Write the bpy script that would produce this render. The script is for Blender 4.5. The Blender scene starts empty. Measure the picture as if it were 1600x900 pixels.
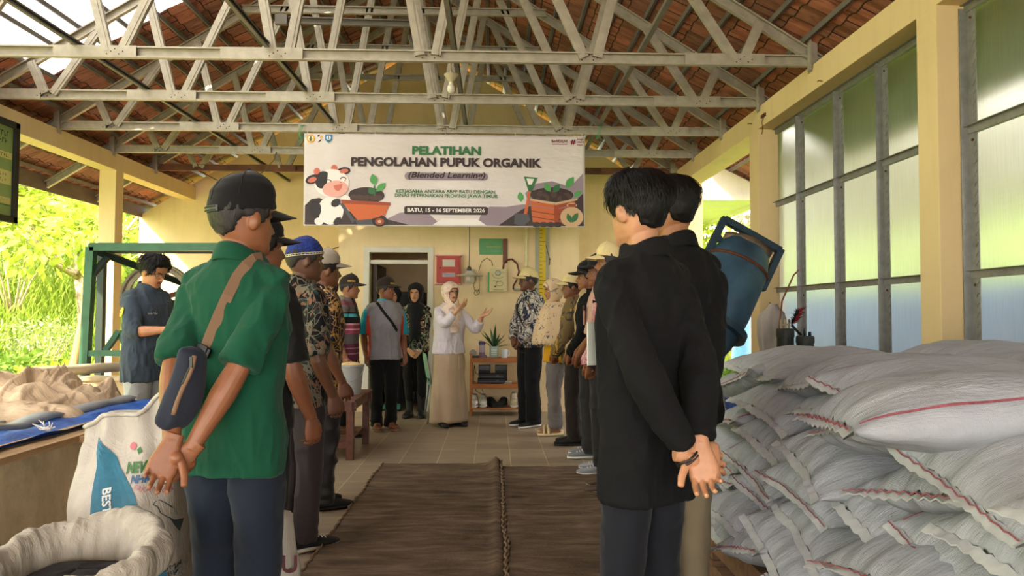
import bpy, bmesh, math, random
from mathutils import Vector, Matrix, Euler, noise, Quaternion
import numpy as np

SC = bpy.context.scene
COL = SC.collection
R = math.radians
rnd = random.Random(7)

# ---------------------------------------------------------------- camera, light, exposure
FPX = 1110.0
CAM_LOC = Vector((0, 0, 1.25))
CAM_EUL = Euler((R(90 + 2.06), 0, R(-1.445)), 'XYZ')
CAM_ROLL = R(0.22)
cd = bpy.data.cameras.new('camera')
cam = bpy.data.objects.new('camera', cd); COL.objects.link(cam)
cd.sensor_width = 36.0
cd.lens = FPX / 1600 * 36
cd.clip_start = 0.05
CAM_MAT = CAM_EUL.to_matrix() @ Matrix.Rotation(CAM_ROLL, 3, 'Z')
cam.matrix_world = Matrix.Translation(CAM_LOC) @ CAM_MAT.to_4x4()
SC.camera = cam

SC.view_settings.view_transform = 'Standard'
SC.view_settings.look = 'None'
SC.view_settings.gamma = 1.0
SC.view_settings.use_curve_mapping = False
SC.view_settings.exposure = 1.52

world = bpy.data.worlds.new('world'); SC.world = world
world.use_nodes = True
wnt = world.node_tree
bg = wnt.nodes['Background']
bg.inputs[0].default_value = (1.0, 0.965, 0.92, 1)
bg.inputs[1].default_value = 3.2

sd = bpy.data.lights.new('sun', 'SUN'); sun = bpy.data.objects.new('sun', sd); COL.objects.link(sun)
sd.energy = 7.5; sd.angle = R(1.0); sd.color = (1.0, 0.87, 0.66)
SUN_DIR = Vector((0.50, 0.62, -0.52)).normalized()       # the way the light travels
sun.rotation_euler = SUN_DIR.to_track_quat('-Z', 'Y').to_euler()
sun.location = (-10, -10, 12)

SC.cycles.max_bounces = 8
SC.cycles.diffuse_bounces = 5
SC.cycles.glossy_bounces = 3
SC.cycles.transmission_bounces = 5
SC.cycles.transparent_max_bounces = 10
SC.cycles.sample_clamp_indirect = 6.0
SC.cycles.use_denoising = True
SC.cycles.caustics_reflective = False
SC.cycles.caustics_refractive = False

# ---------------------------------------------------------------- helpers
def ray(px, py):
    return (CAM_MAT @ Vector(((px - 800) / FPX, -(py - 450) / FPX, -1))).normalized()
def at(px, py, Y):
    d = ray(px, py); return CAM_LOC + d * (Y / d.y)
def on_floor(px, py, z=0.0):
    d = ray(px, py); return CAM_LOC + d * ((z - CAM_LOC.z) / d.z)

def tag(o, label=None, cat=None, group=None, kind=None):
    if label: o['label'] = label
    if cat: o['category'] = cat
    if group: o['group'] = group
    if kind: o['kind'] = kind
    return o

def empty(name, loc=(0, 0, 0), rz=0.0, label=None, cat=None, group=None):
    o = bpy.data.objects.new(name, None); COL.objects.link(o)
    o.location = loc; o.rotation_euler = (0, 0, rz)
    o.empty_display_size = 0.05
    return tag(o, label, cat, group)

class MB:
    """Collects shapes; build() links them as ONE mesh object."""
    def __init__(self):
        self.v, self.f, self.m = [], [], []
    def add(self, vs, fs, m=0):
        b = len(self.v)
        self.v.extend([tuple(x) for x in vs]); self.f.extend([tuple(b + i for i in q) for q in fs])
        self.m.extend([m] * len(fs)); return self
    def box(self, c, s, rot=None, m=0, bev=0.0):
        x, y, z = s[0] / 2, s[1] / 2, s[2] / 2
        if bev > 0:
            bm = bmesh.new(); bmesh.ops.create_cube(bm, size=1.0)
            for v in bm.verts: v.co = Vector((v.co.x * s[0], v.co.y * s[1], v.co.z * s[2]))
            bmesh.ops.bevel(bm, geom=list(bm.edges), offset=bev, segments=2, affect='EDGES', profile=0.7)
            vs = [v.co.copy() for v in bm.verts]; bm.verts.index_update()
            fs = [[v.index for v in f.verts] for f in bm.faces]; bm.free()
        else:
            vs = [Vector(p) for p in ((-x,-y,-z),(x,-y,-z),(x,y,-z),(-x,y,-z),(-x,-y,z),(x,-y,z),(x,y,z),(-x,y,z))]
            fs = [(0,3,2,1),(4,5,6,7),(0,1,5,4),(1,2,6,5),(2,3,7,6),(3,0,4,7)]
        if rot is not None: vs = [rot @ v for v in vs]
        c = Vector(c)
        return self.add([v + c for v in vs], fs, m)
    def bx(self, a, b, m=0, bev=0.0):
        a, b = Vector(a), Vector(b)
        return self.box((a + b) / 2, (abs(b.x - a.x), abs(b.y - a.y), abs(b.z - a.z)), None, m, bev)
    def bar(self, p, q, w, h, up=(0, 0, 1), m=0):
        p, q = Vector(p), Vector(q); d = (q - p); L = d.length; d.normalize()
        u = Vector(up); s = d.cross(u)
        if s.length < 1e-4: s = d.cross(Vector((1, 0, 0)))
        s.normalize(); u = s.cross(d)
        rot = Matrix((s, d, u)).transposed()
        return self.box((p + q) / 2, (w, L, h), rot, m)
    def channel(self, p, q, w, h, open_dir, t=0.004, lip=0.012, m=0):
        """Lipped C-section from p to q; h across, w deep; its open side faces open_dir."""
        p, q = Vector(p), Vector(q); d = (q - p).normalized()
        o = Vector(open_dir); o = (o - d * o.dot(d)).normalized(); s = d.cross(o)
        prof = [(w/2, h/2-lip), (w/2, h/2), (-w/2, h/2), (-w/2, -h/2), (w/2, -h/2), (w/2, -h/2+lip)]
        inn = [(w/2-t, h/2-lip), (w/2-t, h/2-t), (-w/2+t, h/2-t), (-w/2+t, -h/2+t), (w/2-t, -h/2+t), (w/2-t, -h/2+lip)]
        loop = prof + inn[::-1]; n = len(loop)
        vs = [p + o*a + s*b for a, b in loop] + [q + o*a + s*b for a, b in loop]
        fs = [(i, (i+1) % n, n + (i+1) % n, n + i) for i in range(n)]
        k = len(prof)
        for i in range(k-1):
            fs.append((i, n-1-i, n-2-i, i+1)); fs.append((n+i, n+i+1, 2*n-2-i, 2*n-1-i))
        return self.add(vs, fs, m)
    def tube(self, pts, r, seg=8, m=0, cap=True, flat=1.0, up=None):
        pts = [Vector(p) for p in pts]; n = len(pts)
        rs = [r] * n if not hasattr(r, '__len__') else list(r)
        rings = []; prev = None
        for i in range(n):
            d = (pts[min(i+1, n-1)] - pts[max(i-1, 0)])
            if d.length < 1e-9: d = Vector((0, 0, 1))
            d.normalize()
            if prev is None:
                u = Vector(up) if up is not None else (Vector((0, 0, 1)) if abs(d.z) < 0.9 else Vector((1, 0, 0)))
            else: u = prev
            u = (u - d * u.dot(d)); 
            if u.length < 1e-6: u = d.orthogonal()
            u.normalize(); s = d.cross(u); prev = u
            rings.append([pts[i] + (s * math.cos(2*math.pi*k/seg) * flat + u * math.sin(2*math.pi*k/seg)) * rs[i] for k in range(seg)])
        return self.rings(rings, m, cap)
    def rings(self, rings, m=0, cap=True, close=True):
        seg = len(rings[0]); vs = [p for rg in rings for p in rg]; fs = []
        for i in range(len(rings) - 1):
            for k in range(seg if close else seg - 1):
                a, b = i*seg + k, i*seg + (k+1) % seg
                fs.append((a, b, b + seg, a + seg))
        if cap:
            fs.append(tuple(range(seg))[::-1]); fs.append(tuple((len(rings)-1)*seg + k for k in range(seg)))
        return self.add(vs, fs, m)
    def lathe(self, c, prof, seg=24, m=0, cap=True, rot=None):
        c = Vector(c)
        rg = [[Vector((r*math.cos(2*math.pi*k/seg), r*math.sin(2*math.pi*k/seg), z)) for k in range(seg)] for r, z in prof]
        rg = [[(rot @ p if rot is not None else p) + c for p in q] for q in rg]
        return self.rings(rg, m, cap)
    def prism(self, poly, a, b, m=0):
        """Polygon (list of 3D points) swept from +a to +b (vectors)."""
        n = len(poly); a, b = Vector(a), Vector(b)
        vs = [Vector(p) + a for p in poly] + [Vector(p) + b for p in poly]
        fs = [tuple(range(n))[::-1], tuple(range(n, 2*n))] + [(i, (i+1) % n, n + (i+1) % n, n + i) for i in range(n)]
        return self.add(vs, fs, m)
    def ball(self, c, r, seg=16, rings=10, m=0, s=(1, 1, 1)):
        c = Vector(c); rg = []
        for i in range(rings + 1):
            t = math.pi * (i + 0.0) / rings
            t = min(max(t, 0.02), math.pi - 0.02)
            rg.append([c + Vector((math.sin(t)*math.cos(2*math.pi*k/seg)*r*s[0], math.sin(t)*math.sin(2*math.pi*k/seg)*r*s[1], -math.cos(t)*r*s[2])) for k in range(seg)])
        return self.rings(rg, m, True)
    def grid(self, P, m=0):
        """P[i][j] points -> quads."""
        nj = len(P[0]); vs = [p for row in P for p in row]
        fs = [(i*nj+j, i*nj+j+1, (i+1)*nj+j+1, (i+1)*nj+j) for i in range(len(P)-1) for j in range(nj-1)]
        return self.add(vs, fs, m)
    def mesh(self, name):
        me = bpy.data.meshes.new(name)
        me.from_pydata(self.v, [], self.f); return me
    def build(self, name, mats, parent=None, smooth=False, fix=True, angle=None):
        me = self.mesh(name)
        if not isinstance(mats, (list, tuple)): mats = [mats]
        for m in mats: me.materials.append(m)
        if len(mats) > 1: me.polygons.foreach_set('material_index', self.m)
        if fix: fix_normals(me)
        if smooth: shade(me, angle)
        return link(name, me, parent)

def fix_normals(me):
    bm = bmesh.new(); bm.from_mesh(me)
    bmesh.ops.recalc_face_normals(bm, faces=bm.faces); bm.to_mesh(me); bm.free()
def shade(me, angle=None):
    me.polygons.foreach_set('use_smooth', [True] * len(me.polygons))
    if angle is not None: me.set_sharp_from_angle(angle=R(angle))
    me.update()
def link(name, me, parent=None):
    o = bpy.data.objects.new(name, me); COL.objects.link(o)
    if parent is not None: o.parent = parent
    return o
def struct(o):
    o['kind'] = 'structure'; return o

def eval_mesh(me, mods):
    """A mesh with modifiers applied: mods = [(type, {settings})]."""
    o = bpy.data.objects.new('temporary', me); COL.objects.link(o)
    for t, kw in mods:
        md = o.modifiers.new(t, t)
        for k, v in kw.items(): setattr(md, k, v)
    dg = bpy.context.evaluated_depsgraph_get(); dg.update()
    out = bpy.data.meshes.new_from_object(o.evaluated_get(dg), depsgraph=dg)
    bpy.data.objects.remove(o)
    return out

def coords(me):
    a = np.empty(len(me.vertices) * 3, dtype=np.float64); me.vertices.foreach_get('co', a); return a.reshape(-1, 3)
def set_coords(me, a):
    me.vertices.foreach_set('co', a.reshape(-1)); me.update()
def vnormals(me):
    a = np.empty(len(me.vertices) * 3, dtype=np.float64); me.vertex_normals.foreach_get('vector', a); return a.reshape(-1, 3)

def _hash3(ix, iy, iz, seed):
    n = (ix * 73856093) ^ (iy * 19349663) ^ (iz * 83492791) ^ (seed * 2654435)
    n = (n ^ (n >> 13)) * 1274126177
    n = n ^ (n >> 16)
    return (n & 0xFFFF) / 32767.5 - 1.0
def vnoise(p, seed=0):
    """Smooth value noise in -1..1 of an (n,3) array."""
    i = np.floor(p).astype(np.int64); f = p - i; f = f * f * f * (f * (f * 6 - 15) + 10)
    out = np.zeros(len(p))
    for dx in (0, 1):
        for dy in (0, 1):
            for dz in (0, 1):
                w = (f[:, 0] if dx else 1 - f[:, 0]) * (f[:, 1] if dy else 1 - f[:, 1]) * (f[:, 2] if dz else 1 - f[:, 2])
                out += w * _hash3(i[:, 0] + dx, i[:, 1] + dy, i[:, 2] + dz, seed)
    return out
def fold(p, seed=0):
    """Ridged noise: soft creases."""
    return 1 - 2 * np.abs(vnoise(p, seed))
def wrinkle(me, terms, mask=None):
    """terms: (amplitude, (fx, fy, fz), seed, ridged)"""
    a = coords(me); n = vnormals(me); d = np.zeros(len(a))
    for amp, fr, seed, ridged in terms:
        q = a * np.array(fr)
        q = q + 0.35 * np.stack([vnoise(q * 0.7 + 9, seed + 5), vnoise(q * 0.7 + 3, seed + 6), vnoise(q * 0.7, seed + 7)], 1)
        d += amp * (fold(q, seed) if ridged else vnoise(q, seed))
    if mask is not None: d *= mask(a)
    set_coords(me, a + n * d[:, None]); return me

# ---------------------------------------------------------------- materials
def srgb(h):
    if isinstance(h, str):
        h = h.lstrip('#'); c = [int(h[i:i+2], 16) / 255 for i in (0, 2, 4)]
    else: c = [x / 255 for x in h]
    return tuple(((x / 12.92) if x <= 0.04045 else ((x + 0.055) / 1.055) ** 2.4) for x in c) + (1.0,)

_mats = {}
class NT:
    def __init__(self, name):
        self.mat = bpy.data.materials.new(name); self.mat.use_nodes = True
        self.t = self.mat.node_tree; self.b = self.t.nodes['Principled BSDF']
    def n(self, typ, **kw):
        nd = self.t.nodes.new(typ)
        for k, v in kw.items():
            if k.startswith('i_'): nd.inputs[k[2:].replace('_', ' ')].default_value = v
            else: setattr(nd, k, v)
        return nd
    def l(self, a, b): self.t.links.new(a, b)
    def coord(self, kind='Object', scale=(1, 1, 1), rot=(0, 0, 0)):
        tc = self.n('ShaderNodeTexCoord'); mp = self.n('ShaderNodeMapping')
        mp.inputs['Scale'].default_value = scale; mp.inputs['Rotation'].default_value = rot
        self.l(tc.outputs[kind], mp.inputs['Vector']); return mp.outputs['Vector']
    def noise(self, vec, scale, detail=4, rough=0.55, dist=0.0):
        nd = self.n('ShaderNodeTexNoise'); nd.inputs['Scale'].default_value = scale
        nd.inputs['Detail'].default_value = detail; nd.inputs['Roughness'].default_value = rough; nd.inputs['Distortion'].default_value = dist
        self.l(vec, nd.inputs['Vector']); return nd.outputs['Fac']
    def ramp(self, fac, stops, interp='LINEAR'):
        nd = self.n('ShaderNodeValToRGB'); cr = nd.color_ramp; cr.interpolation = interp
        while len(cr.elements) > 1: cr.elements.remove(cr.elements[-1])
        for i, (p, c) in enumerate(stops):
            if i == 0: e = cr.elements[0]; e.position = p
            else: e = cr.elements.new(p)
            e.color = c if len(c) == 4 else tuple(c) + (1,)
        self.l(fac, nd.inputs['Fac']); return nd.outputs['Color']
    def mix(self, fac, a, b, mode='MIX'):
        nd = self.n('ShaderNodeMix', data_type='RGBA', blend_type=mode)
        for sock, v in ((nd.inputs[0], fac), (nd.inputs[6], a), (nd.inputs[7], b)):
            if hasattr(v, 'is_linked'): self.l(v, sock)
            else: sock.default_value = v
        return nd.outputs[2]
    def math(self, op, a, b=0.0, c=0.0):
        nd = self.n('ShaderNodeMath', operation=op)
        for s, v in zip(nd.inputs, (a, b, c)):
            if hasattr(v, 'is_linked'): self.l(v, s)
            else: s.default_value = v
        return nd.outputs[0]
    def xyz(self, vec):
        nd = self.n('ShaderNodeSeparateXYZ'); self.l(vec, nd.inputs[0]); return nd.outputs
    def bump(self, h, strength=0.3, dist=0.01):
        nd = self.n('ShaderNodeBump'); nd.inputs['Strength'].default_value = strength; nd.inputs['Distance'].default_value = dist
        self.l(h, nd.inputs['Height']); self.l(nd.outputs['Normal'], self.b.inputs['Normal'])
    def col(self, c):
        if hasattr(c, 'is_linked'): self.l(c, self.b.inputs['Base Color'])
        else: self.b.inputs['Base Color'].default_value = c
    def set(self, **kw):
        for k, v in kw.items(): self.b.inputs[k.replace('_', ' ')].default_value = v
        return self

def M(name, hexc, rough=0.6, metal=0.0, var=0.12, vs=6.0, bump=0.0, bs=60.0, bd=0.004, spec=0.4, stretch=(1, 1, 1), **kw):
    """Plain procedural material: a colour with soft noise variation and a little relief."""
    if name in _mats: return _mats[name]
    t = NT(name); c = srgb(hexc)
    t.set(Roughness=rough, Metallic=metal); t.b.inputs['Specular IOR Level'].default_value = spec
    v = t.coord('Object', stretch)
    if var > 0:
        lo = tuple(x * (1 - var) for x in c[:3]) + (1,); hi = tuple(min(1, x * (1 + var)) for x in c[:3]) + (1,)
        t.col(t.ramp(t.noise(v, vs), [(0.3, lo), (0.7, hi)]))
    else: t.col(c)
    if bump > 0: t.bump(t.noise(v, bs, 3), bump, bd)
    for k, x in kw.items(): t.b.inputs[k.replace('_', ' ')].default_value = x
    _mats[name] = t.mat; return t.mat

def font_mesh(body, size, bold=0.0, align='CENTER', extrude=0.0, shear=0.0, space=1.0):
    cu = bpy.data.curves.new('lettering', 'FONT'); cu.body = body; cu.size = size
    cu.align_x = align; cu.align_y = 'CENTER'; cu.offset = bold; cu.extrude = extrude; cu.shear = shear
    cu.space_character = space; cu.resolution_u = 3
    o = bpy.data.objects.new('temporary', cu); COL.objects.link(o)
    dg = bpy.context.evaluated_depsgraph_get(); dg.update()
    me = bpy.data.meshes.new_from_object(o.evaluated_get(dg), depsgraph=dg)
    bpy.data.objects.remove(o); return me
def scribble(mb, org, ux, uz, width, height, m=0, seed=1):
    """A row of small unreadable strokes where the lettering is too small to read."""
    ux, uz, org = Vector(ux).normalized(), Vector(uz).normalized(), Vector(org); rn = random.Random(seed); x = -width / 2
    while x < width / 2 - height * .4:
        w = height * rn.uniform(.35, .7)
        for a, b, c, d in ((0, w * .3, 0, height), (0, w, rn.choice((0, .4, .8)) * height, None)):
            d = c + height * .22 if d is None else d; q = [org + ux * (x + i) + uz * (j - height / 2) for i, j in ((a, c), (b, c), (b, d), (a, d))]; mb.add(q, [(0, 1, 2, 3)], m)
        x += w + height * rn.choice((.22, .22, .25, .7))
def add_text(mb, body, size, org, ux, uz, m=0, width=None, **kw):
    """Lay lettering into mb: ux reads along the line, uz up; fitted to width if given."""
    me = font_mesh(body, size, **kw)
    vs = [v.co.copy() for v in me.vertices]
    ux, uz, org = Vector(ux).normalized(), Vector(uz).normalized(), Vector(org)
    if width:
        x0, x1 = min(v.x for v in vs), max(v.x for v in vs); k = width / (x1 - x0)
    else: k = 1
    nn = ux.cross(uz)
    mb.add([org + ux * v.x * k + uz * v.y + nn * v.z for v in vs], [list(p.vertices) for p in me.polygons], m)
    bpy.data.meshes.remove(me)
# ---------------------------------------------------------------- the setting
XL, XR = -4.60, 2.45            # inner faces of the two eaves beams
RX, RZ, SL = -1.075, 5.50, 0.62 # ridge position, height and slope
YB, YA = 11.0, 9.1              # gable wall, front of the small room
def roofz(x): return RZ - SL * abs(x - RX)

def plaster(name, hexc, dirty=0.18):
    if name in _mats: return _mats[name]
    t = NT(name); v = t.coord('Object'); c = srgb(hexc)
    t.set(Roughness=0.72); t.b.inputs['Specular IOR Level'].default_value = 0.25
    a = t.ramp(t.noise(v, 1.3, 6, 0.6), [(0.30, tuple(x * (1 - dirty) for x in c[:3])), (0.62, c[:3])])
    v2 = t.coord('Object', (6, 6, 0.7))
    b = t.ramp(t.noise(v2, 1.5, 5, 0.6), [(0.30, (0.80, 0.76, 0.68)), (0.52, (1, 1, 1))])
    t.col(t.mix(0.25, a, b, 'MULTIPLY'))
    t.bump(t.noise(v, 45, 4), 0.10, 0.004)
    _mats[name] = t.mat; return t.mat
m_wall = plaster('cream plaster', '#e6cb9c')
m_wallroom = plaster('warm yellow plaster', '#e8d0a4')
m_col = plaster('yellow painted concrete', '#e2c894', 0.10)
m_white = plaster('white plaster', '#dcd9d0', 0.08)

# floor
t = NT('floor tiles'); v = t.coord('Object')
mp = t.n('ShaderNodeMapping'); mp.inputs['Location'].default_value = (0.163 + 0.0, -0.07, 0); t.l(v, mp.inputs['Vector'])
br = t.n('ShaderNodeTexBrick', offset=0.0, squash=1.0)
t.l(mp.outputs[0], br.inputs['Vector'])
br.inputs['Scale'].default_value = 1.0; br.inputs['Brick Width'].default_value = 0.31; br.inputs['Row Height'].default_value = 0.31
br.inputs['Mortar Size'].default_value = 0.0042; br.inputs['Mortar Smooth'].default_value = 0.2; br.inputs['Bias'].default_value = 0.0
br.inputs['Color1'].default_value = srgb('#978873'); br.inputs['Color2'].default_value = srgb('#8a7b69'); br.inputs['Mortar'].default_value = srgb('#b8a883')
st = t.ramp(t.noise(t.coord('Object', (1, 4, 1)), 3.5, 6, 0.65, 0.6), [(0.3, (0.78, 0.77, 0.74)), (0.7, (1.08, 1.06, 1.02))])
t.col(t.mix(1.0, br.outputs['Color'], st, 'MULTIPLY'))
t.set(Roughness=0.42); t.b.inputs['Specular IOR Level'].default_value = 0.45
t.bump(t.math('SUBTRACT', 1.0, br.outputs['Fac']), 0.35, 0.003)
m_floor = t.mat
mb = MB(); mb.bx((-5.3, -6.5, -0.15), (3.05, YB, 0.0)); struct(mb.build('floor', m_floor))

# the ground outside, with the bank rising on the left
t = NT('grassy earth'); v = t.coord('Object')
t.col(t.ramp(t.noise(v, 1.6, 6, 0.65), [(0.3, srgb('#4c6a20')), (0.5, srgb('#7f9a2c')), (0.7, srgb('#a6b44a'))])); t.set(Roughness=0.95)
m_earth = t.mat
def hill_z(x, y):
    if x < 0:
        d = max(0.0, -x - 6.4)
        b = 0.66 * d if d < 9 else 0.66 * 9 + 0.25 * (d - 9)
        far = max(0.0, y - 11.5) * 0.10 * min(1, max(0, (-x - 3.0) / 3))
        return -0.02 + b * min(1.0, max(0.0, (y + 6) / 8)) + far + 0.12 * noise.noise(Vector((x, y, 0)) * 0.7) * min(1, d)
    d = max(0.0, x - 5.4)
    return -0.22 + 0.5 * min(d, 12) * min(1.0, max(0, (y + 6) / 8))
P = []
xs = [-30 + i * 0.8 for i in range(84)]; ys = [-12 + j * 0.9 for j in range(52)]
for x in xs: P.append([(x, y, min(hill_z(x, y), -0.16) if -5.3 < x < 3.05 and y < 11.2 else hill_z(x, y)) for y in ys])
mb = MB(); mb.grid(P); struct(mb.build('ground', m_earth, smooth=True))

mb = MB(); mb.bx((-16, -14, -.3), (14, -6.5, -.03)); mb.bx((-7.2, -6.5, -.3), (-5.3, 12, -.04)); mb.bx((3.05, -6.5, -.3), (5.2, 11, -.06)); struct(mb.build('ground_bounce', M('pale bounce slab', '#b3a58d', .9, var=.15, vs=1.5)))  # pale slabs added around the shed so the bounced light is less green
# gable wall and the little room in front of it
mb = MB()
xl, xr = -5.45, 2.9
poly = [(xl, YB, -0.1), (xr, YB, -0.1), (xr, YB, roofz(xr) - 0.06), (RX, YB, RZ - 0.06), (xl, YB, roofz(xl) - 0.06)]
mb.prism(poly, (0, 0, 0), (0, 0.15, 0)); struct(mb.build('wall_back', m_wall))
mb = MB(); xa, xb, zt = -1.985, 1.09, 3.02
dx0, dx1, dz = -1.665, -0.775, 2.10
mb.bx((xa, YA, 0), (dx0, YA + 0.12, zt)); mb.bx((dx1, YA, 0), (xb, YA + 0.12, zt)); mb.bx((dx0, YA, dz), (dx1, YA + 0.12, zt))
mb.bx((xa, YA + 0.12, 0), (xa + 0.12, YB, zt)); mb.bx((xb - 0.12, YA + 0.12, 0), (xb, YB, zt))
struct(mb.build('wall_room', m_wallroom))
m_dframe = M('white door frame paint', '#cfcabd', 0.5, var=0.06)
mb = MB()
for a, b in (((dx0, YA - 0.02, 0), (dx0 + 0.075, YA + 0.13, dz)), ((dx1 - 0.075, YA - 0.02, 0), (dx1, YA + 0.13, dz)), ((dx0 + 0.074, YA - 0.02, dz - 0.075), (dx1 - 0.074, YA + 0.13, dz))):
    mb.bx(a, b, bev=0.006)
mb.bx((dx0 + 0.07, YA + 0.02, 1.88), (dx1 - 0.07, YA + 0.08, 1.93))
dr = struct(mb.build('door_1', m_dframe))
m_darkwood = M('dark brown door wood', '#3b2a20', 0.5, var=0.25, vs=8, stretch=(6, 6, 0.6))
mb = MB(); mb.bx((dx0 + 0.10, YA + 0.13, 0.02), (dx0 + 0.15, YA + 0.90, 1.88), bev=0.004); 
mb.bx((dx0 + 0.15, YA + 0.22, 0.2), (dx0 + 0.16, YA + 0.8, 0.8)); mb.bx((dx0 + 0.15, YA + 0.22, 1.0), (dx0 + 0.16, YA + 0.8, 1.75))
leaf = mb.build('door_leaf', m_darkwood, dr)
mb = MB(); mb.tube([(dx0 + 0.17, YA + 0.80, 0.95), (dx0 + 0.20, YA + 0.80, 0.95), (dx0 + 0.20, YA + 0.70, 0.95)], 0.009)
mb.build('handle', M('brushed steel', '#b9b9b4', 0.3, 0.9, var=0.03), leaf, True)
mb = MB(); mb.bx((-5.45, YB - 0.012, 0), (-1.985, YB, 0.1)); mb.bx((xb, YB - 0.012, 0), (3.0, YB, 0.1)); struct(mb.build('baseboard_back', M('grey skirting', '#8d8577', 0.6)))

# eaves beams and columns
def eaves(name, x0, x1, y1):
    mb = MB(); mb.bx((x0, -6.3, 2.975), (x1, y1, 3.18), bev=0.006); struct(mb.build(name, m_col))
eaves('beam_left', XL - 0.2, XL, YB); eaves('beam_right', XR, XR + 0.28, 9.45)
def column(name, x0, x1, y0, y1):
    mb = MB(); mb.bx((x0, y0, -0.1), (x1, y1, 2.98), bev=0.006); return struct(mb.build(name, m_col))
column('column_left', XL - 0.2, XL, 8.70, 8.88); column('column_left', XL - 0.2, XL, 5.5, 5.68); column('column_left', XL - 0.2, XL, 2.3, 2.48); column('column_left', XL - 0.2, XL, -0.9, -0.72)
for y0, y1, w in ((9.2, 9.45, .28), (6.50, 6.725, .24), (3.835, 4.02, .22), (1.18, 1.40, .22), (-1.5, -1.28, .22)):
    column('column_right', XR, XR + w, y0, y1)
# nails and a broken hook left in the right beam
m_rust = M('rusted steel', '#5a3524', 0.85, 0.3, var=0.3, vs=30)
mb = MB()
for px, py, Y in ((1260, 127, 5.2), (1167, 194, 6.65)):
    p = at(px, py, Y); p.x = XR
    mb.tube([p + Vector((0.01, 0, 0)), p + Vector((-0.035, -.01, 0.004)), p + Vector((-0.05, -.03, -.012))], 0.003, 6)
p = Vector((XR, 6.35, 3.05))
mb.box(p + Vector((-0.006, 0, 0.01)), (0.012, 0.10, 0.03)); mb.tube([p, p + Vector((-.03, -.03, -.05)), p + Vector((-.01, .01, -.12)), p + Vector((-.02, .0, -.16))], 0.0035, 6)
tag(mb.build('rusty_hook', m_rust, None, True), 'bent rusty hook and nails in the yellow beam above the windows', 'hook')

# polycarbonate windows
m_alu = M('galvanised angle steel', '#8f8f8a', 0.45, 0.55, var=0.15, vs=18, bump=0.05)
t = NT('ribbed polycarbonate')
nt = t.t; out = nt.nodes['Material Output']
v = t.coord('Object', (1, 55, 1.2)); h = t.noise(v, 3.0, 3, 0.6)
v2 = t.coord('Object', (1, 1.2, 30)); h2 = t.noise(v2, 2.0, 3, 0.6)
bp = t.n('ShaderNodeBump'); bp.inputs['Strength'].default_value = 0.25; bp.inputs['Distance'].default_value = 0.004; t.l(t.math('ADD', h, t.math('MULTIPLY', h2, 0.5)), bp.inputs['Height'])
rf = t.n('ShaderNodeBsdfRefraction'); rf.inputs['IOR'].default_value = 1.12; rf.inputs['Roughness'].default_value = 0.42
rf.inputs['Color'].default_value = (0.82, 0.83, 0.82, 1)
tl = t.n('ShaderNodeBsdfTranslucent'); t.l(t.ramp(h, [(0.35, (0.50, 0.50, 0.47)), (0.65, (0.80, 0.81, 0.78))]), tl.inputs['Color'])
gl = t.n('ShaderNodeBsdfGlossy'); gl.inputs['Roughness'].default_value = 0.3
for n_ in (rf, tl, gl): t.l(bp.outputs[0], n_.inputs['Normal'])
m1 = t.n('ShaderNodeMixShader'); m1.inputs[0].default_value = 0.26; t.l(rf.outputs[0], m1.inputs[1]); t.l(tl.outputs[0], m1.inputs[2])
m2 = t.n('ShaderNodeMixShader'); m2.inputs[0].default_value = 0.06; t.l(m1.outputs[0], m2.inputs[1]); t.l(gl.outputs[0], m2.inputs[2])
t.l(m2.outputs[0], out.inputs['Surface']); m_poly = t.mat

WX = 2.62
def window(name, y0, y1, mull):
    root = struct(empty(name, (WX, y0, 0)))
    zs = [0.12, 0.68, 1.475, 2.27, 2.95]
    pane = MB(); pane.bx((0.018, 0.0, zs[0]), (0.024, y1 - y0, zs[-1])); pane.build('pane', m_poly, root)
    fr = MB()
    for y in mull:                                   # slotted angle uprights
        y -= y0
        fr.bx((-0.004, y - 0.035, zs[0]), (0.0, y + 0.035, zs[-1])); fr.bx((-0.05, y + 0.031, zs[0]), (0.0, y + 0.035, zs[-1]))
        for k in range(int((zs[-1] - zs[0]) / 0.055)):
            z = zs[0] + 0.03 + k * 0.055
            fr.box((-0.0055, y, z), (0.003, 0.030, 0.010), Matrix.Rotation(0.6, 3, 'X')); fr.box((-0.0055, y - 0.017, z + 0.01), (0.003, 0.026, 0.010), Matrix.Rotation(-0.6, 3, 'X'))
    f = fr.build('upright_frame', m_alu, root)
    fr = MB()
    for z in zs:
        fr.bx((-0.012, 0, z - 0.022), (0.016, y1 - y0, z + 0.022)); fr.bx((-0.035, 0, z + 0.018), (-0.012, y1 - y0, z + 0.022))
    fr.build('crossbar_frame', m_alu, root)
    bo = MB()
    for y in mull:
        for z in zs[1:]:
            bo.lathe((-0.006, y - y0, z - 0.06), [(0.0, 0.006), (0.008, 0.004), (0.008, -0.002)], 8, rot=Matrix.Rotation(-math.pi/2, 3, 'Y'))
    bo.build('bolt', m_rust, root)
    return root
window('window_1', 4.02, 6.60, (4.06, 4.655, 5.26, 5.93, 6.55))
window('window_2', 1.40, 3.835, (1.45, 2.05, 2.63, 3.20, 3.79))
window('window_3', -1.28, 1.18, (-1.2, -.6, 0, .6, 1.13))

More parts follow.
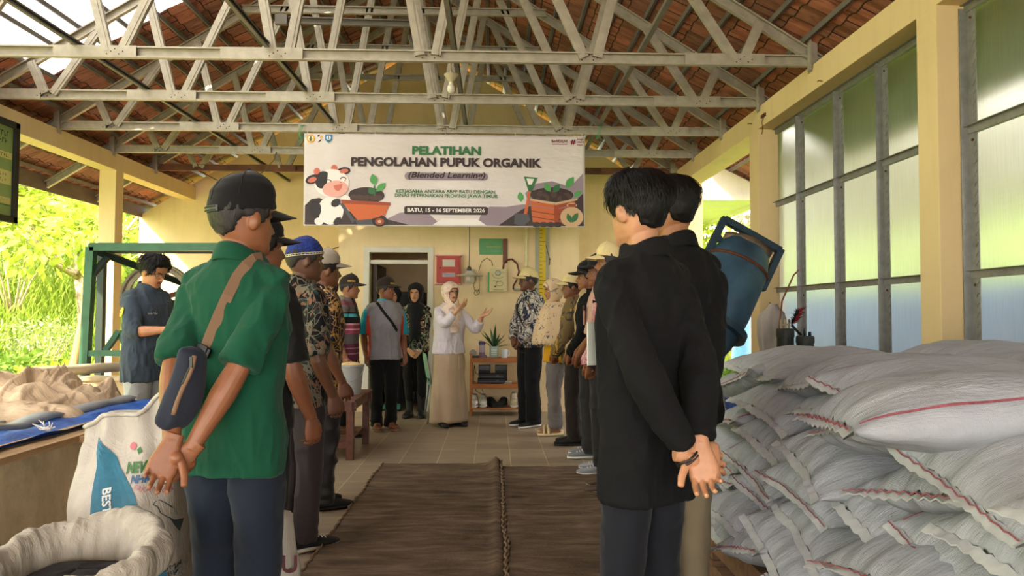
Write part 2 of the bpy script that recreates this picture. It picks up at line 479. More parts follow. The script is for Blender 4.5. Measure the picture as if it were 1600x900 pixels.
# ---------------------------------------------------------------- roof
t = NT('clay roof tiles')
tc = t.n('ShaderNodeTexCoord'); s = t.xyz(tc.outputs['Object']); cb = t.n('ShaderNodeCombineXYZ')
t.l(s[1], cb.inputs[0]); t.l(s[0], cb.inputs[1])
br = t.n('ShaderNodeTexBrick', offset=0.5); t.l(cb.outputs[0], br.inputs['Vector'])
br.inputs['Scale'].default_value = 1.0; br.inputs['Brick Width'].default_value = 0.21; br.inputs['Row Height'].default_value = 0.25
br.inputs['Mortar Size'].default_value = 0.006; br.inputs['Bias'].default_value = 0.1
br.inputs['Color1'].default_value = srgb('#b9755a'); br.inputs['Color2'].default_value = srgb('#8f6350'); br.inputs['Mortar'].default_value = srgb('#3a241b')
v = t.coord('Object', (2.5, 14, 2.5))
dirt = t.ramp(t.noise(v, 2.2, 7, 0.7, 0.8), [(0.30, (0.34, 0.31, 0.29)), (0.48, (0.85, 0.80, 0.76)), (0.62, (1.0, 1.0, 1.0)), (0.74, (1.35, 1.30, 1.25))])
t.col(t.mix(1.0, br.outputs['Color'], dirt, 'MULTIPLY')); t.set(Roughness=0.85)
t.bump(t.noise(v, 6, 5, 0.7), 0.5, 0.012); m_tile = t.mat
t = NT('translucent roof sheet'); out = t.t.nodes['Material Output']
v = t.coord('Object', (1.2, 16, 1)); c = t.ramp(t.noise(v, 2.0, 5, 0.6), [(0.36, srgb('#8b8291')), (0.46, srgb('#a9abb3')), (0.7, srgb('#bdbec4'))])
tl = t.n('ShaderNodeBsdfTranslucent'); t.l(c, tl.inputs['Color']); df = t.n('ShaderNodeBsdfDiffuse'); t.l(c, df.inputs['Color'])
mx = t.n('ShaderNodeMixShader'); mx.inputs[0].default_value = 0.25; t.l(tl.outputs[0], mx.inputs[1]); t.l(df.outputs[0], mx.inputs[2]); t.l(mx.outputs[0], out.inputs['Surface']); m_sky = t.mat
m_steel = M('galvanised truss steel', '#a39c8b', 0.52, 0.25, var=0.14, vs=14, bump=0.04, bs=120)
m_steeld = M('dull batten steel', '#6f6a60', 0.6, 0.25, var=0.15)
m_fascia = M('weathered fascia wood', '#6f6257', 0.8, var=0.25, vs=9, stretch=(1, .3, 1))

SKY = (-4.41, -1.9, 1.0, 7.0)     # x0, x1, y0, y1 of the clear sheets
ROW = 0.25
def slope(name, x_eave, sgn):
    """One pitch: overlapping rows of tiles; sgn -1 is the left pitch."""
    mb = MB(); ys = [-6.6 + j * 0.0525 for j in range(int(18.2 / 0.0525) + 1)]
    n = int(abs(x_eave - RX) / ROW) + 1
    for i in range(n):
        xa = RX + sgn * i * ROW; xb = RX + sgn * min((i + 1) * ROW, abs(x_eave - RX))
        P = []
        for j, y in enumerate(ys):
            w = 0.013 * math.sin(2 * math.pi * y / 0.21) + 0.006 * noise.noise(Vector((i * 3.1, y * 1.5, 0)))
            P.append(((xa, y, roofz(xa) + 0.055 + w), (xb, y, roofz(xb) + 0.095 + w), (xb, y, roofz(xb) + 0.040 + w)))
        for j in range(len(ys) - 1):
            ym = (ys[j] + ys[j+1]) / 2; xm = (xa + xb) / 2
            if SKY[0] < xm < SKY[1] and SKY[2] < ym < SKY[3] or xm > 2.75 and ym > 6.7: continue
            b = len(mb.v); mb.v.extend([P[j][0], P[j][1], P[j+1][1], P[j+1][0], P[j][2], P[j+1][2]])
            mb.f.extend([(b, b+1, b+2, b+3), (b+1, b+4, b+5, b+2)]); mb.m.extend([0, 0])
    o = struct(mb.build(name, m_tile, fix=False))
    for i in range(1, n + 1):                        # steel battens under the rows
        x = RX + sgn * (i * ROW - 0.03)
        if abs(x - RX) > abs(x_eave - RX): break
        b = MB(); z = roofz(x) + 0.03
        b.channel((x, -6.5, z), (x, 6.7 if x > 2.75 else 11.6, z), 0.032, 0.036, (sgn * 0.5, 0, -0.8) if False else (sgn, 0, 0.3), 0.002, 0.008)
        b.build('batten', m_steeld, o)
    b = MB(); zz = roofz(x_eave)
    b.bx((x_eave - 0.015, -6.5, zz - 0.10), (x_eave + 0.015, 6.7 if sgn > 0 else 11.6, zz + 0.09)); b.build('fascia_board', m_fascia, o)
    return o
rl = slope('roof_left', -5.42, -1); rr = slope('roof_right', 3.26, 1)
mb = MB(); mb.grid([[(RX - .14, y, RZ + .0), (RX - .10, y, RZ + .09), (RX, y, RZ + .14), (RX + .10, y, RZ + .09), (RX + .14, y, RZ + .0)] for y in (-6.6, 0, 6, 11.6)])
mb.build('ridge_cap', m_tile, rl)
mb = MB(); P = []
for k in range(int((SKY[3] - SKY[2]) / 0.019) + 2):
    y = SKY[2] - 0.02 + k * 0.019; w = 0.011 * math.sin(2 * math.pi * y / 0.076)
    P.append([(x, y, roofz(x) + 0.088 + w) for x in (SKY[0] - 0.12, -3.4, -2.6, SKY[1] + 0.12)])
mb.grid(P); mb.build('clear_sheet', m_sky, rl, True, fix=False)

# an unseen gable added behind the camera to block the sun, and the neighbouring eave seen past the right columns
mb = MB(); poly = [(-4.8, -6.3, 3.0), (2.73, -6.3, 3.0), (2.73, -6.3, roofz(2.73) - 0.03), (RX, -6.3, RZ - 0.03), (-4.8, -6.3, roofz(-4.8) - 0.03)]
mb.prism(poly, (0, 0, 0), (0, 0.12, 0)); struct(mb.build('wall_sun_block', m_wall))
mb = MB(); mb.prism([(2.7, 11.15, 3.12), (4.28, 11.15, 3.12), (4.28, 11.15, 3.26), (2.7, 11.15, 4.03)], (0, 0, 0), (0, 0.15, 0))
mb.bx((2.7, 11.1, 3.06), (4.25, 17.5, 3.16)); mb.bx((4.2, 11.1, 3.02), (4.32, 17.5, 3.2))
struct(mb.build('ceiling_eave', m_white))
mb = MB(); mb.grid([[(x, y, 4.10 - .49 * (x - 2.7) + .012 * math.sin(y * 30)) for y in [9.0 + .05 * k for k in range(170)]] for x in (2.92, 3.2, 3.6, 4.0, 4.4)]); o = struct(mb.build('roof_neighbour', m_tile, fix=False))
for x in (3.05, 3.4, 3.75, 4.1): mb = MB(); mb.bx((x - .02, 9.0, 4.10 - .49 * (x - 2.7) - .07), (x + .02, 17.4, 4.10 - .49 * (x - 2.7) - .02)); mb.build('batten', m_steeld, o)

# ---------------------------------------------------------------- trusses and ties
TY = [5.40 * k for k in (0.6, 0.8, 1.0, 1.2, 1.4, 1.6, 1.8, 2.0)]
CH = 3.22
def truss(Y, label, rusty=False, full=True):
    root = empty('roof_truss', (RX, Y, CH - 0.045), 0, label, 'roof truss', 'steel roof trusses')
    def obj(n, mb, mat=m_steel): return mb.build(n, mat, root)
    a, b = XL - RX, XR - RX; z0 = 0.045
    tz = lambda u: roofz(RX + u) - 0.045 - (CH - 0.045)          # centre line of the top chords
    mb = MB(); mb.channel((a - 0.02, 0, z0), (b + 0.02, 0, z0), 0.04, 0.088, (0, -1, 0))
    for u in (-3.52, -2.25, -1.0, 2.55):                          # turned splice lengths with a closed face
        mb.box((u + 0.3, -0.023, z0), (0.62 if u > -3 else 0.38, 0.004, 0.09))
    mb2 = MB()
    obj('bottom_chord', mb, m_rustchord if rusty else m_steel)
    for s, e in ((-1, -5.40), (1, 3.22 if Y < 6.6 else 2.78)):
        mb = MB(); u1 = e - RX; up = Vector((0, -1, 0))
        mb.channel((0, 0.002, tz(0)), (u1, 0.002, tz(u1)), 0.04, 0.085, (0, -1, 0)); obj('top_chord', mb)
        mb = MB(); mb.box((s * (3.525 + 0.02), 0, 0.09), (0.05, 0.06, 0.27)); mb.box((s * (3.525 - 0.02), -0.03, 0.09), (0.012, 0.05, 0.26)); obj('end_plate', mb)
        for u0, v0, u1, v1 in ((3.0, 0.05, 3.13, None), (2.93, 0.05, 2.47, None), (1.86, 0.05, 2.10, None), (1.76, 0.05, 1.04, None), (0.62, 0.05, 0.93, None), (0.50, 0.05, 0.12, None)):
            v1 = tz(s * u1)
            mb = MB(); dy = -0.004 if u1 > u0 else 0.004
            mb.channel((s * u0, dy, v0), (s * u1, dy, v1), 0.036, 0.074, (0, 1, 0)); 
            p, q = Vector((s*u0, dy - 0.0205, v0)), Vector((s*u1, dy - 0.0205, v1))
            mb.bar(p, q, 0.030, 0.005, (0, 1, 0)); obj('web', mb)
    mb = MB(); mb.channel((-1.62, -0.03, 1.31), (1.62, -0.03, 1.31), 0.04, 0.08, (0, -1, 0)); obj('collar_tie', mb)
    mb = MB()
    for u in (-3.0, -1.8, -0.58, 0.58, 1.8, 3.0):                 # screw heads at the joints
        for k in range(5): mb.ball((u + 0.03 * (k - 2), -0.024, z0 + 0.02 * ((k * 7) % 3 - 1)), 0.006, 6, 4)
    obj('screw', mb, m_rust)
    return root
m_rustchord = M('brown primed steel', '#6b4632', 0.7, 0.15, var=0.25, vs=5)
lab = {3.24: 'grey steel roof truss over the photographer, out of the picture top', 4.32: 'grey steel roof truss above the near sacks',
       5.40: 'large grey steel truss nearest in view, topmost bottom bar', 6.48: 'grey steel truss second from the viewer, behind the light bulb', 7.56: 'grey steel truss that the white banner hangs from',
       8.64: 'grey steel truss just behind the banner', 9.72: 'truss with rust brown bottom bar behind the banner truss', 10.8: 'last roof truss against the gable wall'}
for Y in TY[2:7]: truss(Y, lab[round(Y, 2)], rusty=(abs(Y - 9.72) < .01))
for u, lb in ((-2.1, 'long steel tie along the trusses under the clear roof sheets'), (-0.66, 'long steel tie crossing the trusses left of the bulb'), (0.76, 'long steel tie crossing the trusses beside the hanging bulb'), (2.2, 'long steel tie crossing the trusses nearest the right wall')):
    mb = MB(); mb.channel((RX + u, -6, CH + 0.066), (RX + u, YB, CH + 0.066), 0.036, 0.042, (1, 0, -0.15))
    tag(mb.build('tie_bar', m_steeld), lb, 'steel tie bar', 'long ties over the trusses')
mb = MB(); mb.channel(at(432, 31, 7.15), at(655, 38, 7.15), 0.04, 0.07, (0, -1, 0)); mb.box(at(440, 31, 7.12), (0.12, 0.05, 0.10)); tag(mb.build('stay_bar', m_steeld), 'short dark steel stay across the truss webs high above the banner', 'steel bar')
# ---------------------------------------------------------------- outside: grass bank, shrubs, trees
def leafmat(name, a, b, c):
    t = NT(name); v = t.coord('Object'); nt = t.t
    col = t.ramp(t.noise(v, 3.5, 5, .7), [(.3, srgb(a)), (.5, srgb(b)), (.72, srgb(c))]); t.col(col); t.set(Roughness=.6); t.b.inputs['Specular IOR Level'].default_value = .3
    tl = t.n('ShaderNodeBsdfTranslucent'); t.l(col, tl.inputs['Color']); mx = t.n('ShaderNodeMixShader'); mx.inputs[0].default_value = .35
    t.l(t.b.outputs[0], mx.inputs[1]); t.l(tl.outputs[0], mx.inputs[2]); t.l(mx.outputs[0], nt.nodes['Material Output'].inputs['Surface']); return t.mat
m_grass = leafmat('sunny grass', '#5f7d24', '#94ab3a', '#bccb62'); m_lf1 = leafmat('yellow green leaves', '#6f8a22', '#a8b83c', '#cdd66a'); m_lf2 = leafmat('mid green leaves', '#3f6420', '#6d8d30', '#98ac4c'); m_lf3 = leafmat('dusty shrub leaves', '#566a38', '#8b9860', '#b3b888')
m_lf4 = leafmat('dry olive leaves', '#6a6450', '#8b8468', '#a59d7e')
m_bark = M('pale bark', '#a39274', .9, var=.25, vs=14, bump=.4, bs=30)
rg_ = random.Random(5)
def blades(n, area, hmin, hmax, name, label, mat, w=.012):
    mb = MB()
    for _ in range(n):
        x, y = area(); z = hill_z(x, y); h_ = rg_.uniform(hmin, hmax); a = rg_.uniform(0, 6.28); l = rg_.uniform(.1, .6) * h_; b = rg_.uniform(0, 6.28)
        d = Vector((math.cos(a), math.sin(a), 0)) * w * (.5 + rg_.random()); p = Vector((x, y, z - .03)); t = Vector((math.cos(b) * l, math.sin(b) * l, 0))
        m_ = p + Vector((0, 0, h_ * .62)) + t * .35; e = p + Vector((0, 0, h_)) + t
        mb.add([p - d, p + d, m_ + d * .8, m_ - d * .8, e], [(0, 1, 2, 3), (3, 2, 4)])
    o = mb.build(name, mat, fix=False); return tag(o, label, 'grass', kind='stuff')
def left_area():
    while True:
        y = rg_.uniform(7, 24); x = -y * rg_.uniform(.40, .80)
        if x < -6.2: return x, y
blades(26000, left_area, .15, .55, 'tall_grass', 'tall sunlit grass covering the bank beyond the left columns', m_grass, .016)
blades(5000, lambda: (rg_.uniform(4.4, 10), rg_.uniform(11.6, 20)), .12, .4, 'tall_grass', 'sunlit grass beyond the mixer on the right', m_grass, .014)
def leafy(mb, c, r, n, size, droop=.3, squash=.8):
    for _ in range(n):
        u = Vector((rg_.gauss(0, 1), rg_.gauss(0, 1), rg_.gauss(0, 1))).normalized(); p = c + Vector((u.x * r, u.y * r, u.z * r * squash)) * (rg_.random() ** .4)
        d = (u + Vector((rg_.uniform(-.7, .7), rg_.uniform(-.7, .7), -droop + rg_.uniform(-.5, .5)))).normalized(); s = d.cross(Vector((rg_.uniform(-1, 1), rg_.uniform(-1, 1), 1))).normalized(); L = size * rg_.uniform(.6, 1.3)
        mb.add([p, p + d * L * .45 + s * L * .26, p + d * L, p + d * L * .45 - s * L * .26], [(0, 1, 2, 3)])
def shrub(x, y, h_, r, n, size, mat, label, group, name='shrub', cat='shrub'):
    z = hill_z(x, y); root = empty(name, (x, y, z - .03), 0, label, cat, group); st = MB(); fo = MB()
    for i in range(6):
        a = i * 1.05 + x; e = Vector((math.cos(a) * r * .6, math.sin(a) * r * .6, h_ * .8)); st.tube([Vector((0, 0, 0)), e * .5 + Vector((0, 0, h_ * .1)), e], [.022, .015, .006], 6)
        leafy(fo, e, r * .55, n // 7, size)
    leafy(fo, Vector((0, 0, h_ * .7)), r * .7, n // 7, size); st.build('stems', m_bark, root, True); fo.build('foliage', mat, root, fix=False)
for i, (px, Y, h_, r, mt, lb) in enumerate(((20, 12, 1.4, .8, m_lf3, 'dusty grey green shrub on the bank at the left picture edge'), (70, 10.5, 1.1, .6, m_lf3, 'dusty shrub on the bank left of the green machine frame'), (30, 9.4, .7, .5, m_lf2, 'low green bush on the bank just beyond the concrete bins'), (92, 9.0, .55, .45, m_lf1, 'low yellow green weeds at the foot of the bank'),
    (205, 14.5, 1.4, .8, m_lf2, 'green bush seen between the left column and the white wall'), (150, 15, 1.5, .9, m_lf2, 'green bush on the bank behind the left column'), (60, 17, 1.8, 1.1, m_lf2, 'dark green bush higher on the bank'))):
    shrub(at(px, 490, Y).x, Y, h_, r, 900, .10 if mt is not m_lf3 else .06, mt, lb, 'shrubs on the bank')
def tree(x, y, h_, r, n, size, mat, label, group, seed):
    rn = random.Random(seed); z = hill_z(x, y); root = empty('tree', (x, y, z - .05), 0, label, 'tree', group); st = MB(); fo = MB()
    t0 = Vector((0, 0, 0)); t1 = Vector((rn.uniform(-.2, .2), 0, h_ * .35)); st.tube([t0, t1 * .5 + Vector((.05, 0, 0)), t1], [.11, .09, .075], 10)
    for i in range(9):
        a = i * 2.4 + seed; e = t1 + Vector((math.cos(a) * r * rn.uniform(.5, 1), math.sin(a) * r * rn.uniform(.5, 1), h_ * rn.uniform(.15, .62))); m_ = t1.lerp(e, .5) + Vector((0, 0, -.1))
        st.tube([t1, m_, e], [.05, .035, .012], 7)
        for k in range(3): st.tube([m_.lerp(e, .3 * k), m_.lerp(e, .3 * k) + Vector((rn.uniform(-.5, .5), rn.uniform(-.5, .5), rn.uniform(-.1, .5)))], [.018, .006], 5)
        leafy(fo, e, r * .42, n // 9, size, .6)
    st.build('trunk', m_bark, root, True); fo.build('crown', mat, root, fix=False)
for px, Y, h_, r, n, s_, mt, lb, sd in ((130, 13.0, 3.2, 1.7, 1800, .20, m_lf1, 'pale branched tree with yellow green leaves left of the column', 3), (30, 15.0, 3.2, 1.9, 2200, .20, m_lf1, 'leafy yellow green tree at the left under the eave', 8), (215, 17, 3.8, 1.6, 1600, .18, m_lf2, 'green tree between the column and the white gable wall', 5), (-60, 13, 3.4, 1.8, 1200, .2, m_lf2, 'green tree beyond the left picture edge', 6)):
    tree(at(px, 490, Y).x, Y, h_, r, n, s_, mt, lb, 'trees on the bank', sd)
for px, Y, h_, r, n, s_, mt, lb, sd in ((1125, 19.5, 3.2, 1.7, 2200, .16, m_lf1, 'bright tree seen past the mixer beyond the right columns', 11), (1138, 14.6, 3.3, 1.35, 3200, .13, m_lf1, 'bright leafy tree rising behind the blue mixer', 21), (1160, 12.9, 1.2, .8, 1400, .14, m_lf1, 'bright bush tree below the white eave on the right', 12), (1290, 16.0, 3.6, 2.0, 1600, .22, m_lf4, 'pale tree outside the first large window', 13)):
    tree(at(px, 490, Y).x, Y, h_, r, n, s_, mt, lb, 'trees beyond the right side', sd)
for i, (x, y, h_, r) in enumerate(((3.3, 9.9, .75, .4), (3.75, 8.4, 1.0, .6))):
    shrub(x, y, h_, r, 800, .09, m_lf2, ('low green plants at the floor edge behind the mixer', 'green bush outside the right columns behind the mixer')[i], 'bushes on the right')
# what stands outside the ribbed windows: a bank of bushes, a pale yard wall and blue tarpaulin
for i, (x, y, h_, r) in enumerate(((7.2, 11.0, 3.6, 2.0), (7.8, 7.8, 3.8, 2.1), (7.6, 4.8, 3.7, 2.1), (7.2, 2.0, 3.5, 2.0), (8.0, 14.5, 3.9, 2.2))):
    shrub(x, y, h_, r, 1500, .26, m_lf4, ('bush blurred behind the far panes of the first window', 'bush blurred behind the middle of the first window', 'bush blurred behind the near panes of the first window', 'bush blurred behind the second window', 'bush farthest back outside the first window')[i], 'bushes outside the windows')
m_tarp = M('blue tarpaulin', '#5aa6f6', .4, var=.22, vs=3, bump=.3, bs=9, bd=.02)
P = []
for i in range(60):
    y = -.5 + i * .2; P.append([Vector((3.75 + .05 * math.sin(i * 1.7) + .04 * k + .06 * noise.noise(Vector((y, k, 0))), y, -.12 + k * .415 + .03 * noise.noise(Vector((y * .7, k, 4))))) for k in range(5)])
mb = MB(); mb.grid(P); tag(mb.build('yard_tarpaulin', m_tarp, None, True), 'pale blue tarpaulin screen showing through the bottom window panes', 'tarpaulin')
# ---------------------------------------------------------------- people: tools
def interp(tab, t):
    if t <= tab[0][0]: return tab[0][1]
    for (a, x), (b, y) in zip(tab, tab[1:]):
        if t <= b:
            u = (t - a) / (b - a); u = u * u * (3 - 2 * u) * 0.5 + u * 0.5
            return x + (y - x) * u
    return tab[-1][1]
HW = [(0, .11), (.05, .18), (.15, .245), (.25, .275), (.35, .29), (.45, .305), (.55, .322), (.65, .335), (.75, .330), (.85, .285), (.93, .195), (.98, .10), (1, .03)]
HF = [(0, .27), (.04, .345), (.10, .365), (.17, .345), (.25, .37), (.33, .355), (.42, .36), (.5, .35), (.58, .375), (.7, .37), (.8, .325), (.9, .22), (.96, .12), (1, .03)]
HB = [(0, .10), (.1, .18), (.2, .27), (.3, .345), (.4, .40), (.5, .435), (.6, .455), (.7, .445), (.8, .395), (.9, .28), (.96, .16), (1, .03)]
def head_pt(a, t, hh, off=0.0):
    w, f, b = interp(HW, t), interp(HF, t), interp(HB, t)
    s, c = math.sin(a), math.cos(a)
    x = w * math.copysign(abs(s) ** 0.86, s); y = (f if c > 0 else b) * math.copysign(abs(c) ** 0.86, c)
    if c > 0:                                          # the face
        g = lambda x0, sx, t0, st: math.exp(-((x - x0) / sx) ** 2 - ((t - t0) / st) ** 2)
        if t < .52: y += 0.125 * math.exp(-(x / (.045 + .03 * max(0, (.42 - t)) / .12)) ** 2) * max(0, min(1, (t - .285) / .05)) * (1 - 0.75 * max(0, (t - .345)) / .175)
        for sx in (-1, 1):
            y -= 0.040 * g(sx * .135, .075, .49, .045); y += 0.014 * g(sx * .2, .07, .385, .06); y += 0.012 * g(sx * .11, .10, .575, .03)
        y += 0.020 * g(0, .085, .222, .020) + 0.022 * g(0, .09, .268, .018) - 0.018 * g(0, .12, .245, .009)
    p = Vector((x, y, t)) * hh
    if off:
        d = Vector((x, y + 0.03, (t - .56) * 0.9))
        if d.length > 1e-5: p += d.normalized() * off
    return p
def shell(hh, off, t0=0.0, nt=26, na=40, t1=1.0):
    """Closed skin around the head, off(a, t) metres outside it."""
    rg = []
    for i in range(nt + 1):
        t = t0 + (t1 - t0) * (i / nt)
        rg.append([head_pt(2 * math.pi * k / na, t, hh, off(2 * math.pi * k / na, t)) for k in range(na)])
    mb = MB(); mb.rings(rg); return mb
def adist(a): return abs((a + math.pi) % (2 * math.pi) - math.pi)          # angle away from the face
def sstep(a, b, x):
    u = min(1, max(0, (x - a) / (b - a))); return u * u * (3 - 2 * u)

FINGER = ((.030, .072, .0086), (.0105, .080, .0089), (-.0105, .074, .0083), (-.030, .058, .0073))
POSES = {   # (mcp, pip, dip) per finger, spread, thumb (along d, along thumb side, along n), thumb bend
    'relaxed': (((22, 30, 18), (28, 34, 20), (33, 36, 22), (36, 38, 22)), 3, (.75, .55, .35), 18),
    'open': (((4, 10, 6), (0, 8, 5), (4, 10, 6), (10, 14, 8)), 9, (.55, .85, .15), 6),
    'spread': (((2, 12, 8), (6, 18, 10), (14, 24, 12), (22, 28, 14)), 14, (.50, .90, .12), 4),
    'clasp': (((48, 62, 35), (52, 64, 38), (54, 64, 38), (56, 62, 36)), 1, (.62, .40, .70), 30),
    'cup': (((28, 26, 14), (30, 28, 16), (34, 30, 16), (40, 32, 18)), 4, (.70, .62, .30), 12),
    'fist': (((70, 85, 50), (72, 86, 50), (74, 86, 50), (76, 84, 50)), 0, (.70, .25, .75), 40),
}
def hand(mb, W, d, n, right, pose, k=1.0):
    d = Vector(d).normalized(); n = Vector(n); n = (n - d * n.dot(d)).normalized()
    th = d.cross(n) * (1 if right else -1); ax = d.cross(n)
    cur, spread, tv, tb = POSES[pose]
    rg = []
    for u, w, h_ in ((-.03, .026, .021), (0, .028, .019), (.022, .034, .0185), (.05, .041, .0165), (.078, .0425, .0150), (.093, .040, .0125), (.099, .032, .008)):
        c = W + d * (u * k); rg.append([c + th * (math.copysign(abs(math.cos(q)) ** .75, math.cos(q)) * w * k) + n * (math.copysign(abs(math.sin(q)) ** .85, math.sin(q)) * h_ * k) for q in [2 * math.pi * i / 16 for i in range(16)]])
    mb.rings(rg)
    mb.ball(W + d * .034 * k + th * .026 * k + n * .008 * k, .020 * k, 12, 8)
    for i, (off, L, r) in enumerate(FINGER):
        p = W + d * (.086 - abs(off) * .22 - (0.006 if i == 3 else 0)) * k + th * off * k
        dd = Matrix.Rotation(R(spread * (1.5 - i)) * (1 if right else -1) * -1, 3, n) @ d
        if dd.dot(th) * (1.5 - i) < 0: dd = Matrix.Rotation(R(spread * (1.5 - i)) * (1 if right else -1), 3, n) @ d
        pts, rs = [p - dd * .012 * k, p], [r * k * 1.02, r * k * 1.08]; axf = dd.cross(n).normalized(); q = p
        for c, f in zip(cur[i], (.44, .31, .25)):
            dd = Matrix.Rotation(R(c), 3, axf) @ dd
            pts.append(q + dd * L * f * .5 * k); rs.append(r * k * .97); q = q + dd * L * f * k; pts.append(q); rs.append(r * k * 1.0); r *= .90
        pts.append(q + dd * .003 * k); rs.append(r * .55 * k)
        mb.tube(pts, rs, 10)
    b = W + d * .020 * k + th * .022 * k; t0 = (d * tv[0] + th * tv[1] + n * tv[2]).normalized()
    axt = t0.cross(d * .7 + n * .3).normalized(); pts, rs, q = [b - t0 * .01 * k, b], [.013 * k, .0135 * k], b
    for f, a, r in ((.044, 0, .0118), (.033, tb, .0108), (.026, tb, .0092)):
        t0 = Matrix.Rotation(R(a), 3, axt) @ t0; q = q + t0 * f * k
        pts.append(q); rs.append(r * k)
    pts.append(q + t0 * .003 * k); rs.append(.005 * k); mb.tube(pts, rs, 10)

def ik(S, W, l1, l2, pole):
    v = W - S; D = v.length
    if D > (l1 + l2) * .995: W = S + v * ((l1 + l2) * .995 / D); v = W - S; D = v.length
    D = max(D, abs(l1 - l2) + .02); u = v.normalized()
    a = (l1 * l1 - l2 * l2 + D * D) / (2 * D); hgt = math.sqrt(max(0, l1 * l1 - a * a))
    p = Vector(pole); p = p - u * p.dot(u)
    p = p.normalized() if p.length > 1e-5 else u.orthogonal()
    return S + u * a + p * hgt, W

def remesh(mb, voxel, smooth=3, factor=0.5, name='body'):
    me = mb.mesh(name); fix_normals(me)
    out = eval_mesh(me, [('REMESH', dict(mode='VOXEL', voxel_size=voxel, adaptivity=0.0, use_smooth_shade=True))] + ([('SMOOTH', dict(factor=factor, iterations=smooth))] if smooth else []))
    bpy.data.meshes.remove(me); out.name = name
    return out
def join_meshes(name, mes):
    bm = bmesh.new()
    for me in mes: bm.from_mesh(me); bpy.data.meshes.remove(me)
    out = bpy.data.meshes.new(name); bm.to_mesh(out); bm.free(); shade(out); return out

def along(S, E, W, u):
    """Point on the arm, u 0..1 shoulder-elbow, 1..2 elbow-wrist, the elbow rounded."""
    A, B = (lambda x: S.lerp(E, x)), (lambda x: E.lerp(W, x))
    if u < .86: return A(u)
    if u > 1.14: return B(u - 1)
    x = (u - .86) / .28; return A(.86).lerp(E, x).lerp(E.lerp(B(.14), x), x)

m_skin = {}
def skin(tone):
    if tone in m_skin: return m_skin[tone]
    t = NT('skin tone'); c = srgb(tone); v = t.coord('Object')
    t.col(t.ramp(t.noise(v, 22, 4, .6), [(.3, tuple(x * .86 for x in c[:3])), (.7, tuple(min(1, x * 1.1) for x in c[:3]))]))
    t.set(Roughness=.48); t.b.inputs['Subsurface Weight'].default_value = .10
    t.b.inputs['Subsurface Radius'].default_value = (.012, .005, .003); t.b.inputs['Subsurface Scale'].default_value = .5
    t.bump(t.noise(v, 160, 3), .12, .002)
    m_skin[tone] = t.mat; return t.mat
m_lip = M('lips', '#7c3f36', .45, var=.08); m_eyew = M('eye white', '#d8cfc4', .25, var=0); m_iris = M('dark iris', '#160d08', .15, var=0)
m_hair = M('black hair', '#0b0908', .5, var=.35, vs=40, bump=.5, bs=90, bd=.003, stretch=(3, 3, .5), spec=.25)
m_hairg = M('greying hair', '#24211f', .6, var=.5, vs=60, bump=.5, bs=90, bd=.005, stretch=(2, 2, .5))
m_glass = M('dark spectacle rim', '#15120f', .3, var=0)

def cloth(name, hexc, rough=.85, var=.10, weave=420, bump=.18, vs=5, sheen=.25):
    if name in _mats: return _mats[name]
    t = NT(name); c = srgb(hexc); v = t.coord('Object')
    t.set(Roughness=rough); t.b.inputs['Specular IOR Level'].default_value = .25; t.b.inputs['Sheen Weight'].default_value = sheen * .3
    t.col(t.ramp(t.noise(v, vs, 5, .6), [(.3, tuple(x * (1 - var) for x in c[:3])), (.7, tuple(min(1, x * (1 + var)) for x in c[:3]))]))
    h = t.math('ADD', t.math('MULTIPLY', t.noise(v, weave, 1), .35), t.noise(t.coord('Object', (1.0, 1.0, .45)), 17, 5, .6))
    t.bump(h, bump, .012); _mats[name] = t.mat; return t.mat

